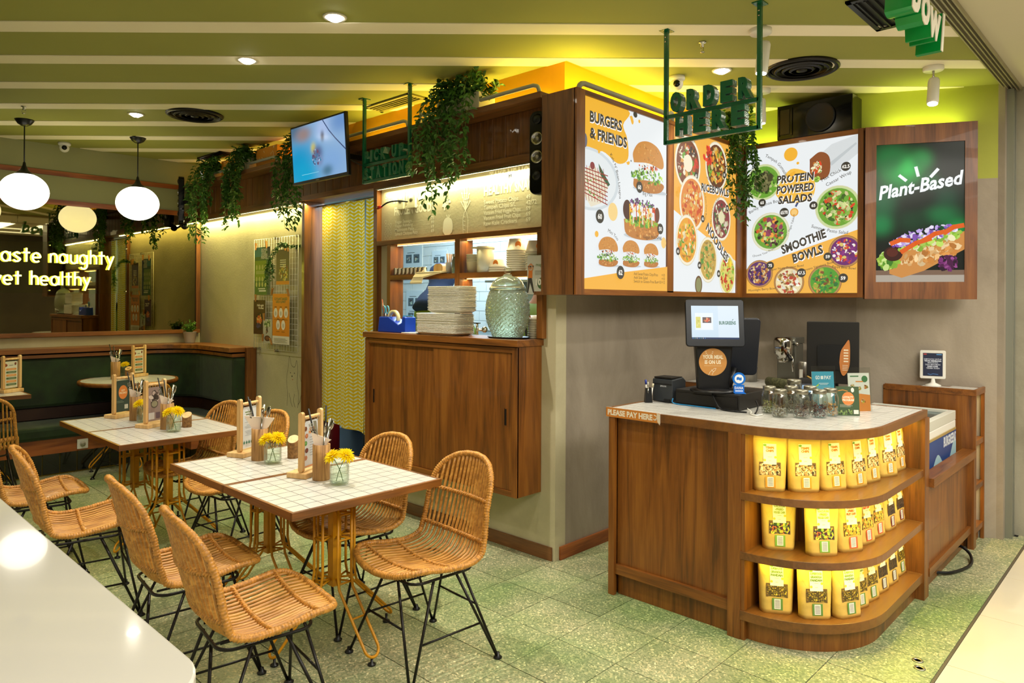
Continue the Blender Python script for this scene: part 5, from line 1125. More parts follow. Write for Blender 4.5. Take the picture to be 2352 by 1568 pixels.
t = thing('straw_cup', 'clear cup of pale paper straws on the left hatch shelf', 'cup', (3.37, 3.82, SH)); MB().lathe([(.0001, 0), (.022, 0), (.026, .08), (.024, .08), (.020, .004), (.0001, .004)], (3.37, 3.82, SH), 18).build('cup_body', mat('frosted_plastic', '#dfe0d8', .3, trans=.4), t)
m_ = MB(); R_ = random.Random(1)
for i in range(12): a = R_.uniform(0, 6.28); m_.tube([(3.37+.010*cos(a), 3.82+.010*sin(a), SH+.01), (3.37+.020*cos(a), 3.82+.020*sin(a), SH+.135+R_.uniform(0, .01))], .003, 6)
m_.build('straws', mat('straw_paper', '#e6c9ae', .6), t, kind='stuff')
def sjar(x, y, lab):
    t = thing('glass_jar', lab, 'jar', (x, y, SH)); MB().lathe([(.0001, 0), (.024, 0), (.026, .01), (.026, .09), (.020, .105), (.020, .12)], (x, y, SH), 18).build('glass_body', mat('spice_jar_glass', '#9fa58a', .1, trans=.7), t); MB().lathe([(.023, .118), (.023, .135), (.0001, .136)], (x, y, SH), 18).build('lid', STEEL, t)
sjar(3.40, 3.755, 'small glass jar at the right end of the left hatch shelf'); sjar(3.35, 3.730, 'small glass jar against the middle upright of the hatch')
CUPP = mat('translucent_tub_plastic', '#ece2bd', .35, trans=.25)
t = thing('deli_tub_stack', 'short stack of translucent deli tubs beside the middle upright', 'tub', (3.38, 3.585, SH))
for i in range(5): MB().lathe([(.0001, 0), (.038, 0), (.044, .075), (.048, .077), (.044, .080), (.0001, .08)] if i == 4 else [(.038, .0), (.044, .075), (.048, .077), (.044, .080)], (3.38, 3.585, SH+i*.012), 22).build('tub', CUPP, t)
t = thing('tall_tub', 'tall cylindrical translucent tub on the right hatch shelf', 'tub', (3.38, 3.46, SH)); MB().lathe([(.0001, 0), (.058, 0), (.060, .165), (.0001, .165)], (3.38, 3.46, SH), 28).build('tub_body', CUPP, t); MB().lathe([(.062, .158), (.062, .176), (.0001, .178)], (3.38, 3.46, SH), 28).build('lid', CUPP, t); MB().lathe([(.0001, 0), (.05, 0), (.052, .008), (.0001, .010)], (3.37, 3.52, SH+.166), 20).build('tilted_lid', CUPP, t)
PB = mat('paper_bowl_white', '#efe6cc', .5); OD = mat('orange_dot', '#f08a2c', .5)
def pbowls(x, y, n, r, h, lab, dy, z=SH, tallup=True):
    t = thing('paper_bowl_stack', lab, 'bowl', (x, y, z), 0, 'stacked white paper bowls')
    for i in range(n):
        zz = z+i*.0145; pr_ = [(r*1.05, 0), (r*1.09, .003), (r*1.09, .008), (r*1.03, .010)]
        if i == n-1: pr_ += [(r*.80, h), (.0001, h)]
        else: pr_ += [(r*1.0, .016)]
        MB().lathe(pr_, (x, y, zz), 28).build('paper_bowl', PB, t)
    zz = z+(n-1)*.0145+h*.5; an = math.atan2(-.6+dy, -.8); rr = r*.94
    m_ = MB(); vs = [(x+cos(an+u_)*(rr+.002-.0*abs(v_)), y+sin(an+u_)*(rr+.002), zz+v_) for u_, v_ in [(.32*cos(k*PI/6), .022*sin(k*PI/6)) for k in range(12)]]; vs = [(x+(vx-x)*(1-.9*(vz-zz)), y+(vy-y)*(1-.9*(vz-zz)), vz) for vx, vy, vz in vs]; m_.add(vs, [tuple(range(12))]).build('orange_logo_dot', OD, t)
    return t
pbowls(3.375, 3.335, 3, .058, .055, 'low stack of upturned paper bowls with orange dot on the hatch shelf', .2)
pbowls(3.375, 3.16, 10, .066, .080, 'tall stack of upturned white paper bowls on the right hatch shelf', -.3)
pbowls(3.385, 3.010, 9, .060, .075, 'paper bowl stack at the right end behind the 10K leaflet', -1)
pbowls(3.40, 3.00, 9, .060, .03, 'paper bowl stack on the counter behind the glass dispenser', 1, CT)
# tape dispenser with scissors
t = thing('tape_dispenser', 'blue desk tape dispenser with a roll of tape on the pick-up counter', 'tape dispenser', (3.24, 4.28, CT))
BLU = mat('blue_plastic', '#0b3bb0', .3, coat=.3)
MB().slab([(0, 0), (.335, 0), (.335, .115), (.30, .12), (.29, .075), (.25, .06), (.13, .115), (.02, .115)], (3.20, 4.44, CT), (0, -1, 0), (0, 0, 1), -.10).build('base', BLU, t, bevel=.006)
m_ = MB(); m_.lathe([(.045, -.012), (.065, -.012), (.065, .012), (.045, .012)], (0, 0, 0), 28, closed=True).xf(Matrix.Translation((3.25, 4.305, CT+.10)) @ Matrix.Rotation(PI/2, 4, 'Y')).build('tape_roll', mat('tape_roll_cream', '#d9cf9a', .4), t)
MB().box((3.225, 4.11, CT+.10), (3.275, 4.125, CT+.122)).build('cutter', STEEL, t)
t = thing('scissors', 'blue-handled scissors standing in the tape dispenser', 'scissors', (3.25, 4.405, CT+.1))
for s in (-1, 1): MB().tube([(3.25, 4.405+s*.022+.017*cos(a*PI/6), CT+.165+.030*sin(a*PI/6)) for a in range(12)], .005, 6, closed=True).build('handle_loop', mat('pale_blue_plastic', '#5fb0c8', .4), t)
MB().tube([(3.25, 4.412, CT+.14), (3.25, 4.405, CT+.09)], .004, 6).build('blade', STEEL, t)
t = thing('pen', 'copper-coloured pen beside the blue-handled scissors', 'pen', (3.25, 4.42, CT+.1)); MB().tube([(3.245, 4.415, CT+.10), (3.245, 4.445, CT+.245)], .0045, 8).build('barrel', mat('copper', '#a86048', .3, .6), t)
# plate stacks
PLT = mat('white_melamine', '#e6e2d2', .25, coat=.3)
def plate_stack(x, y, z, a, b, n, dz, lab):
    t = thing('plate_stack', lab, 'plates', (x, y, z)); R = random.Random(n)
    me = None
    for i in range(n):
        if me is None:
            m_ = MB(); q0 = rrect(a*.80, b*.80, .03, 4); q1 = rrect(a, b, .04, 4); q2 = rrect(a*.96, b*.96, .04, 4); k = len(q0)
            vs = [(u_, v_, 0) for u_, v_ in q0]+[(u_, v_, .018) for u_, v_ in q1]+[(u_, v_, .021) for u_, v_ in q2]+[(u_*.98, v_*.98, .004) for u_, v_ in q0]
            fs = [tuple(reversed(range(k))), tuple(3*k+i_ for i_ in range(k))]
            for r_ in range(3): fs += [(r_*k+i_, r_*k+(i_+1) % k, (r_+1)*k+(i_+1) % k, (r_+1)*k+i_) for i_ in range(k)]
            o = m_.add(vs, fs, 0, None, False).build('plate', PLT, t, local=True); me = o.data
        else: o = inst('plate', me, (0, 0, 0), t, off=False)
        o.location = (R.uniform(-.003, .003), R.uniform(-.004, .004), i*dz)
    return t
plate_stack(3.245, 3.72, CT+.001, .18, .46, 16, .0085, 'broad lower stack of white rectangular plates on the pick-up counter')
plate_stack(3.255, 3.66, CT+.155, .16, .38, 19, .0088, 'taller upper stack of white plates on top of the broad plates')
tr = thing('serving_tray', 'dark serving tray under the glass dispenser', 'tray', (3.24, 3.2, CT)); m_ = MB(); m_.lathe([(.0001, 0), (.15, 0), (.165, .010), (.162, .011), (.148, .003), (.0001, .003)], (3.265, 3.13, CT+.0005), 36, sx=.62, sy=1.0).build('tray_body', BLKP, tr)
pp_ = thing('white_tray_corner', 'white rectangular tray lying flat at the left of the plates', 'tray', (3.22, 3.98, CT)); MB().box((3.16, 3.93, CT+.001), (3.34, 4.10, CT+.008)).build('tray_body', PLT, pp_, bevel=.004)
# glass dispenser
gd = thing('drink_dispenser', 'big cut-glass drink dispenser with lid and tap on the pick-up counter', 'dispenser', (3.25, 3.125, CT+.005))
DG = bpy.data.materials.new('cut_glass'); nt, N, L, B = nodes(DG); B.inputs['Base Color'].default_value = (.80, .90, .66, 1); B.inputs['Roughness'].default_value = .12; B.inputs['Transmission Weight'].default_value = .78; B.inputs['IOR'].default_value = 1.35
c_ = (3.25, 3.125, CT+.006)
prof = [(.10, 0), (.108, .004), (.118, .03), (.145, .085), (.158, .145), (.155, .215), (.138, .275), (.124, .300)]
m_ = MB(); SEG = 112; pf = smooth([(r, z, 0) for r, z in prof], 12); vs = []
for i, pnt in enumerate(pf):
    for k in range(SEG):
        u_ = k/SEG*28; v_ = i/len(pf)*16; f = max(0, 1-2.6*abs((u_+v_) % 1-.5))+max(0, 1-2.6*abs((u_-v_) % 1-.5))+.7*max(0, 1-3*abs(u_ % 1-.5)); r = pnt.x-.0035+.0028*f
        a = 2*PI*k/SEG; vs.append((c_[0]+r*.74*cos(a), c_[1]+r*sin(a), c_[2]+pnt.y))
n = len(pf); m_.add(vs, [(i*SEG+k, i*SEG+(k+1) % SEG, (i+1)*SEG+(k+1) % SEG, (i+1)*SEG+k) for i in range(n-1) for k in range(SEG)]+[tuple(reversed(range(SEG)))], 0, None, False).build('glass_body', DG, gd)
MB().lathe([(.0001, .012), (.100, .012), (.135, .085), (.148, .145), (.143, .215), (.135, .245), (.0001, .245)], c_, 40, sx=.74).build('water', WATER, gd)
MB().lathe([(.128, .300), (.132, .306), (.128, .316), (.105, .352), (.070, .378), (.030, .390), (.030, .398), (.0001, .398)], c_, 40, sx=.78).build('lid', DG, gd); k_ = MB(); k_.ball((c_[0], c_[1], c_[2]+.425), .027, 12, 7).build('lid_knob', GLASS, gd)
ta = MB().tube([(3.16, 3.22, CT+.055), (3.12, 3.25, CT+.055), (3.105, 3.262, CT+.055)], .009, 10); ta.tube([(3.112, 3.258, CT+.095), (3.112, 3.258, CT+.022)], .008, 10); ta.ball((3.150, 3.228, CT+.055), .020, 12, 8); ta.box((3.104, 3.235, CT+.092), (3.120, 3.285, CT+.099)); ta.build('tap', CHR, gd)
# 10K leaflet hung on the frame
t = thing('promo_leaflet', 'leaflet with a stretching figure and green 10K disc beside the hatch', 'leaflet', (3.27, 2.985, 1.645))
def d_10k(p, W, Hh):
    p.bg('#c9c9bc'); p.disc(W*.78, Hh*.28, W*.20, '#4b6a3c', W*.24); p.text('10K', W*.78, Hh*.24, .052, '#f0efe0', .04, 'c')
    p.text('magic', W*.72, Hh*.72, .03, '#6a7f4c', .01, 'c')
    for i in range(5): p.rect(W*.45, Hh*(.50+.025*i), W*.95, Hh*(.506+.025*i), '#4a4a42')
    p.poly([(W*.05, Hh*.42), (W*.30, Hh*.42), (W*.30, Hh*.62), (W*.08, Hh*.62)], '#d9782c'); p.poly([(W*.05, Hh*.42), (W*.26, Hh*.42), (W*.42, Hh*.04), (W*.34, Hh*.04), (W*.17, Hh*.30), (W*.06, Hh*.04), (W*.0, Hh*.04)], '#3c3834')
    p.disc(W*.19, Hh*.68, W*.07, '#c98a5c'); p.line([(W*.10, Hh*.62), (W*.07, Hh*.72), (W*.2, Hh*.78)], .010, '#c98a5c'); p.line([(W*.30, Hh*.62), (W*.34, Hh*.72), (W*.22, Hh*.78)], .010, '#c98a5c'); p.disc(W*.19, Hh*.715, W*.06, '#4a3c34', W*.03)
p = Print(.145, .24); d_10k(p, .145, .24); MB().box((3.284, 2.842, 1.645), (3.2865, 2.987, 1.885)).build('card', PAPER, t); p.build('artwork', (3.2835, 2.987, 1.645), (0, -1, 0), (0, 0, 1), PRINT, t)
MB().box((3.288, 2.835, 1.64), (3.290, 2.99, 1.90)).build('clear_sleeve', thin('clear_sleeve', (.93, .95, .93), .3, .03), t)
# socket plates with gooseneck light
t = thing('gooseneck_lamp', 'small gooseneck lamp with red tip plugged in over the painted menu', 'lamp', (3.33, 4.25, 2.33)); MB().tube(smooth([(3.33, 4.25, 2.345), (3.30, 4.33, 2.355), (3.28, 4.42, 2.35), (3.275, 4.50, 2.325)], 6), .006, 8).build('gooseneck', BLKP, t); MB().tube([(3.275, 4.50, 2.325), (3.272, 4.545, 2.318)], [.011, .013], 10).build('red_tip', mat('red_plastic', '#b01c14', .4), t)
for i, (y0, y1, lab) in enumerate(((4.31, 4.39, 'left white socket plate on the painted menu wall'), (4.17, 4.27, 'right white socket plate holding the gooseneck lamp'))):
    t = thing('socket_plate', lab, 'socket', (AX, y0, 2.30), 0, 'socket plates over the painted menu'); MB().box((3.338, y0, 2.295), (AX-.001, y1, 2.435)).build('plate', mat('socket_cream', '#dcd8b4', .4), t, bevel=.004)
    m_ = MB(); m_.lathe([(.026, 0), (.026, -.003), (.0001, -.003)], (0, 0, 0), 20).xf(Matrix.Translation((3.337, (y0+y1)/2, 2.37)) @ Matrix.Rotation(-PI/2, 4, 'Y')).build('socket_well', mat('socket_shade', '#a9a68a', .5), t)

# ================================================================== KITCHEN BEYOND THE HATCH
def paper_sheet(y1, y0, z0, z1, lab, sd):
    t = thing('wall_notice', lab, 'notice', (5.09, y1, z0), 0, 'notices on the kitchen wall'); W_, H_ = y1-y0, z1-z0; p = Print(W_, H_); p.bg('#d8e6ee'); R = random.Random(sd)
    for j in range(2):
        for i in range(2): p.rect(W_*(.12+.42*i), H_*(.55-.42*j), W_*(.44+.42*i), H_*(.78-.42*j), '#5a6a72'); p.scatter(W_*(.28+.42*i), H_*(.665-.42*j), W_*.13, H_*.09, ['#8aa0a8', '#c8d8c0', '#4a3a38', '#d8c0a0'], 14, W_*.05, sd+i+j)
        p.rect(W_*.2, H_*(.82-.42*j), W_*.6, H_*(.835-.42*j), '#4a5a64')
    MB().box((5.084, y0, z0), (5.091, y1, z1)).build('card', PAPER, t); p.build('artwork', (5.0835, y1, z0), (0, -1, 0), (0, 0, 1), PRINT, t)
paper_sheet(6.55, 6.22, 1.80, 2.22, 'kitchen notice with four photos, left opening of the hatch', 1); paper_sheet(6.05, 5.80, 1.85, 2.15, 'kitchen notice sheet right of the brown wall post', 5); paper_sheet(5.66, 5.45, 1.85, 2.15, 'kitchen notice sheet next to the staff member', 9)
paper_sheet(6.5, 6.2, 1.32, 1.72, 'white recipe sheet low on the kitchen wall', 13)
sk = thing('kitchen_counter', 'dark steel kitchen counter beyond the hatch', 'counter', (4.8, 5.0, KF)); MB().box((4.62, 3.2, .98), (5.04, 6.9, 1.02)).build('worktop', BRUSH, sk); MB().box((4.66, 3.2, KF), (5.04, 6.9, .98)).build('cabinet_front', mat('dark_steel_panel', '#090a0c', .5), sk)
def clutter(x, y, z, r, h, m, lab, nm='pot', cat='pot'):
    t = thing(nm, lab, cat, (x, y, z)); MB().lathe([(.0001, 0), (r, 0), (r*1.02, h*.9), (r*1.08, h*.92), (r*1.08, h), (r*.3, h*1.06), (.0001, h*1.08)], (x, y, z), 24).build('body', m, t); MB().ball((x, y, z+h*1.12), r*.14, 10, 6).build('lid_knob', BLKP, t)
clutter(4.83, 4.05, 1.02, .17, .12, mat('pale_blue_enamel', '#9fb6c0', .3), 'pale blue lidded pan on the kitchen counter'); clutter(4.9, 4.5, 1.02, .13, .2, BRUSH, 'steel stock pot on the kitchen counter'); clutter(4.84, 5.2, 1.02, .14, .16, BRUSH, 'steel pan left of the pots on the kitchen counter')
ks = thing('kitchen_shelf', 'steel wall shelf in the kitchen with pans on it', 'shelf', (4.95, 4.1, 1.78)); MB().box((4.78, 3.3, 1.78), (5.09, 4.9, 1.80)).build('board', BRUSH, ks); MB().box((4.8, 3.4, 1.66), (5.08, 3.42, 1.78)).box((4.8, 4.7, 1.66), (5.08, 4.72, 1.78)).build('bracket', BRUSH, ks)
clutter(4.87, 4.15, 1.80, .2, .09, mat('grey_lid', '#7d8c90', .4), 'wide grey lidded dish on the kitchen wall shelf'); clutter(4.92, 3.65, 1.80, .12, .13, mat('blue_tub', '#2f6f8c', .4), 'blue tub on the kitchen wall shelf', 'tub', 'tub')
bc = thing('blue_chair', 'light blue plastic chair back seen low in the kitchen', 'chair', (4.1, 5.40, KF)); PBL = mat('light_blue_plastic', '#3f9fd0', .35)
MB().slab(rrect(.38, .34, .07, 5, .19, .17), (4.22, 5.59, 1.12), (0, -1, 0), (0, 0, 1), .02).build('backrest', PBL, bc)
MB().box((3.84, 5.22, KF+.80), (4.22, 5.58, KF+.83)).build('seat', PBL, bc, bevel=.01)
for x in (3.86, 4.19):
    for y in (5.24, 5.55): MB().tube([(x, y, KF), (x, y, KF+.80)], .014, 8).build('leg', BRUSH, bc)
vs_ = MB().box((4.205, 5.25, .95), (4.218, 5.28, 1.2)).box((4.205, 5.52, .95), (4.218, 5.55, 1.2)).build('back_support', BRUSH, bc)

def skin(name, verts, edges, radii, m, parent, sub=2, root=0):
    me = bpy.data.meshes.new(name); me.from_pydata(verts, edges, []); me.materials.append(m); o = bpy.data.objects.new(name, me); COL.objects.link(o); o.parent = parent
    o.modifiers.new('skin', 'SKIN'); me.skin_vertices.new(name='') if not me.skin_vertices else None
    for i, r in enumerate(radii):
        r = r if isinstance(r, tuple) else (r, r); me.skin_vertices[0].data[i].radius = r
    me.skin_vertices[0].data[root].use_root = True
    o.modifiers['skin'].use_smooth_shade = True; s = o.modifiers.new('sub', 'SUBSURF'); s.levels = sub; s.render_levels = sub; OFF[o.name] = Vector((0, 0, 0)); return o
SKIN = mat('skin', '#8a5a3c', .5)
def person(x, y, z, rz, lab, shirt, trouser, head_tilt=.0, arms=((.30, .22, 1.18), (.36, .16, 1.02))):
    """standing figure, faces local +x"""
    t = thing('person', lab, 'person', (x, y, z), rz)
    V = [(0, 0, .93), (.0, 0, 1.08), (0, 0, 1.25), (.0, 0, 1.40), (.015, 0, 1.47), (.03, 0, 1.56)]; E = [(0, 1), (1, 2), (2, 3), (3, 4), (4, 5)]; Rr = [(.11, .08), (.10, .07), (.11, .075), (.06, .05), (.055, .052), (.052, .050)]
    for s in (1, -1):
        b = len(V)+1; el, wr = arms; V += [(0, .09*s, 1.385), (0, .17*s, 1.39), (el[0]*.5-.03, .24*s, 1.15), (el[0], el[1]*s, 1.08), (wr[0], wr[1]*s, wr[2])]; E += [(3, b-1), (b-1, b), (b, b+1), (b+1, b+2), (b+2, b+3)]; Rr += [.05, .042, .038, .034, .026]
        V += [(wr[0]+.06, wr[1]*s, wr[2]-.02)]; E += [(b+3, b+4)]; Rr += [(.035, .016)]
        for k, (dy, L_) in enumerate(((-.030, .062), (-.010, .075), (.010, .078), (.028, .066))):
            c = len(V); V += [(wr[0]+.09, wr[1]*s+dy, wr[2]-.03), (wr[0]+.09+L_*.6, wr[1]*s+dy, wr[2]-.045), (wr[0]+.09+L_*.8, wr[1]*s+dy, wr[2]-.07)]; E += [(b+4, c), (c, c+1), (c+1, c+2)]; Rr += [.010, .009, .008]
        c = len(V); V += [(wr[0]+.045, wr[1]*s-.035*s, wr[2]-.02), (wr[0]+.08, wr[1]*s-.055*s, wr[2]-.04)]; E += [(b+4, c), (c, c+1)]; Rr += [.011, .009]
        c = len(V); V += [(0, .10*s, .88), (.01, .11*s, .50), (-.01, .11*s, .10), (.0, .11*s, .05), (.14, .12*s, .035)]; E += [(0, c), (c, c+1), (c+1, c+2), (c+2, c+3), (c+3, c+4)]; Rr += [.065, .060, .042, .04, (.040, .028)]
    skin('body', V, E, Rr, SKIN, t)
    Vs = [(0, 0, .88), (0, 0, 1.06), (0, 0, 1.22), (0, 0, 1.36), (.01, 0, 1.455)]; Es = [(0, 1), (1, 2), (2, 3), (3, 4)]; Rs = [(.185, .15), (.16, .125), (.17, .13), (.13, .105), (.07, .065)]
    for s in (1, -1): b = len(Vs)+1; el, wr = arms; Vs += [(0, .10*s, 1.37), (0, .18*s, 1.375), (el[0]*.5-.03, .245*s, 1.15), (el[0], el[1]*s, 1.08), (wr[0]-.02, wr[1]*s, wr[2]+.01)]; Es += [(3, b-1), (b-1, b), (b, b+1), (b+1, b+2), (b+2, b+3)]; Rs += [(.10, .095), .080, .070, .058, .044]
    skin('shirt', Vs, Es, Rs, shirt, t)
    Vt = [(0, 0, 1.00), (0, 0, .93)]; Et = [(0, 1)]; Rt = [(.15, .12), (.155, .125)]
    for s in (1, -1): c = len(Vt); Vt += [(0, .09*s, .84), (.01, .11*s, .50), (-.01, .11*s, .07)]; Et += [(1, c), (c, c+1), (c+1, c+2)]; Rt += [.10, .078, .06]
    skin('trousers', Vt, Et, Rt, trouser, t)
    for s in (1, -1): MB().tube([(-.06, .115*s, .045), (0, .115*s, .05), (.09, .12*s, .042), (.165, .122*s, .034), (.19, .122*s, .03)], [.038, .050, .046, .038, .022], 12).build('shoe', BLKP, t, local=True)
    hc = (.035+.05*head_tilt, 0, 1.625); h = MB(); h.ball((0, 0, 0), .098, 24, 16, sc=(1.0, .80, 1.18)); h.xf(Matrix.Translation(hc) @ Matrix.Rotation(head_tilt, 4, 'Y')); hd = h.build('head', SKIN, t, local=True)
    Mh = Matrix.Translation(hc) @ Matrix.Rotation(head_tilt, 4, 'Y')
    MB().tube([(.095, 0, .015), (.115, 0, -.015), (.100, 0, -.025)], [.008, .013, .008], 8).xf(Mh).build('nose', SKIN, hd, local=True)
    for s in (1, -1):
        MB().ball((.083, s*.032, .012), .011, 10, 6).xf(Mh).build('eye', mat('eye_white', '#e6e2da', .3), hd, local=True); MB().ball((.092, s*.032, .012), .005, 8, 5).xf(Mh).build('iris', BLKP, hd, local=True); MB().ball((0, s*.079, -.005), .022, 10, 6, sc=(.7, .4, 1.2)).xf(Mh).build('ear', SKIN, hd, local=True)
    MB().tube([(.088, -.022, -.052), (.096, 0, -.055), (.088, .022, -.052)], [.003, .006, .003], 8).xf(Mh).build('mouth', mat('lips', '#7a3a34', .5), hd, local=True)
    return t, Mh
NAVY = mat('navy_cloth', '#0d1d3a', .8, bump=.2, bscale=12); OLSH = mat('olive_green_shirt', '#6f8018', .8, bump=.2, bscale=14); DKTR = mat('dark_trousers', '#15181c', .8)
t1, Mh = person(4.0, 4.66, KF, .35, 'person in a navy headscarf and olive green shirt, back turned, beyond the hatch', OLSH, DKTR, .35)
m_ = MB(); m_.lathe([(.185, -.29), (.17, -.24), (.145, -.18), (.105, -.12), (.100, -.04), (.118, .03), (.112, .09), (.075, .135), (.0001, .150)], (0, 0, 0), 28, sx=1.0, sy=1.05); m_.v = [(x-(.012 if z > -.1 else .035), y, z) for x, y, z in m_.v]; m_.f = [f for f in m_.f if not all(m_.v[i][0] > .055 and -.10 < m_.v[i][2] < .07 for i in f)]; m_.sm = [True]*len(m_.f); m_.m = [0]*len(m_.f); m_.c = [None]*len(m_.f)
m_.xf(Mh).build('headscarf', NAVY, t1, local=True)
t2, Mh = person(4.0, 3.52, KF, .1, 'person in a green cap and olive shirt working behind the glass dispenser', mat('dark_olive_shirt', '#5a6a1c', .8), DKTR, .15)
MB().lathe([(.112, .0), (.118, .03), (.108, .09), (.07, .13), (.0001, .145)], (0, 0, 0), 28, sy=.86).xf(Mh).build('cap', mat('dark_green_cap', '#20382a', .8), t2, local=True)
MB().slab([(.07, -.075), (.15, -.055), (.175, 0), (.15, .055), (.07, .075)], (0, 0, .015), (1, 0, 0), (0, 1, 0), .008).xf(Mh).build('cap_brim', MATS['dark_green_cap'], t2, local=True)
MB().tube(smooth([(.08, .10, 1.35), (.10, .09, 1.15), (.03, .11, .98)], 5), .012, 6).tube(smooth([(-.115, .09, 1.40), (-.12, .02, 1.2), (-.13, .0, 1.0)], 5), .012, 6).build('apron_strap', BLKP, t2, local=True)
# fire extinguisher-like red canister seen low through the doorway
rc = thing('red_canister', 'dark red canister seen low through the doorway left of the curtain', 'canister', (3.75, 5.95, KF)); MB().lathe([(.0001, 0), (.08, 0), (.085, .02), (.085, .50), (.05, .58), (.02, .60), (.02, .64), (.0001, .64)], (3.75, 5.95, KF), 24).build('tank', mat('dark_red_enamel', '#6a0f10', .3), rc); MB().box((3.72, 5.94, KF+.64), (3.80, 5.96, KF+.67)).build('handle', BLKP, rc)
# ================================================================== ORDER COUNTER
TZ = 1.018
RC2 = .48
def cpath(off, n=14):      # outline of the counter's curved front seen from above, offset inwards
    cx_, cy_ = 3.20+RC2, 1.03+RC2; r = RC2-off
    return [(3.20+off, 1.535)]+[(cx_+r*cos(rad(180+90*i/n)), cy_+r*sin(rad(180+90*i/n))) for i in range(n+1)]+[(4.31, 1.03+off)]
def cslab(o0, o1, z0, z1, m, nm, par, **k):
    a = cpath(o0); b = cpath(o1); n = len(a); mb = MB(); vs = [(x, y, z0) for x, y in a]+[(x, y, z0) for x, y in b]+[(x, y, z1) for x, y in a]+[(x, y, z1) for x, y in b]
    fs = [(0, n, 3*n, 2*n), (n-1, 3*n-1, 4*n-1, 2*n-1)]
    for i in range(n-1): fs += [(i, n+i, n+i+1, i+1), (2*n+i, 2*n+i+1, 3*n+i+1, 3*n+i), (i, i+1, 2*n+i+1, 2*n+i), (n+i, 3*n+i, 3*n+i+1, n+i+1)]
    return mb.add(vs, fs).build(nm, m, par, **k)
oc = thing('order_counter', 'teak order counter with a curved corner of lit shelves and tiled top', 'counter', (3.9, 1.6, 0))
# left end panel
MB().box((3.20, 1.535, 0), (3.225, 1.60, .979)).box((3.20, 2.262, 0), (3.225, 2.30, .979)).build('end_stile', W_V, oc, bevel=.001)
MB().box((3.232, 1.60, .165), (3.25, 2.262, .979)).build('end_panel', W_V, oc)
MB().box((3.212, 1.60, .115), (3.25, 2.262, .168)).build('end_rail', W_Y, oc, bevel=.001)
MB().box((3.242, 1.60, 0), (3.26, 2.262, .115)).build('end_plinth', W_V, oc)
MB().box((3.225, 2.28, 0), (3.85, 2.30, .979)).box((3.83, 1.62, 0), (3.85, 2.28, .979)).box((3.85, 1.60, 0), (4.31, 1.62, .979)).build('inner_side_panel', W_V, oc)
MB().box((3.205, 1.515, 0), (3.69, 1.535, .979)).box((4.31, 1.02, 0), (4.40, 1.60, .979)).build('shelf_end_panel', W_V, oc)
cslab(.30, .32, .02, .98, W_V, 'shelf_back', oc)
for z0, z1, nm in ((.665, .702, 'shelf'), (.383, .420, 'shelf'), (.095, .140, 'shelf')): cslab(0, .30, z0, z1, W_E, nm, oc, bevel=.002)
cslab(.035, .055, 0, .095, W_V, 'curved_plinth', oc)
# top: wood rim and tiles
outer = [(3.20, 2.32), (3.20, 1.53)]+[(3.20+RC2+RC2*cos(rad(180+90*i/14)), 1.03+RC2+RC2*sin(rad(180+90*i/14))) for i in range(15)][1:]+[(4.40, 1.03), (4.40, 1.64), (3.90, 1.64), (3.90, 2.32)]
rim = MB(); ex = outer
def inset_path(off): return [(3.20+off, 2.32-off), (3.20+off, 1.53)]+[(3.20+RC2+(RC2-off)*cos(rad(180+90*i/14)), 1.03+RC2+(RC2-off)*sin(rad(180+90*i/14))) for i in range(15)][1:]+[(4.40-off, 1.03+off), (4.40-off, 1.64-off), (3.90-off, 1.64-off), (3.90-off, 2.32-off)]
MB().prism(inset_path(.002), .9785, TZ-.006).build('top_board', W_X, oc); ip = inset_path(.018); n = len(ex); rim.add([(x, y, .978) for x, y in ex]+[(x, y, TZ+.001) for x, y in ex]+[(x, y, TZ+.001) for x, y in ip]+[(x, y, TZ-.007) for x, y in ip], sum([[(i, (i+1) % n, n+(i+1) % n, n+i), (n+i, n+(i+1) % n, 2*n+(i+1) % n, 2*n+i), (2*n+i, 2*n+(i+1) % n, 3*n+(i+1) % n, 3*n+i)] for i in range(n)], [])).build('top_edge', W_E, oc)
MB().prism(inset_path(.016), TZ-.006, TZ-.0015).build('top_grout', GROUT, oc)
S = .0775
tme = MB().box((-S/2+.0024, -S/2+.0014, -.004), (S/2-.0024, S/2-.0014, 0)).build('tile', TILE_W, oc, local=True); td = tme.data; tme.location = (0, 0, -5)
def clip_conv(poly, cell):
    # cell clipped by the convex outline
    q = cell
    for i in range(len(poly)):
        (ax, ay), (bx, by) = poly[i], poly[(i+1) % len(poly)]; nx, ny = (by-ay), -(bx-ax); l = math.hypot(nx, ny)
        if l < 1e-6: continue
        q = clip(q, nx/l, ny/l, (ax*nx+ay*ny)/l)
        if not q: return []
    return q
convA = [(3.218, 2.302), (3.218, 1.53)]+[(3.20+RC2+(RC2-.018)*cos(rad(180+90*i/14)), 1.03+RC2+(RC2-.018)*sin(rad(180+90*i/14))) for i in range(15)][1:]+[(3.882, 1.048), (3.882, 2.302)]
convB = [(3.882, 1.048), (4.382, 1.048), (4.382, 1.622), (3.882, 1.622)]
cut = 0; bpy.data.objects.remove(tme)
for conv, x0, x1, y1 in ((convA, 3.218, 3.882, 2.30), (convB, 3.882, 4.382, 1.62)):
    i = 0
    while x0+i*S < x1:
        j = 0
        while y1-j*S > 1.03:
            cx_, cy_ = x0+(i+.5)*S, y1-(j+.5)*S; a = S/2-.0012; cell = [(cx_-a, cy_-a), (cx_+a, cy_-a), (cx_+a, cy_+a), (cx_-a, cy_+a)]
            q = clip_conv(conv, cell)
            ar = abs(sum(q[k-1][0]*q[k][1]-q[k][0]*q[k-1][1] for k in range(len(q))))/2 if len(q) > 2 else 0
            if ar > .97*4*a*a: inst('tile', td, (cx_, cy_, TZ), oc)
            elif ar > 1e-4: MB().prism(q, TZ-.004, TZ).build('tile', TILE_W, oc)
            j += 1
        i += 1
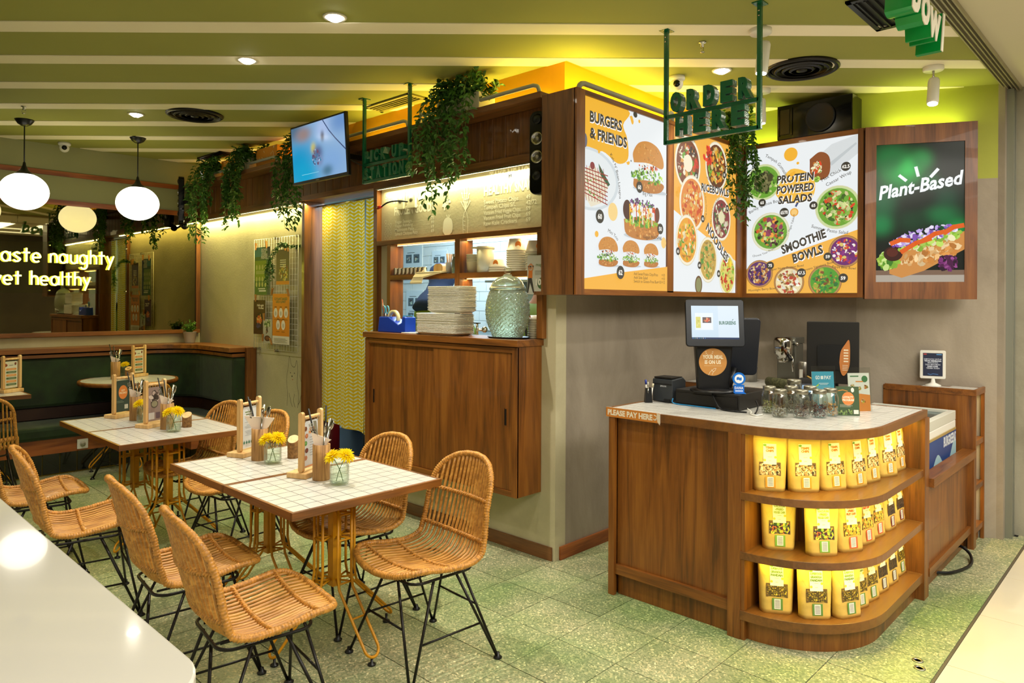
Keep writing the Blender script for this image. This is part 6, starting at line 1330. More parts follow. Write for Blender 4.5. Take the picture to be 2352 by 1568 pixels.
# lights hidden under each shelf lip
for zz, e in ((.972, 1.9), (.661, 1.5), (.379, 1.4)):
    cx_, cy_ = 3.20+RC2, 1.03+RC2
    for k in range(3):
        a = rad(180+20+25*k); r = RC2-.05; lamp('counter_glow', 'AREA', (cx_+r*cos(a), cy_+r*sin(a), zz), e*.45, (1, .86, .12), (rad(0), 0, a+PI/2), size=.20, size_y=.02)
    lamp('counter_glow', 'AREA', (4.0, 1.08, zz), e*.9, (1, .86, .12), (0, 0, 0), size=.58, size_y=.02)
    ls = thing('counter_led', 'yellow LED strip tucked under the %s of the curved counter' % {.972: 'tiled top', .661: 'upper shelf', .379: 'lower shelf'}[zz], 'light strip', (3.9, 1.1, zz))
    MB().tube([(x, y, zz) for x, y in cpath(.055)[1:]], .003, 6).build('diffuser', mat('led_strip_yellow', (1, .9, .2), emit=(1, .80, .06), estr=6), ls)
# PLEASE PAY HERE sign
t = thing('pay_sign', 'orange paper strip reading please pay here taped to the counter edge', 'sign', (3.195, 2.0, .97))
p = Print(.34, .052); p.bg('#c47a2e'); p.text('PLEASE PAY HERE', .010, .012, .040, '#e6dcc8', .035, wmax=.285); p.line([(.305, .040), (.322, .034), (.320, .018), (.308, .014)], .005, '#e6dcc8'); p.line([(.300, .020), (.308, .013), (.313, .022)], .004, '#e6dcc8')
MB().box((3.1965, 1.975, .972), (3.199, 2.315, 1.024)).build('card', PAPER, t); p.build('artwork', (3.1962, 2.315, .972), (0, -1, 0), (0, 0, 1), PRINT, t); MB().add([(3.1955, 1.990, .979), (3.1955, 1.975, .962), (3.1955, 1.975, 1.02), (3.1955, 1.995, 1.024)], [(0, 1, 2, 3)]).build('clear_tape', mat('clear_tape', '#d9c8b0', .2), t)

# ------------------------------------------------------------------ stand-up pouches
def pouch(kind):
    name1, name2, name3, colr, band, cols, cs = kind
    t = thing('snack_pouch', '', 'pouch', (0, 0, 0)); W_, Hh = .158, .262
    m = MB(); nz, nx = 14, 16; ring = []
    for j in range(nz+1):
        v = j/nz; z = Hh*v; w_ = .074+.010*v; th = .034*(1-v)**.75+.0025; wr = .0015*sin(j*2.1)
        for side in (1, -1):
            for i in range(nx+1) if side == 1 else range(nx-1, 0, -1):
                u_ = -1+2*i/nx; y = -side*th*min(1, (1-abs(u_)**8))-wr*(1 if abs(u_) < .9 else 0); ring.append((w_*u_, y, z+(.004*(1-u_*u_)*-1 if j == 0 else 0)))
    k = 2*nx; fs = [(j*k+i, j*k+(i+1) % k, (j+1)*k+(i+1) % k, (j+1)*k+i) for j in range(nz) for i in range(k)]+[tuple(reversed(range(k)))]
    m.add(ring, fs, 0, None, True).build('pouch_body', KRAFT, t, local=True)
    p = Print(W_, Hh); x0, x1 = W_*.19, W_*.81
    p.rect(x0, .074, x1, .136, '#6b5026'); p.scatter(W_/2, .103, W_*.31, .029, cols+['#4a3a20'], 230, cs*.72, len(name1)+len(name2), box=True)
    p.rect(W_*.31, .126, W_*.69, .222, '#f2eee0'); p.disc(W_*.36, .215, .008, '#5f8f2c', .005); p.disc(W_*.66, .16, .006, '#e0b83a'); p.disc(W_*.35, .145, .006, '#e0b83a')
    for i, s in enumerate((name1, name2, name3)):
        if s: p.text(s, W_*.5, .199-.0145*i, .0135, colr, .05, 'c', wmax=W_*.34)
    p.rect(W_*.44, .160, W_*.56, .1615, '#8a8466'); p.rect(W_*.46, .142, W_*.54, .1435, '#8a8466')
    p.rect(W_*.36, .018, W_*.66, .070, band); p.rect(W_*.42, .022, W_*.60, .067, '#e9e6da')
    for i in range(7): p.rect(W_*.44, .027+.0055*i, W_*.58, .0288+.0055*i, '#55504a')
    p.line([(0.012, .238), (W_-.012, .238)], .0010, '#b08a34'); p.line([(.014, .062), (W_-.014, .066)], .0008, '#b8963c'); p.line([(.012, .18), (.030, .150)], .0010, '#bf9a3e'); p.line([(W_-.014, .20), (W_-.030, .165)], .0010, '#bf9a3e')
    # artwork lies on the pouch's slanting front
    out = []
    for x, y, z in p.mb.v: v = max(0, min(1, y/Hh)); th = .034*(1-v)**.75+.0025; u_ = (x-W_/2)/(.074+.010*v); out.append((x-W_/2, -th*max(0, 1-abs(u_)**8)-.0018-z*.6, y))
    p.mb.v = out; p.mb.build('printed_front', PRINT, t, local=True); return t
YC = ['#d8b878', '#e6cc94', '#c49a58', '#b8884a', '#efdcae']
KINDS = {'tempe': ('TEMPE', 'CHIPS', '', '#b86a1c', '#dc9a2c', YC, .010), 'veggie': ('VACUUM', '-FRIED', 'VEGGIE CHIPS', '#8fa04a', '#7fae3c', ['#2f4a1c', '#e0702c', '#4a1c3a', '#d8c83a', '#8fae3c', '#30203a'], .014),
         'fruit': ('VACUUM', '-FRIED', 'FRUIT CHIPS', '#d8542c', '#e4603a', ['#d8b83a', '#e6cc5a', '#c88a2c', '#b8a02c'], .013), 'granola': ('SUPERFOOD', 'GRANOLA', 'PANDAN', '#5f7a3c', '#5f8a3c', ['#a88a2c', '#5a4a1c', '#d8b83a', '#3a3414', '#7a6a24'], .007),
         'cracker': ('RAW', 'KALE', 'CRACKERS', '#7a2a3a', '#7a1c30', ['#4a3a3a', '#5a4a44', '#2c2420'], .010), 'dark': ('CACAO', 'GRANOLA', '', '#5f5a4c', '#5f4a3c', ['#3a2a22', '#241a16', '#5a4430'], .008)}
PT = {k: pouch(v) for k, v in KINDS.items()}; used = set()
rows = [('top shelf', .703, [(3.335, 1.435, 'tempe', 32), (3.437, 1.31, 'tempe', 42), (3.565, 1.225, 'tempe', 58), (3.695, 1.165, 'tempe', 72), (3.86, 1.15, 'tempe', 76), (4.045, 1.125, 'tempe', 68), (4.235, 1.125, 'tempe', 84)]),
        ('middle shelf', .421, [(3.375, 1.405, 'veggie', 34), (3.435, 1.225, 'veggie', 44), (3.585, 1.155, 'fruit', 60), (3.745, 1.14, 'fruit', 76), (3.90, 1.135, 'fruit', 80), (4.07, 1.125, 'cracker', 86), (4.23, 1.125, 'cracker', 86)]),
        ('bottom shelf', .141, [(3.315, 1.39, 'granola', 32), (3.38, 1.235, 'granola', 42), (3.50, 1.135, 'granola', 62), (3.635, 1.135, 'granola', 74), (3.77, 1.125, 'granola', 78), (3.92, 1.12, 'dark', 82), (4.07, 1.115, 'dark', 84), (4.235, 1.12, 'granola', 86)])]
ORD = ['first', 'second', 'third', 'fourth', 'fifth', 'sixth', 'seventh', 'eighth']
DESC = {'tempe': 'yellow kraft pouch of tempe chips', 'veggie': 'kraft pouch of green-labelled vegetable chips', 'fruit': 'kraft pouch of fruit chips with orange-red label', 'cracker': 'kraft pouch with dark red label', 'granola': 'kraft pouch of pandan granola', 'dark': 'kraft pouch of dark granola'}
for rn_, z, L_ in rows:
    for i, (x, y, kd, dg) in enumerate(L_):
        dx = {'top shelf': .02, 'middle shelf': .0, 'bottom shelf': .02}[rn_]
        t = PT[kd] if kd not in used else dup(PT[kd]); used.add(kd)
        t.location = (x, y+.02, z); t.rotation_euler = (0, 0, rad(dg-90)-.0); t['label'] = '%s, %s from the left on the %s' % (DESC[kd], ORD[i], rn_); t['group'] = 'snack pouches on the curved counter shelves'

# ------------------------------------------------------------------ till, screens and small things on the counter
t = thing('cash_drawer', 'wide black cash drawer carrying the till screen', 'cash drawer', (3.78, 1.94, TZ)); MB().box((3.595, 1.735, TZ+.004), (3.97, 2.12, TZ+.088)).build('case', mat('drawer_black', '#141210', .45), t, bevel=.004); MB().box((3.590, 1.745, TZ+.010), (3.596, 2.11, TZ+.070)).build('drawer_front', mat('drawer_black', '#141210', .45), t, bevel=.002); m_ = MB()
for x in (3.62, 3.94):
    for y in (1.76, 2.09): m_.cbox((x, y, TZ+.002), (.02, .02, .004))
m_.build('feet', BLKP, t)
t = thing('receipt_printer', 'dark grey receipt printer at the left of the cash drawer', 'printer', (3.68, 2.20, TZ)); PG = mat('printer_grey', '#31363b', .45)
MB().slab([(0, 0), (.15, 0), (.15, .118), (.12, .138), (.0, .130)], (3.605, 2.145, TZ+.004), (1, 0, 0), (0, 0, 1), -.135).build('case', PG, t, bevel=.006); MB().box((3.600, 2.16, TZ+.004), (3.606, 2.20, TZ+.02)).build('vent', BLKP, t)
p = Print(.05, .014); p.text('EPSON', .0, .002, .013, '#c8ccd0', .02); p.build('printed_name', (3.6035, 2.225, TZ+.088), (0, -1, 0), (0, 0, 1), PRINT, t); MB().box((3.601, 2.15, TZ+.105), (3.607, 2.275, TZ+.108)).build('lid_gap', BLKP, t); MB().box((3.61, 2.15, TZ+.138), (3.72, 2.27, TZ+.146)).build('paper_lid', BLKP, t)
t = thing('pen_cup', 'black tapered pen cup at the rear left of the counter', 'pen holder', (3.55, 2.265, TZ)); MB().lathe([(.0001, 0), (.030, 0), (.022, .085), (.019, .085), (.026, .004), (.0001, .004)], (3.545, 2.27, TZ), 4, smooth=False).build('cup', BLKP, t)
for i, (dx, dy, c, lab) in enumerate(((0, .008, '#2a3f9c', 'blue capped white marker in the black pen cup'), (-.008, -.004, '#b0aca0', 'silver pen in the black pen cup'), (.008, -.010, '#d8cfae', 'cream pen in the black pen cup'))):
    q = thing('pen', lab, 'pen', (3.545+dx, 2.27+dy, TZ), 0, 'pens in the black pen cup'); b = Vector((3.545+dx, 2.27+dy, TZ+.01)); e = b+Vector((dx*1.2, dy*1.2, .12-.01*i)); MB().tube([b, b.lerp(e, .78)], .005, 8).build('barrel', WHITE if i != 1 else STEEL, q); MB().tube([b.lerp(e, .78), e], .006, 8).build('cap', mat('pen_cap_%d' % i if False else 'pen_cap_'+'abc'[i], c, .4), q)
ps = thing('till_screen', 'tilted customer screen on a black stand showing a pale burger box', 'monitor', (3.68, 1.90, TZ+.088))
uu2 = Vector((.64, -.768, 0)).normalized(); nn2 = Vector((uu2.y, -uu2.x, 0)); nn2 = -nn2 if nn2.dot(Vector((-1, -1, 0))) < 0 else nn2
up2 = (Vector((0, 0, 1))*cos(.18)-nn2*sin(.18)).normalized(); ctr = Vector((3.61, 1.885, 1.488))
nf = uu2.cross(up2)
def scr(poly, off, th, m, nm, par, **k):
    return MB().slab(poly, ctr+nf*off, uu2, up2, -th).build(nm, m, par, **k)
scr(rrect(.318, .262, .018, 5), 0, .022, mat('bezel_black', '#0a0f16', .25, spec=.25), 'bezel', ps, bevel=.003)
p = Print(.256, .186); p.bg('#cfe3f2'); p.rect(0, 0, .256, .010, '#16305a'); p.rect(.145, .010, .256, .186, '#dbeaf6'); p.rect(.020, .050, .118, .146, '#e6f1f8'); p.rect(.055, .055, .112, .125, '#eef5fa'); p.rect(.024, .062, .050, .124, '#d8d36a'); p.scatter(.037, .09, .011, .025, ['#e6e08a', '#c8c050'], 14, .006, 2)
p.rect(.060, .090, .108, .122, '#5a4a4a'); p.scatter(.084, .106, .022, .014, ['#c8703c', '#e6d8c8', '#2c2830', '#d84a2c', '#f0a070'], 26, .007, 3); p.text('BURGREENS', .150, .082, .026, '#14664a', .02, wmax=.090); p.line([(.222, .106), (.226, .111)], .003, '#14664a')
for i in range(7): p.disc(.006+.011*i, .005, .0022, ('#5aa0e0', '#6ac0a0', '#e0e0e0')[i % 3], n=8)
o_ = ctr+nf*.0004+uu2*(-.128)+up2*(-.091); p.build('lit_picture', o_, uu2, up2, SCREEN, ps)
MB().slab([(-.085, -.37), (.085, -.37), (.105, -.10), (-.105, -.10)], ctr-nf*.018+Vector((.0, 0, -.0)), uu2, Vector((0, 0, 1)), -.06).build('stand', BLKP, ps, bevel=.01)
m_ = MB(); m_.lathe([(.0001, 0), (.13, 0), (.13, .006), (.11, .016), (.0001, .018)], (3.66, 1.92, TZ+.0885), 32, sx=.9).build('foot', BLKP, ps)
p = Print(.156, .156); p.disc(.078, .078, .076, '#c58a42', n=48); p.text('YOUR MEAL', .078, .096, .028, '#efe2c4', .035, 'c', wmax=.112); p.text('IS ON US', .078, .068, .028, '#efe2c4', .035, 'c', wmax=.088); p.rect(.03, .056, .126, .0575, '#e0c89a')
for a in range(7): q_ = rad(180+a*30); p.line([(.058+.016*cos(q_), .134+.016*sin(q_)), (.058+.021*cos(q_), .134+.021*sin(q_))], .003, '#efe2c4')
p.line([(.055, .006), (.062, .022), (.085, .042), (.095, .044), (.092, .034), (.080, .022), (.074, .008)], .002, '#efe2c4'); p.line([(.07, .036), (.08, .024), (.088, .030)], .002, '#efe2c4')
o_ = ctr-nf*.0165+uu2*(-.085)+Vector((0, 0, -.292)); st_ = thing('round_sticker', 'round orange sticker reading your meal is on us on the till stand', 'sticker', o_); p.build('artwork', o_, uu2, (0, 0, 1), PRINT, st_)
# the cashier's own screen, seen from behind
pb = thing('cashier_monitor', 'dark back of the cashier screen behind the tilted till screen', 'monitor', (3.93, 1.86, 1.18)); c_ = Vector((3.83, 1.875, 1.345)); v2 = (Vector((0, 0, 1))*cos(-.25)-nn2*sin(-.25)).normalized()
MB().slab(rrect(.27, .34, .025, 5), c_, uu2, v2, -.022).build('rear_shell', mat('navy_black_plastic', '#0c1220', .4), pb, bevel=.006)
MB().tube([c_+Vector((0, 0, -.12))-nn2*.02, Vector((3.80, 1.90, TZ+.10))], .02, 10).build('arm', BLKP, pb)
dn = thing('payment_stand', 'blue round-headed payment sign on the right of the cash drawer', 'sign', (3.69, 1.77, TZ+.09)); ub = Vector((.62, -.78, 0)).normalized(); DB = mat('blue_acrylic', '#1470d0', .3)
c_ = Vector((3.655, 1.765, TZ+.09)); MB().slab([(-.028, 0), (.028, 0), (.028, .045), (-.028, .045)], c_, ub, (0, 0, 1), -.005).slab([(.0345*cos(a*PI/12), .078+.0345*sin(a*PI/12)) for a in range(24)], c_, ub, (0, 0, 1), -.005).build('board', DB, dn)
p = Print(.07, .12); p.disc(.035, .078, .024, '#eef3f8'); p.blob([(.022, .070), (.022, .084), (.030, .088), (.040, .084), (.048, .086), (.048, .071), (.040, .069), (.030, .073)], '#1470d0'); p.text('DANA', .035, .022, .019, '#eef3f8', .03, 'c', wmax=.046, sp=1.15); p.rect(.014, .008, .056, .016, '#d8e6f4')
nb = ub.cross(Vector((0, 0, 1))); p.build('artwork', c_-ub*.035+nb*.001, ub, (0, 0, 1), PRINT, dn); MB().slab([(-.03, 0), (.03, 0), (.03, .004), (-.03, .004)], c_, ub, (0, 0, 1), .03).build('foot', DB, dn)
cb = thing('till_cable', 'black cable looping over the front of the cash drawer', 'cable', (3.6, 1.82, TZ)); m_ = MB(); m_.tube(smooth([(3.62, 1.90, TZ+.105), (3.585, 1.885, TZ+.08), (3.575, 1.86, TZ+.04), (3.56, 1.82, TZ+.008), (3.55, 1.74, TZ+.006), (3.57, 1.68, TZ+.004)], 6), .005, 8).build('cable_run', BLKP, cb)
cb = thing('usb_cable', 'white and black cable bundle lying on the tiles beside the jars', 'cable', (3.58, 1.66, TZ)); MB().tube(smooth([(3.60, 1.69, TZ+.02), (3.58, 1.66, TZ+.008), (3.53, 1.64, TZ+.004), (3.51, 1.60, TZ+.004), (3.56, 1.59, TZ+.004)], 6), .0035, 6).build('cable_run', WHITE, cb); MB().tube(smooth([(3.72, 1.70, TZ+.05), (3.66, 1.66, TZ+.03), (3.60, 1.64, TZ+.01), (3.56, 1.63, TZ+.005)], 6), .004, 6).build('cable_run', BLKP, cb)
cb = thing('blue_cable', 'thin blue cable under the cash drawer edge', 'cable', (3.59, 2.0, TZ)); MB().tube(smooth([(3.60, 2.14, TZ+.03), (3.585, 2.125, TZ+.006), (3.58, 2.0, TZ+.004), (3.575, 1.86, TZ+.004)], 6), .003, 6).build('cable_run', mat('blue_cable_jacket', '#1c8ac8', .4), cb)
# mason jars
def mason(cols, seed):
    t = thing('mason_jar', '', 'jar', (0, 0, 0), 0, 'mason jars of dried spices on the counter')
    MB().lathe([(.0001, .001), (.030, .001), (.036, .008), (.037, .045), (.0365, .085), (.032, .102), (.0275, .110), (.0275, .120), (.0255, .120), (.0258, .108), (.030, .100), (.0345, .084), (.035, .045), (.034, .010), (.028, .004), (.0001, .004)], (0, 0, 0), 26).build('glass_body', GLASS, t, local=True)
    MB().lathe([(.029, .108), (.030, .110), (.030, .124), (.028, .127), (.0001, .128)], (0, 0, 0), 26).build('metal_lid', mat('jar_lid_metal', '#9a9684', .35, .9), t, local=True)
    m = MB(); R = random.Random(seed)
    for i in range(230):
        a, q, z = R.uniform(0, 6.28), math.sqrt(R.random())*.030, R.uniform(.006, .052+.012*R.random()); s = R.uniform(.003, .0065); c = hx(R.choice(cols)); x, y = q*cos(a), q*sin(a)
        v = [Vector((R.uniform(-1, 1), R.uniform(-1, 1), R.uniform(-1, 1)))*s+Vector((x, y, z)) for _ in range(4)]; m.add(v, [(0, 1, 2), (0, 2, 3), (0, 3, 1), (1, 3, 2)], 0, c)
    m.build('dried_contents', PRINT, t, local=True, kind='stuff'); return t
for i, (x, y, cols, lab) in enumerate(((3.665, 1.60, ['#8a8a4a', '#a8a45a', '#6a6a2c'], 'mason jar of green seeds, leftmost of the cluster'), (3.575, 1.505, ['#6a5a3a', '#8a7a50', '#4a3a24'], 'front-left mason jar of brown dried spice'), (3.625, 1.415, ['#3a2420', '#5a3a34', '#7a5a44'], 'front mason jar of dark dried berries'), (3.705, 1.355, ['#4a1410', '#7a2418', '#38100c'], 'mason jar of dark red dried flowers'), (3.80, 1.335, ['#c8944a', '#d8a85a', '#a8743a'], 'rightmost mason jar of orange dried peel'), (3.755, 1.52, ['#5a4a34', '#8a7a5a'], 'back-row mason jar behind the dark berries'), (3.83, 1.45, ['#7a5a3a', '#9a7a4a'], 'back-row mason jar beside the payment leaflet'), (3.93, 1.575, ['#3a3a34', '#5a5a50'], 'nearly empty wide glass jar at the rear'))):
    t = mason(cols, i); t.location = (x, y, TZ); t['label'] = lab
    t.scale = (1.1, 1.1, 1.12) if i != 7 else (1.25, 1.25, 1.25)
# leaflet stands
def leaflet(lab, x, y, w_, h_, az, draw, lean=.12, z=TZ, clear=False):
    u_ = Vector((cos(az), sin(az), 0)); v_ = (Vector((0, 0, 1))*cos(lean)+Vector((-sin(az), cos(az), 0))*sin(lean)); n_ = u_.cross(v_); o = Vector((x, y, z)); t = thing('counter_leaflet', lab, 'leaflet', (x, y, z), 0, 'leaflets standing on the order counter')
    o = o+n_*.0 ; MB().slab([(0, 0), (w_, 0), (w_, h_), (0, h_)], o-n_*.003, u_, v_, .002).build('card', PAPER, t); p = Print(w_, h_); draw(p, w_, h_); p.build('artwork', o, u_, v_, PRINT, t)
    if clear: MB().slab([(-.006, 0), (w_+.006, 0), (w_+.006, h_+.03), (-.006, h_+.03)], o+n_*.004, u_, v_, .0015).build('clear_holder', GLASS, t)
    MB().slab([(w_*.2, 0), (w_*.8, 0), (w_*.8, .003), (w_*.2, .003)], o-n_*.003, u_, v_, -.07).build('easel_foot', PAPER, t)
    return t
def d_gopay(p, W, Hh): p.bg('#3fa4c4'); p.text('GO', W*.16, Hh*.81, .026, '#f2f6f6', .025, wmax=W*.2); p.rect(W*.40, Hh*.81, W*.52, Hh*.89, '#f2f6f6'); p.text('PAY', W*.56, Hh*.81, .026, '#f2f6f6', .025, wmax=W*.32); p.rect(W*.3, Hh*.70, W*.75, Hh*.715, '#d8ecf2'); p.rect(W*.35, Hh*.67, W*.7, Hh*.682, '#d8ecf2'); p.poly([(0, Hh*.58), (W*.3, Hh*.70), (W*.3, Hh*.66), (0, Hh*.54)], '#b8d83a'); p.poly([(0, Hh*.50), (W*.26, Hh*.60), (W*.26, Hh*.575), (0, Hh*.47)], '#b8d83a'); p.poly(rrect(W*.62, Hh*.36, .01, 3, W*.58, Hh*.36), '#e9f0ee')
def d_loyal(p, W, Hh):
    p.bg('#3a5230'); p.disc(W*.52, Hh*.58, W*.27, '#d8823a', W*.30); p.text('LOYALTY', W*.52, Hh*.60, .015, '#f2e6cc', .03, 'c', wmax=W*.46); p.text('PROGRAM', W*.52, Hh*.50, .015, '#f2e6cc', .03, 'c', wmax=W*.5); p.scatter(W*.4, Hh*.12, W*.4, Hh*.08, ['#6a8a4a', '#8aa05a', '#2c3a24'], 60, .008, 2); p.line([(W*.1, Hh*.85), (W*.3, Hh*.88), (W*.5, Hh*.84)], .004, '#c88a3a'); p.disc(W*.72, Hh*.88, .008, '#f0e6d8', .012)
    for i in range(3): p.rect(W*.15, Hh*(.30+.035*i), W*(.62+.08*(i % 2)), Hh*(.308+.035*i), '#d8d8c0')
    p.rect(W*.74, Hh*.06, W*.95, Hh*.2, '#e6e2d2')
def d_menu(p, W, Hh):
    p.bg('#e6e6de'); p.poly([(0, 0), (W, 0), (W, Hh*.42), (0, Hh*.50)], '#e08a3a'); p.disc(W*.78, Hh*.84, .018, '#3f7a4a'); p.rect(W*.1, Hh*.90, W*.5, Hh*.93, '#3f7a4a'); p.rect(W*.35, Hh*.76, W*.7, Hh*.79, '#e08a3a')
    for i, (a, b) in enumerate(((.2, .66), (.5, .60), (.82, .64), (.3, .32), (.66, .26), (.3, .12))): p.scatter(W*a, Hh*b, W*.13, W*.12, ['#c8682c', '#8aa03a', '#e6d0a0', '#6a3a20', '#d8a83a'], 30, .007, i)
leaflet('light blue payment leaflet in a clear holder behind the jars', 3.865, 1.445, .125, .215, rad(-40), d_gopay, .10, TZ, True)
leaflet('small dark green loyalty program leaflet in front', 3.835, 1.315, .115, .150, rad(-52), d_loyal)
leaflet('white and orange menu leaflet in a clear acrylic holder', 4.03, 1.315, .125, .205, rad(-38), d_menu, .10, TZ, True)
t = thing('card_reader', 'dark card payment terminal with a lit blue screen behind the jars', 'card reader', (4.05, 1.50, TZ)); MB().slab(rrect(.08, .14, .012, 4), Vector((3.98, 1.52, TZ+.07)), Vector((.62, -.78, 0)), Vector((.3, .24, .9)).normalized(), -.03).build('case', mat('reader_navy', '#131b2c', .4), t, bevel=.004)
p = Print(.055, .04); p.bg('#a8d0f0'); p.build('lit_display', Vector((3.955, 1.535, TZ+.09)), (.62, -.78, 0), Vector((.3, .24, .9)).normalized(), SCREEN, t)

# ------------------------------------------------------------------ rear worktop, espresso machine, monitor
rw = thing('rear_worktop', 'white tiled worktop along the concrete wall behind the till', 'counter', (5.1, 2.2, 0)); RZ = 1.0
MB().box((4.84, 1.98, RZ-.04), (5.395, 2.80, RZ-.006)).build('top_board', W_Y, rw); MB().box((4.86, 2.0, 0), (5.395, 2.80, RZ-.04)).build('cabinet_front', W_V, rw); MB().box((4.855, 1.995, RZ-.006), (5.39, 2.80, RZ-.004)).build('top_grout', GROUT, rw)
for i in range(7):
    for j in range(10): inst('tile', td, (4.855+(i+.5)*S-.005, 2.0+(j+.5)*S, RZ), rw)
cm = thing('espresso_machine', 'compact chrome and grey espresso machine on the rear worktop', 'coffee machine', (5.22, 2.10, RZ))
Mc = Matrix.Translation((5.20, 2.16, RZ)) @ Matrix.Rotation(rad(-8), 4, 'Z')
EG = mat('espresso_grey', '#8a8b84', .35, .8)
MB().box((-.06, -.075, 0), (.13, .075, .03)).xf(Mc).build('drip_base', BRUSH, cm, bevel=.004); MB().box((.03, -.075, .03), (.14, .075, .30)).xf(Mc).build('body_column', EG, cm, bevel=.006); MB().box((.02, -.078, .30), (.15, .078, .345)).xf(Mc).build('top_cover', EG, cm, bevel=.006)
MB().lathe([(.0001, .185), (.045, .185), (.050, .21), (.068, .225), (.070, .32), (.060, .345), (.0001, .348)], (-.01, 0, 0), 32).xf(Mc).build('brew_head', CHR, cm); MB().lathe([(.0001, .160), (.038, .162), (.040, .19)], (-.01, 0, 0), 24).xf(Mc).build('portafilter', CHR, cm)
MB().tube([(0, -.05, .225), (-.03, -.085, .20), (-.035, -.09, .10)], .0075, 8).xf(Mc).build('steam_wand', CHR, cm); MB().tube([(-.04, -.06, .215), (-.05, -.088, .185)], .013, 10).xf(Mc).build('wand_grip', BLKP, cm); MB().tube([(.03, -.076, .30), (.03, -.095, .30)], .013, 14).xf(Mc).build('steam_knob', CHR, cm)
MB().lathe([(.0001, .03), (.05, .03), (.052, .036), (.0001, .037)], (-.02, 0, 0), 24).xf(Mc).build('drip_grid', CHR, cm)
p = Print(.05, .012); p.poly(rrect(.05, .012, .005, 3, .025, .006), '#3a4a6a'); p.rect(.006, .004, .030, .008, '#a8b8c8'); p.mb.xf(Mc @ Matrix(((0, 0, -1, -.0805), (-1, 0, 0, .025), (0, 1, 0, .265), (0, 0, 0, 1)))); p.mb.build('maker_plate', PRINT, cm)
t = thing('steel_canister', 'steel lidded canister left of the espresso machine', 'canister', (5.18, 2.42, RZ)); MB().lathe([(.0001, 0), (.058, 0), (.060, .10), (.064, .105), (.062, .115), (.02, .125), (.0001, .126)], (5.18, 2.42, RZ), 26).build('body', BRUSH, t); MB().ball((5.18, 2.42, RZ+.143), .022, 14, 8).build('lid_knob', CHR, t)
t = thing('milk_pitcher', 'tall steel canister with white label right of the espresso machine', 'canister', (5.22, 1.98, RZ)); MB().lathe([(.0001, 0), (.036, 0), (.036, .17), (.030, .178), (.0001, .178)], (5.20, 2.02, RZ), 22).build('body', BRUSH, t); MB().box((5.160, 2.008, RZ+.04), (5.165, 2.03, RZ+.12)).build('label_patch', WHITE, t)
t = thing('paper_slip', 'white order slip propped behind the payment sign', 'paper', (4.9, 2.45, RZ)); MB().slab([(0, 0), (.16, 0), (.16, .07), (0, .07)], Vector((4.86, 2.60, RZ)), Vector((.35, -.93, 0)).normalized(), (0, 0, 1), .004).build('slip', PAPER, t)
mo = thing('desk_monitor', 'big black monitor seen from behind with a leaf-shaped orange sticker', 'monitor', (4.98, 1.72, .96)); um = Vector((-.30, .954, 0)).normalized()*-1; c_ = Vector((4.76, 1.66, 1.28))
MB().slab(rrect(.31, .40, .008, 3), c_, um, (0, 0, 1), -.025).build('rear_shell', mat('monitor_black', '#15130f', .5), mo, bevel=.004); MB().slab(rrect(.18, .16, .02, 3, 0, -.03), c_+um.cross(Vector((0, 0, 1)))*.0, um, (0, 0, 1), .012).build('rear_bump', BLKP, mo)
MB().tube([c_+Vector((.03, 0, -.10)), c_+Vector((.05, 0, -.26))], .022, 10).build('neck', BLKP, mo); MB().lathe([(.0001, 0), (.10, 0), (.10, .008), (.0001, .012)], (4.81, 1.66, TZ-.0), 26).build('foot', BLKP, mo)
p = Print(.14, .24); p.blob([(.02, .09), (.028, .16), (.055, .21), (.075, .235), (.082, .18), (.080, .08), (.066, .03), (.045, .005), (.028, .03)], '#c47a3a')
for i in range(5): p.rect(.045, .165-.018*i, .072, .174-.018*i, '#efe0c4')
for i in range(4): p.rect(.038, .070-.010*i, .070, .073-.010*i, '#efe0c4')
p.build('leaf_sticker', c_+um*.02+Vector((0, 0, -.15))+um.cross(Vector((0, 0, 1)))*.014, um, (0, 0, 1), PRINT, mo)
sbt = thing('monitor_table', 'narrow tiled ledge carrying the big black monitor beside the freezer', 'counter', (4.75, 1.75, 0)); MB().box((4.55, 1.60, TZ-.04), (5.05, 1.90, TZ-.002)).build('top_board', W_Y, sbt); MB().box((4.58, 1.80, 0), (5.02, 1.88, TZ-.04)).build('support_panel', W_V, sbt)
cp = thing('plant_scrap', 'dark fabric pouch and strap beside the big monitor', 'bag', (4.7, 1.75, TZ)); MB().ball((4.66, 1.80, TZ+.05), .06, 16, 10, sc=(1, 1.1, .8)).build('pouch', mat('dark_fabric', '#14120f', .9), cp); MB().tube(smooth([(4.63, 1.77, TZ+.11), (4.60, 1.72, TZ+.09), (4.60, 1.68, TZ+.04)], 5), .006, 6).build('strap', mat('tan_strap', '#a8863c', .6), cp)
cp = thing('camouflage_roll', 'rolled olive and brown patterned cloth on the rear worktop', 'cloth', (4.93, 2.05, RZ)); MB().tube([(4.98, 2.18, RZ+.035), (4.90, 2.02, RZ+.035)], .034, 16).build('roll', mat('patterned_cloth', '#4a4a2c', .9, var=.6, vscale=60), cp)

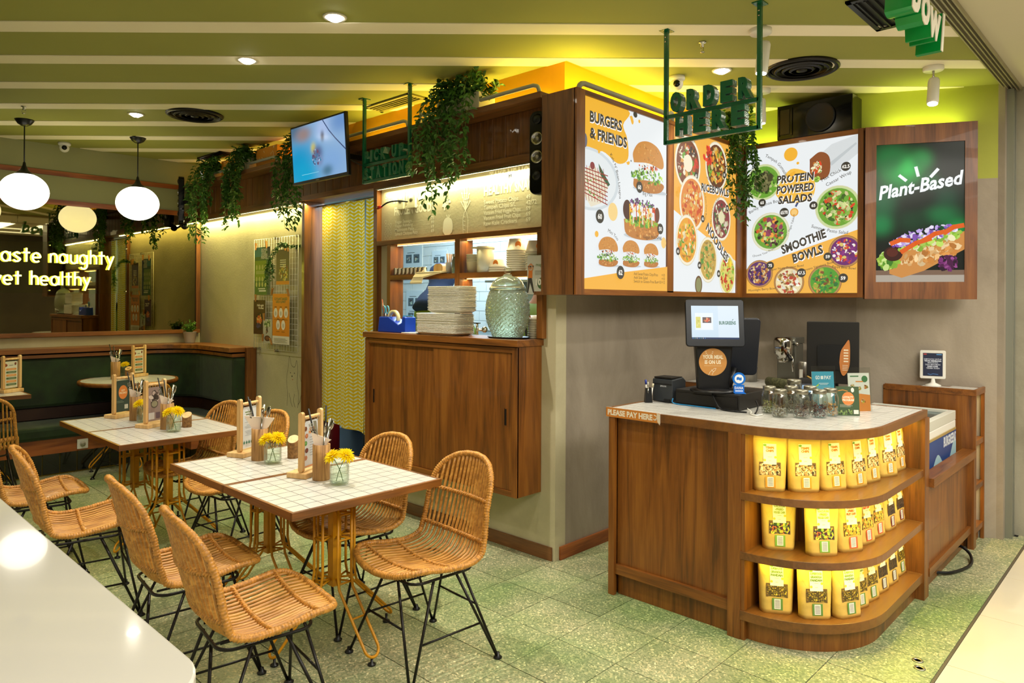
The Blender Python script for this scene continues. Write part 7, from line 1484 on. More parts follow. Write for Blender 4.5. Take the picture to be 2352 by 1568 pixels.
# ------------------------------------------------------------------ freezer and its enclosure, end shelf unit
fz = thing('chest_freezer', 'blue and white ice cream chest freezer with glass lid', 'freezer', (4.95, 1.4, 0))
FZ0, FZ1, FY0, FY1, FT = 4.44, 5.40, 1.10, 1.60, .90
MB().box((FZ0, FY0, .08), (FZ1, FY1, .84)).build('body', WHITE, fz, bevel=.006)
rm = MB()
for a, b in (((FZ0, FY0, .84), (FZ1, FY0+.04, FT)), ((FZ0, FY1-.04, .84), (FZ1, FY1, FT)), ((FZ0, FY0+.04, .84), (FZ0+.04, FY1-.04, FT)), ((FZ1-.04, FY0+.04, .84), (FZ1, FY1-.04, FT))): rm.box(a, b)
rm.build('lid_rim', mat('freezer_rim_white', '#cfcfc2', .35), fz, bevel=.003)
MB().box((FZ0+.04, FY0+.04, FT-.035), (5.0, FY1-.04, FT-.03)).box((4.9, FY0+.04, FT-.022), (FZ1-.04, FY1-.04, FT-.017)).build('glass_lid', thin('freezer_glass', (.75, .82, .85), .5, .08), fz)
MB().tube([(4.95, FY0+.1, FT-.01), (4.95, FY1-.1, FT-.01)], .008, 8).build('lid_handle', STEEL, fz); MB().box((FZ0+.02, FY0-.006, .78), (FZ1-.02, FY0, .795)).build('trim_line', mat('brass_line', '#a8905a', .4), fz); MB().box((FZ0-.006, FY0-.008, .72), (FZ0+.03, FY0+.02, .86)).build('corner_hinge', STEEL, fz)
p = Print(FZ1-FZ0, .70); W_, H_ = p.W, p.H; p.bg('#2f4a86'); p.rect(0, 0, W_, H_*.35, '#9fc3cf')
p.blob([(0, H_*.3), (0, H_*.62), (W_*.08, H_*.60), (W_*.15, H_*.70), (W_*.30, H_*.66), (W_*.5, H_*.84), (W_*.66, H_*.74), (W_*.8, H_*.74), (W_*.92, H_*.88), (W_, H_*.86), (W_, H_*.3)], '#a9cdd6')
p.text('CREAM', W_*.30, H_*.52, .185, '#d8b48c', .03, rot=.05, wmax=W_*.50); p.text('Friends', W_*.36, H_*.34, .12, '#d8b48c', .01, shear=.3, rot=.05, wmax=W_*.40); p.text('BURGREENS', W_*.66, H_*.88, .085, '#dfe6ee', .03, wmax=W_*.33); p.rect(W_*.66, H_*.985, W_*.85, H_*.995, '#dfe6ee')
p.build('printed_side', (FZ0, FY0-.002, .09), (1, 0, 0), (0, 0, 1), PRINT, fz)
p = Print(FY1-FY0, .70); p.bg('#2f4a86'); p.rect(0, 0, p.W, p.H*.6, '#a9cdd6'); p.build('printed_end', (FZ0-.002, FY1, .09), (0, -1, 0), (0, 0, 1), PRINT, fz)
lp = thing('freezer_screen_panel', 'low teak panel screening the freezer between counter and end shelves', 'panel', (4.95, 1.03, 0))
MB().box((4.40, 1.035, .12), (5.47, 1.055, .60)).build('board', W_V, lp); MB().box((4.40, .995, .595), (5.47, 1.075, .645)).build('cap_rail', W_X, lp, bevel=.002); MB().box((4.40, 1.015, .105), (5.47, 1.04, .15)).build('bottom_rail', W_X, lp); MB().box((4.40, 1.06, 0), (5.47, 1.075, .105)).build('plinth', W_X, lp)
MB().box((5.425, 1.0, 0), (5.47, 1.035, .64)).build('end_post', W_V, lp)
eu = thing('end_shelf_unit', 'tall narrow teak shelf unit with lit niches by the concrete column', 'shelf', (5.6, 1.2, 0))
ET = 1.035; xw = lambda y: 5.40+(1.72-y)/(.82)*.42-.012
MB().box((5.472, 1.0, 0), (5.495, 1.56, ET-.035)).build('side_panel', W_V, eu)
MB().prism([(5.472, 1.0), (xw(1.0), 1.0), (xw(1.53), 1.53), (5.472, 1.56)], ET-.04, ET-.006).build('top_board', W_X, eu)
MB().box((5.472, .998, ET-.04), (xw(1.0), 1.014, ET)).box((5.468, 1.0, ET-.04), (5.484, 1.55, ET)).build('top_edge', W_X, eu, bevel=.001)
for k in range(4):
    for j in range(8):
        cx_, cy_ = 5.486+(k+.5)*S, 1.016+(j+.5)*S
        if cx_+S/2 < xw(cy_+S/2): inst('tile', td, (cx_, cy_, ET), eu)
for z in (.66, .365, .085): MB().prism([(5.495, 1.004), (xw(1.0), 1.004), (xw(1.25), 1.25), (5.495, 1.25)], z, z+.035).build('shelf', W_X, eu)
MB().box((5.495, 1.25, .0), (xw(1.27), 1.265, ET-.04)).build('back_panel', W_V, eu); MB().box((xw(1.0)-.02, 1.0, 0), (xw(1.0), 1.02, ET-.04)).build('face_stile', W_V, eu); MB().box((5.495, 1.03, 0), (xw(1.03)-.02, 1.045, .085)).build('plinth', W_X, eu)
for z in (.99, .655, .36): lamp('niche_glow', 'AREA', (5.63, 1.1, z), .7, (1, .72, .15), size=.2, size_y=.03)
tb = thing('notice_tablet', 'white framed notice stand with dark blue screen on the end shelf unit', 'sign', (5.56, 1.28, ET)); ut = Vector((.33, -.944, 0)).normalized(); c_ = Vector((5.555, 1.27, ET))
MB().slab(rrect(.155, .195, .010, 4, 0, .145), c_, ut, (0, 0, 1), -.014).build('frame', WHITE, tb, bevel=.003); m_ = MB(); m_.lathe([(.0001, 0), (.05, 0), (.048, .005), (.015, .02), (.010, .05), (.0001, .05)], (c_.x+.01, c_.y, ET), 26).build('foot', WHITE, tb)
p = Print(.118, .158); p.bg('#0c1a3c')
for i, (s, b) in enumerate((('DIMOHON UNTUK', .01), ('TIDAK MEMBAWA', .04), ('MAKANAN', .01), ('DAN MINUMAN', .01), ('DARI LUAR', .04), ('TERIMA KASIH', .01))): p.text(s, .059, .112-.0125*i, .0125, '#d8e0f0', b, 'c', wmax=.105)
p.rect(.004, .146, .022, .154, '#b83a3a'); p.rect(.08, .146, .112, .152, '#5a9ad8'); p.line([(.03, .015), (.045, .010), (.06, .016), (.09, .012)], .004, '#4a7ab8')
p.build('artwork', c_-ut*.059+ut.cross(Vector((0, 0, 1)))*.0008+Vector((0, 0, .066)), ut, (0, 0, 1), PRINT, tb)
cb = thing('floor_cable', 'black cable looping out under the freezer screen panel', 'cable', (5.1, .98, 0)); MB().tube(smooth([(4.75, 1.07, .02), (4.85, 1.0, .012), (5.05, .95, .012), (5.2, .975, .03), (5.24, 1.03, .06), (5.25, 1.07, .05)], 8), .009, 8).build('cable_run', BLKP, cb)
for x, y, lab in ((3.50, .845, 'left one of two round floor plugs in front of the counter'), (3.57, .87, 'right one of two round floor plugs in front of the counter')):
    t = thing('floor_plug', lab, 'floor fitting', (x, y, 0), 0, 'round floor plugs'); MB().lathe([(.024, 0), (.022, .003), (.014, .003), (.013, .001), (.0001, .001)], (x, y, .0005), 20).build('ring', BRUSH, t); MB().lathe([(.0001, .0015), (.012, .0015)], (x, y, .0005), 16).build('centre', BLKP, t)
# ================================================================== TABLES
def hairpin_base(parent, x, y, zt):
    MB().box((x-.022, y-.022, .27), (x+.022, y+.022, zt)).build('centre_column', YSTEEL, parent)
    MB().box((x-.16, y-.16, zt-.006), (x+.16, y+.16, zt)).build('mount_plate', YSTEEL, parent)
    for k in range(4):
        a = k*PI/2; c, s = cos(a), sin(a)
        def R3(u, v, z): return (x+u*c-v*s, y+u*s+v*c, z)
        for sg in (-1, 1):
            pass
        w = .036; r0 = .085; m = MB()
        prof = [(r0, zt-.005), (r0, .34), (r0+.012, .28), (.295, .075)]
        left = [R3(u, -w, z) for u, z in prof]; right = [R3(u, w, z) for u, z in prof]
        loop = [R3(.295+.022*sin(t)*1.0, -w*cos(t), .075-.034*sin(t)) for t in [PI*i/8 for i in range(1, 8)]]
        m.tube(left+loop+right[::-1], .0065, 8)
        lg = m.build('leg', YSTEEL, parent)
        b = MB()
        for zz in (zt-.10, .50, .30):
            b.tube([R3(r0, -w, zz), R3(r0, w, zz)], .005, 6); b.tube([R3(r0, w, zz), R3(.02, 0, zz)], .005, 6); b.tube([R3(r0, -w, zz), R3(.02, 0, zz)], .005, 6)
        q = .5; b.tube([R3(r0+.012+(.295-r0-.012)*q, -w, .28-.205*q), R3(r0+.012+(.295-r0-.012)*q, w, .28-.205*q)], .005, 6)
        b.build('brace', YSTEEL, lg, kind='stuff'); px, py, pz = R3(.300, 0, .0)
        MB().lathe([(.0001, 0), (.018, 0), (.018, .006), (.006, .012), (.006, .040), (.0001, .041)], (px, py, 0), 14).build('foot_pad', BLKP, lg)
TD = .0745
ttile = None
def square_table(x0, y0, w_, d_, lab, grp, z=.75, nx=10, ny=8, thin=False):
    global ttile
    x1, y1 = x0+w_, y0+d_; cx_, cy_ = (x0+x1)/2, (y0+y1)/2; t = thing('dining_table', lab, 'table', (cx_, cy_, 0), 0, grp)
    MB().box((x0+.012, y0+.012, z-.030), (x1-.012, y1-.012, z-.0022)).build('table_board', GROUT, t)
    MB().box((x0, y0, z-.034), (x1, y0+.014, z)).build('edge_strip', W_X, t, bevel=.0015); MB().box((x0, y1-.014, z-.034), (x1, y1, z)).build('edge_strip', W_X, t, bevel=.0015)
    MB().box((x0, y0+.014, z-.034), (x0+.014, y1-.014, z)).build('edge_strip', W_Y, t, bevel=.0015); MB().box((x1-.014, y0+.014, z-.034), (x1, y1-.014, z)).build('edge_strip', W_Y, t, bevel=.0015)
    sx, sy = (w_-.028)/nx, (d_-.028)/ny; me = None
    for i in range(nx):
        for j in range(ny):
            px, py = x0+.014+(i+.5)*sx, y0+.014+(j+.5)*sy
            if me is None: o = MB().box((-sx/2+.0014, -sy/2+.0026, -.004), (sx/2-.0014, sy/2-.0026, 0)).build('tile', TILE_W, t, local=True); me = o.data; o.location = Vector((px, py, z-.001))-OFF[t.name]
            else: inst('tile', me, (px, py, z-.001), t)
    hairpin_base(t, cx_, cy_, z-.034); return t
G1 = 'square tiled tables'
square_table(1.455, 2.585, .785, .615, 'nearest square white-tiled table with yellow hairpin base', G1)
square_table(1.455, 3.206, .785, .615, 'square white-tiled table pushed against the far side of the nearest one', G1)
square_table(1.425, 4.495, .78, .598, 'square white-tiled table in the second row, the half nearer the camera', G1)
square_table(1.425, 5.098, .78, .60, 'square white-tiled table in the second row, half nearer the green bench', G1)
square_table(.75, 7.02, .80, .70, 'white-tiled table corner at the left frame edge before the bench', G1, .80)
# round table
rt = thing('round_table', 'round white-tiled table with wood rim before the green bench corner', 'table', (2.44, 7.42, 0)); RZ_ = .83; rr_ = .43; cc = (2.44, 7.42)
MB().lathe([(.0001, RZ_-.035), (rr_, RZ_-.035), (rr_+.004, RZ_-.02), (rr_, RZ_), (rr_-.022, RZ_), (rr_-.022, RZ_-.003), (.0001, RZ_-.003)], (cc[0], cc[1], 0), 56).build('round_board', W_X, rt)
td2 = MB().box((-.0362, -.0362, -.004), (.0362, .0362, 0)).build('tile', TILE_W, rt, local=True); m2 = td2.data; bpy.data.objects.remove(td2); cir = [(cc[0]+(rr_-.024)*cos(2*PI*k/40), cc[1]+(rr_-.024)*sin(2*PI*k/40)) for k in range(40)]
for i in range(-6, 6):
    for j in range(-6, 6):
        px, py = cc[0]+(i+.5)*.0745, cc[1]+(j+.5)*.0745; a = .0362
        if all(math.hypot(px+u*a-cc[0], py+v*a-cc[1]) < rr_-.025 for u in (-1, 1) for v in (-1, 1)): inst('tile', m2, (px, py, RZ_-.001), rt)
        else:
            q = clip_conv(cir[::1], [(px-a, py-a), (px+a, py-a), (px+a, py+a), (px-a, py+a)])
            if len(q) > 2 and abs(sum(q[k-1][0]*q[k][1]-q[k][0]*q[k-1][1] for k in range(len(q))))/2 > 2e-4: MB().prism(q, RZ_-.005, RZ_-.001).build('tile', TILE_W, rt)
hairpin_base(rt, 2.40, 7.36, RZ_-.035)

# ================================================================== RATTAN CHAIRS (local +x is forward)
PROF = smooth([(.262, 0, .448), (.16, 0, .452), (.04, 0, .432), (-.08, 0, .425), (-.165, 0, .452), (-.208, 0, .520), (-.238, 0, .610), (-.268, 0, .720), (-.305, 0, .865)], 8)
AL = [0]
for a, b in zip(PROF, PROF[1:]): AL.append(AL[-1]+(b-a).length)
LT = AL[-1]
def prof_at(a):
    a = max(0, min(LT, a))
    for i in range(len(AL)-1):
        if a <= AL[i+1]+1e-9:
            f = (a-AL[i])/(AL[i+1]-AL[i]); p = PROF[i].lerp(PROF[i+1], f); t = (PROF[min(i+2, len(PROF)-1)]-PROF[max(i-1, 0)]).normalized(); n = Vector((t.z, 0, -t.x)); return p, (n if n.z > 0 or n.x > .2 else -n)
def wid(a):
    base = .232-.030*max(0, (a-LT*.55)/(LT*.45))
    if a < .11: base *= (1-(1-a/.11)**2.4*.999)**(1/2.4)*1.0
    if a > LT-.17: base *= (max(0, 1-((a-(LT-.17))/.17)**2.3*.999))**(1/2.3)
    return base
def surf(a, y, off=0):
    p, n = prof_at(a); c = (y/.232)**2; k = .030+.035*min(1, max(0, (a-.45)/.2)); q = p+n*(c*k+off); return Vector((q.x, y, q.z))
def build_chair():
    t = thing('rattan_chair', '', 'chair', (0, 0, 0), 0, 'rattan chairs around the tiled tables')
    N = 64; aa = [LT*(0.5-0.5*cos(PI*i/N)) for i in range(N+1)]
    loop = [surf(a, wid(a)) for a in aa]+[surf(a, -wid(a)) for a in reversed(aa[1:-1])]
    # resample evenly, wrap ridges
    P = loop+[loop[0]]; L_ = [0]
    for a, b in zip(P, P[1:]): L_.append(L_[-1]+(b-a).length)
    n = 600; pts = []; j = 0
    for i in range(n):
        s = L_[-1]*i/n
        while L_[j+1] < s: j += 1
        pts.append(P[j].lerp(P[j+1], (s-L_[j])/max(1e-9, L_[j+1]-L_[j])))
    MB().tube(pts, [.0135*(1.0, 1.10, .84)[i % 3]*(1+.04*sin(i*.37)) for i in range(n)], 8, closed=True).build('wicker_rim', WICK, t, local=True)
    nr = 17
    for k in range(nr):
        y = -.205+.41*k/(nr-1); lo, hi = 0, LT*.5
        for _ in range(24):
            m = (lo+hi)/2
            if wid(m) < abs(y)+.004: lo = m
            else: hi = m
        a0 = hi; lo, hi = LT*.5, LT
        for _ in range(24):
            m = (lo+hi)/2
            if wid(m) < abs(y)+.004: hi = m
            else: lo = m
        a1 = lo; q = [surf(a0+(a1-a0)*i/22, y*(1-.10*max(0, (i/22-.5))), .0) for i in range(23)]
        MB().tube(q, [.0068*(1+.10*sin(i*1.9+k)) for i in range(23)], 6).build('cane_rod', RATTAN, t, local=True)
    for a, off, nm in ((.10, -.009, 'seat_braid'), (.27, -.009, 'seat_braid'), (LT*.58, -.010, 'back_braid'), (LT*.78, -.010, 'back_braid')):
        w_ = wid(a)-.004; m = MB(); st = 96
        for ph in (0, PI):
            q = []
            for i in range(st+1):
                y = -w_+2*w_*i/st; th = 2*PI*i/st*15+ph; p = surf(a, y); p2, nn = prof_at(a); tt = Vector((nn.z, 0, -nn.x)); q.append(p+nn*(sin(th)*.0095)+tt*(cos(th)*.0070))
            m.tube(q, .0052, 6)
        m.build(nm, WICK, t, local=True)
    fr = MB(); fr.tube([(x, y, .405) for x, y in rrect(.34, .34, .06, 5)], .0065, 8, closed=True); fr.tube([(-.15, -.10, .405), (.15, -.10, .405)], .005, 6).tube([(-.15, .10, .405), (.15, .10, .405)], .005, 6).build('under_seat_frame', BLK, t, local=True)
    for sx in (1, -1):
        for sy in (1, -1):
            f = (.235*sx-.005, .245*sy, .012); m = MB(); m.tube([(.165*sx, .05*sy, .405), (f[0], f[1]-.006*sy, f[2])], .0062, 8); m.tube([(.06*sx, .168*sy, .405), (f[0]-.006*sx, f[1], f[2])], .0062, 8); lg = m.build('leg', BLK, t, local=True)
            MB().lathe([(.0001, 0), (.019, 0), (.020, .006), (.010, .014), (.008, .026), (.0001, .027)], (f[0], f[1], 0), 14).build('foot_pad', BLKP, lg, local=True)
    def on(sx, sy, z, w): f = Vector((.235*sx-.005, .245*sy, .012)); g_ = Vector((.165*sx, .05*sy, .405)) if w else Vector((.06*sx, .168*sy, .405)); return g_.lerp(f, (.405-z)/.393)
    for q in ((1, 1, 1, -1, .22, 1), (-1, 1, -1, -1, .22, 1), (1, 1, -1, 1, .17, 0), (1, -1, -1, -1, .17, 0)): MB().tube([on(q[0], q[1], q[4], q[5]), on(q[2], q[3], q[4], q[5])], .0052, 6).build('stretcher', BLK, t, local=True)
    return t
ch0 = build_chair()
CH = [(1.26, 2.51, -8, 'nearest rattan chair, back to camera, at the left of the nearest table'),
      (1.275, 3.14, -6, 'rattan chair directly behind the nearest left one, back to camera'),
      (1.14, 4.12, -10, 'rattan chair with open seat at the left of the second-row table'),
      (1.10, 4.92, -6, 'rattan chair at the left frame edge behind the open-seat one'),
      (2.055, 2.50, 176, 'right-hand rattan chair nearest the counter, facing left'),
      (2.10, 3.14, 180, 'rattan chair just behind the right-hand one, facing left'),
      (2.05, 4.33, 184, 'rattan chair mostly hidden behind the nearest table items, facing left'),
      (2.03, 4.95, 184, 'rattan chair beyond it, backrest seen left of the menu stand'),
      (1.15, 6.72, 78, 'rattan chair with its back to camera at the far left table'),
      (2.30, 6.86, 100, 'far rattan chair tucked at the round table, only its top seen')]
for i, (x, y, dg, lab) in enumerate(CH):
    t = ch0 if i == 0 else dup(ch0); t.location = (x, y, 0); t.rotation_euler = (0, 0, rad(dg)); t['label'] = lab

# ================================================================== TABLE SETTINGS
def menu_stand(x, y, z, lab, draw, az=-90, s=1.0):
    """local: card faces +(-y) ; az turns it"""
    t = thing('menu_stand', lab, 'menu stand', (x, y, z), rad(az+90), 'wooden menu stands on the tables'); t.scale = (1.22, 1.22, 1.22)
    MB().box((-.075, -.045, 0), (.075, .045, .022)).build('base', PINE, t, local=True, bevel=.003)
    for sx in (-1, 1): MB().slab(rrect(.020, .235, .0095, 4, 0, .1175), (sx*.062, -.010, .022), (0, 1, 0), (0, 0, 1), .016 if False else .016).build('post', PINE, t, local=True)
    MB().tube([(-.06, -.010, .232), (.075, -.010, .232)], .0075, 12).build('dowel', PINE, t, local=True)
    p = Print(.098, .185); draw(p, p.W, p.H); MB().box((-.046, -.0105, .032), (.052, -.0095, .217)).build('card', PAPER, t, local=True); p.build('artwork', (-.046, -.0110, .032), (1, 0, 0), (0, 0, 1), PRINT, t, local=True)
    for sx in (-1, 1): MB().tube([(.003+sx*.043, -.010+.010*sin(a*PI/5), .224+.012*cos(a*PI/5)) for a in range(10)], .0012, 5, closed=True).build('binder_ring', STEEL, t, local=True)
    return t
def d_plain(p, W, Hh):
    p.bg('#dfe2e2'); p.rect(W*.4, Hh*.93, W*.6, Hh*.94, '#6a7a70')
    for z, w_ in ((.86, .5), (.80, .4)): p.rect(W*(.5-w_/2), Hh*z, W*(.5+w_/2), Hh*(z+.03), '#7c8a5a')
    for i in range(13):
        if i not in (4, 8): w_ = .55-.12*(i % 3); p.rect(W*(.5-w_/2), Hh*(.73-.035*i), W*(.5+w_/2), Hh*(.738-.035*i), '#8d9294')
    for i in range(5): p.disc(W*(.18+.16*i), Hh*.14, W*.055, '#2f6a4c', Hh*.035, 7); p.rect(W*(.165+.16*i), Hh*.16, W*(.195+.16*i), Hh*.19, '#2f6a4c')
    p.rect(W*.25, Hh*.05, W*.75, Hh*.056, '#8d9294')
def d_extra(p, W, Hh):
    p.bg('#dcdfe0'); p.rect(W*.42, Hh*.92, W*.6, Hh*.93, '#6a7a70'); p.text('EXTRA', W*.42, Hh*.80, .016, '#e0903c', .04, wmax=W*.45); p.text('PROTEIN', W*.38, Hh*.72, .016, '#e0903c', .04, wmax=W*.55)
    for i, c in enumerate((['#7a4a34', '#9a6a4c'], ['#c87a50', '#e09a70'], ['#5f9a4c', '#8ac070'], ['#6a3428', '#9a5440'], ['#c8835c', '#d8a080'])): p.disc(W*(.17+.07*(i % 2)), Hh*(.84-.155*i), W*.10, c[0], Hh*.052); p.scatter(W*(.17+.07*(i % 2)), Hh*(.84-.155*i), W*.09, Hh*.045, c, 12, .006, i)
    for i in range(8): p.rect(W*.42, Hh*(.64-.055*i), W*(.85-.1*(i % 2)), Hh*(.648-.055*i), '#6f767a')
    p.rect(W*.1, Hh*.02, W*.8, Hh*.05, '#e09a5c'); p.blob([(W*.80, Hh*.05), (W*.78, Hh*.12), (W*.86, Hh*.16), (W*.90, Hh*.08)], '#3a3432')
def d_rows(p, W, Hh):
    p.bg('#d9d8c4'); p.scatter(W*.12, Hh*.86, W*.12, Hh*.08, ['#7a3a2a', '#a8542c'], 16, .010, 1); p.scatter(W*.85, Hh*.9, W*.12, Hh*.06, ['#5a2a20', '#8a4a2c'], 16, .010, 2)
    for i in range(6): p.poly(rrect(W*.78, Hh*.075, Hh*.03, 3, W*.52, Hh*(.70-.115*i)), '#d8924a' if i % 2 == 0 else '#4d6a44'); p.rect(W*.3, Hh*(.695-.115*i), W*.8, Hh*(.703-.115*i), '#e8e2cc')
    p.rect(W*.35, Hh*.84, W*.65, Hh*.855, '#5a5a4a')
def d_dark(p, W, Hh): p.bg('#33443c'); p.disc(W*.55, Hh*.62, W*.32, '#d8803a', Hh*.22); p.text('GET', W*.55, Hh*.65, .015, '#f0dcb8', .02, 'c'); p.text('PROMO', W*.55, Hh*.57, .015, '#f0dcb8', .02, 'c', wmax=W*.5); p.rect(W*.65, Hh*.08, W*.9, Hh*.22, '#c9c8bc'); p.rect(W*.1, Hh*.3, W*.6, Hh*.31, '#8a9a8a'); p.rect(W*.1, Hh*.34, W*.5, Hh*.35, '#8a9a8a')
def d_photo(p, W, Hh): p.bg('#8f7a74'); p.scatter(W*.5, Hh*.65, W*.4, Hh*.28, ['#5a4a44', '#b8a49a', '#3a302c', '#cfc0b8'], 40, .018, 4); p.disc(W*.5, Hh*.5, W*.25, '#4a4038', Hh*.12); p.disc(W*.5, Hh*.5, W*.2, '#8f8a70', Hh*.09); p.rect(W*.1, Hh*.05, W*.5, Hh*.25, '#c8c4c4'); p.rect(W*.6, Hh*.06, W*.9, Hh*.24, '#5f4a52')
def spoon(t, nm, b, e, m, kind):
    b, e = Vector(b), Vector(e); d = (e-b).normalized(); mb = MB()
    if kind == 'spoon':
        mb.tube([b, e-d*.04], .0035, 6); k = len(mb.v); mb.ball((0, 0, 0), .021, 12, 8, sc=(.72, .28, 1.25)); q = d.to_track_quat('Z', 'Y').to_matrix().to_4x4(); mb.v[k:] = [tuple(Matrix.Translation(e-d*.016) @ q @ Matrix.Rotation(.9, 4, 'Z') @ Vector(v)) for v in mb.v[k:]]
    elif kind == 'fork':
        mb.tube([b, e-d*.05], .0035, 6); s = d.cross(Vector((.7, .7, .1))).normalized(); mb.tube([e-d*.052, e-d*.035], [.004, .009], 6)
        for i in (-1.5, -.5, .5, 1.5): mb.tube([e-d*.036+s*i*.0045, e+s*i*.005], .0016, 5)
    elif kind == 'knife': q = d.to_track_quat('Z', 'Y').to_matrix().to_4x4(); mb.tube([b, b+d*.06], .005, 6); k = len(mb.v); mb.box((-.009, -.0012, 0), (.009, .0012, (e-b).length-.05)); mb.v[k:] = [tuple(Matrix.Translation(b+d*.05) @ q @ Matrix.Rotation(.5, 4, 'Z') @ Vector(v)) for v in mb.v[k:]]
    elif kind == 'straw': mb.tube([b, e], .0042, 10)
    elif kind == 'thick': mb.tube([b, e], .0065, 12)
    return mb.build(nm, m, t)
CUT = mat('cutlery_steel', '#b8b6ae', .16, 1.0)
def holder(x, y, z, lab, r=.034, h=.095, cfg=0):
    r = .041; h = .168
    t = thing('cutlery_holder', lab, 'cutlery holder', (x, y, z), 0, 'log cutlery holders'); MB().lathe([(.0001, 0), (r*.98, 0), (r, .004), (r*.99, h*.5), (r, h), (r*.84, h), (r*.82, .006), (.0001, .006)], (x, y, z), 22).build('log_cup', LOG, t)
    R = random.Random(cfg); G = 'cutlery and straws in the log holders'; zb = z+.012
    def piece(kind, nm, m, lab2, dx, dy, L, bx=0, by=0): q = thing(nm, lab2, nm.replace('_', ' '), (x+bx, y+by, zb), 0, G); spoon(q, kind+'_body', (x+bx, y+by, zb), (x+dx*1.15, y+dy*1.15, z+L*1.0+.10), m, kind)
    side = ('of the nearest table', 'of the table behind the nearest', 'of the second-row near table', 'of the second-row far table', 'of the round table')[cfg]
    piece('straw', 'black_straw', BLKP, 'black straw leaning left in the log holder '+side, -.035, .045, .235, .010, -.01)
    if cfg != 0: piece('straw', 'black_straw', BLKP, 'second, more upright black straw in the log holder '+side, -.01 if cfg != 1 else -.03, .02 if cfg != 1 else .035, .22, .012, 0)
    else: piece('straw', 'black_straw', BLKP, 'upright black straw behind the cutlery in the log holder '+side, .02, -.002, .25, .01, -.01)
    piece('spoon', 'spoon', CUT, 'large steel spoon leaning right in the log holder '+side, -.005, -.040, .165, .0, .01)
    piece('spoon', 'spoon', CUT, 'second steel spoon further back in the log holder '+side, .035, -.025, .175, -.01, .01)
    piece('fork', 'fork', CUT, 'steel fork leaning left in the log holder '+side, -.035, .028, .165, .012, -.012)
    piece('knife', 'table_knife', CUT, 'table knife leaning in the log holder '+side, -.025 if cfg != 1 else .0, .012 if cfg != 1 else -.03, .18, .008, .004)
    piece('thick', 'steel_straw', CUT, 'thick steel straw standing in the log holder '+side, .028, -.02 if cfg != 1 else .012, .19, -.005, 0)
    q = thing('paper_napkin', 'folded pale napkin tucked in the log holder '+side, 'napkin', (x, y, z+.03), 0, G); wd = .05 if cfg != 1 else .085
    ub_ = Vector((.69, -.73, 0)); m = MB(); pts = [(-wd*.9, .235 if cfg == 1 else .225), (wd*1.0, .225 if cfg == 1 else .19), (wd*.6, .175), (.030, .160), (.025, .06), (-.025, .06), (-.030, .160)]
    m.slab([(a, b) for a, b in pts[::-1]], Vector((x-.006, y-.004, z)), ub_, (0, 0, 1), .004).build('folded_sheet', NAPK, q); return t
JARG = thin('jar_glass', (.94, .98, .95), .5)
def flower_jar(x, y, z, lab, n=2, sd=0, r=.033, h=.085):
    r = .045; h = .112
    t = thing('flower_jar', lab, 'flower jar', (x, y, z), 0, 'glass jars of yellow flowers'); pr_ = [(.0001, .001), (r*.86, .001), (r*.98, .008), (r, .016), (r, h*.74), (r*.90, h*.84), (r*.86, h*.87), (r*.90, h*.90), (r*.90, h), (r*.82, h), (r*.80, h*.86), (r*.92, h*.74), (r*.93, .014), (r*.8, .006), (.0001, .006)]
    MB().lathe(pr_, (x, y, z), 28).build('glass_jar', JARG, t); MB().lathe([(.0001, .0065), (r*.79, .0068), (r*.915, .0145), (r*.915, h*.40), (.0001, h*.40)], (x, y, z), 28).build('water', WATER, t)
    R = random.Random(sd); st = MB()
    for k in range(n):
        a = 2*PI*k/n+sd; sg_ = (1 if k else -1)*(n > 1); c = Vector((x+.69*.033*sg_-.01*k, y-.73*.033*sg_-.01*k, z+h+.016+.008*k)); nrm = Vector((.69*.5*sg_-.32, -.73*.5*sg_-.32, 1)).normalized()
        st.tube(smooth([(x-(c.x-x)*.5, y-(c.y-y)*.5, z+.012), (x, y, z+h*.6), tuple(c-nrm*.008)], 4), .0017, 5)
        f = MB(); ux = nrm.cross(Vector((0, 1, .2))).normalized(); uy = nrm.cross(ux)
        for ring, (m_, L, el) in enumerate(((20, .044, -.12), (18, .042, .15), (16, .036, .5), (12, .027, .9), (8, .018, 1.25))):
            for i in range(m_):
                b = 2*PI*(i+.5*ring)/m_+R.uniform(-.1, .1); d = (ux*cos(b)+uy*sin(b))*cos(el)+nrm*sin(el); L2 = L*R.uniform(.85, 1.1); leaf(f, c+d*.003, d, nrm, L2, .0125, .22)
        f.build('blossom', PETAL, t, kind='stuff')
    st.build('stems', STEM, t, kind='stuff'); return t
def stump(x, y, z, lab, num=None, h=.072):
    t = thing('table_number_stump', lab, 'table marker', (x, y, z), 0, 'log table markers'); r = .030; h *= 1.35; m = MB(); n = 18; tilt = .55; fx, fy = .69, .73
    m.add([(x+r*cos(2*PI*k/n), y+r*sin(2*PI*k/n), z) for k in range(n)]+[(x+r*cos(2*PI*k/n), y+r*sin(2*PI*k/n), z+h+tilt*r*(cos(2*PI*k/n)*fx+sin(2*PI*k/n)*fy)) for k in range(n)], [tuple(reversed(range(n)))]+[(k, (k+1) % n, n+(k+1) % n, n+k) for k in range(n)], 0, None, True).build('bark_log', BARK, t)
    MB().add([(x+r*.97*cos(2*PI*k/n), y+r*.97*sin(2*PI*k/n), z+h+.0008+tilt*r*(cos(2*PI*k/n)*fx+sin(2*PI*k/n)*fy)) for k in range(n)], [tuple(range(n))]).build('cut_face', PINE, t)
    if num:
        p = Print(.04, .03); p.text(num, .02, .004, .028, '#1a1612', .04, 'c'); u_ = Vector((fy, -fx, 0)); v_ = Vector((fx, fy, tilt)).normalized(); p.build('painted_number', Vector((x, y, z+h+.002))-u_*.02-v_*.014, u_, v_, PRINT, t)
    return t
TT = .749
menu_stand(1.835, 3.115, TT, 'pine menu stand with an extra protein card on the nearest table', d_extra, -66)
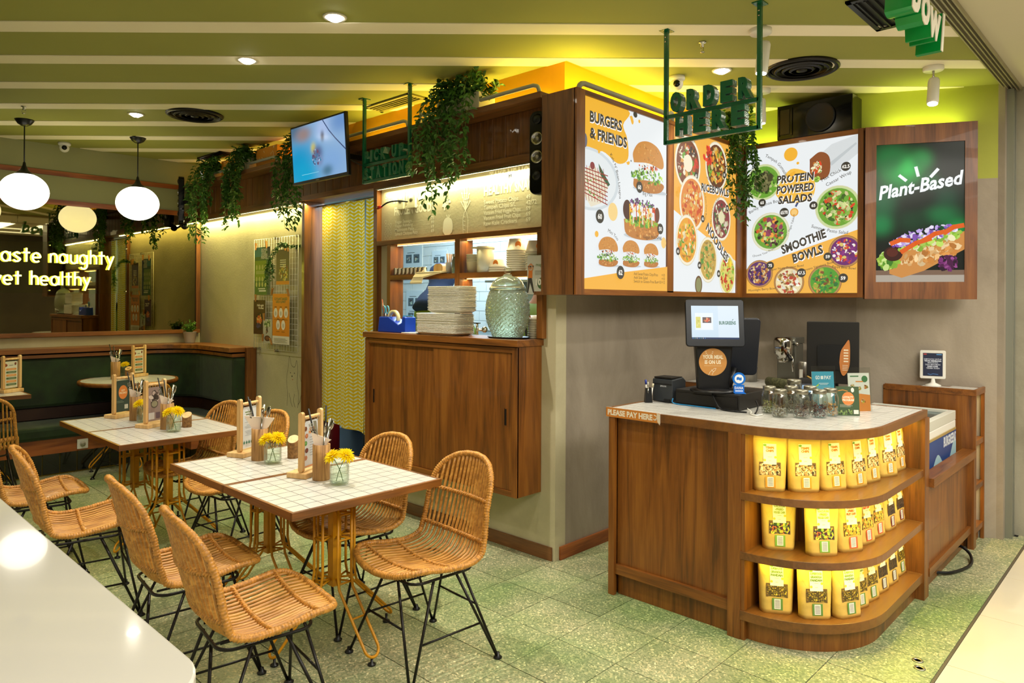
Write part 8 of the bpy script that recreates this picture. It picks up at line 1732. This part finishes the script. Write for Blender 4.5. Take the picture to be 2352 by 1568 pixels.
holder(1.832, 2.985, TT, 'log cutlery holder on the nearest table', cfg=0, r=.037, h=.100)
flower_jar(1.845, 2.850, TT, 'glass jar with two yellow blossoms on the nearest table', 2, 1, .037, .088)
menu_stand(1.835, 3.755, TT, 'pine menu stand with a plain white card on the table behind the nearest', d_plain, -66)
holder(1.825, 3.585, TT, 'log cutlery holder with wide napkin on the table behind the nearest', cfg=1, r=.035, h=.100)
flower_jar(1.835, 3.460, TT, 'glass jar of yellow blossom on the table behind the nearest', 2, 5, .035, .088)
stump(1.975, 3.50, TT, 'bark log table marker with slanted top, seen from behind, beside the extra protein stand', h=.075)
menu_stand(1.80, 5.03, TT, 'pine menu stand with a brown photo card on the second-row near table', d_photo, -66)
holder(1.835, 4.87, TT, 'log cutlery holder on the second-row near table', cfg=2)
flower_jar(1.825, 4.735, TT, 'glass jar with two yellow blossoms on the second-row near table', 2, 2)
stump(1.955, 4.85, TT, 'bark log table marker on the second-row near table', h=.06)
menu_stand(1.785, 5.60, TT, 'pine menu stand with a dark green and orange card on the second-row far table', d_dark, -66)
holder(1.815, 5.38, TT, 'log cutlery holder on the second-row far table', cfg=3)
flower_jar(1.825, 5.26, TT, 'glass jar with yellow blossoms on the second-row far table', 2, .3)
stump(1.90, 5.30, TT, 'bark log table marker on the second-row far table', h=.06)
holder(2.345, 7.50, .83, 'brown log cutlery holder on the round table', cfg=4, r=.045, h=.14)
menu_stand(2.58, 7.62, .83, 'pine menu stand with a striped card on the round table', d_rows, -62)
flower_jar(2.46, 7.60, .83, 'glass jar with a yellow blossom behind the number thirteen marker', 1, 3, .035, .10)
stump(2.44, 7.44, .83, 'log table marker numbered 13 on the round table', '13', .075)
menu_stand(1.455, 7.32, .80, 'pine menu stand at the left frame edge on the far left table', d_rows, -62)

# ================================================================== WHITE COUNTER IN THE FOREGROUND
wc_ = thing('white_counter', 'glossy white solid-surface counter in the lower left foreground', 'counter', (.1, 2.4, 0))
WX, WY, WZ, WR = .495, 1.09, 1.0, .12
q = [(-1.0, 5.2), (-1.0, WY), (WX-WR, WY)]+arc(WX-WR, WY+WR, WR, -90, 0, 10)[1:]+[(WX, 5.2)]
MB().prism(q, WZ-.05, WZ).build('worktop', WHITEG, wc_, bevel=.004)
q = [(-1.0, 5.2), (-1.0, WY+.012), (WX-WR, WY+.012)]+arc(WX-WR, WY+WR, WR-.012, -90, 0, 10)[1:]+[(WX-.012, 5.2)]
MB().prism(q, 0.0, WZ-.05).build('body', WHITE, wc_)
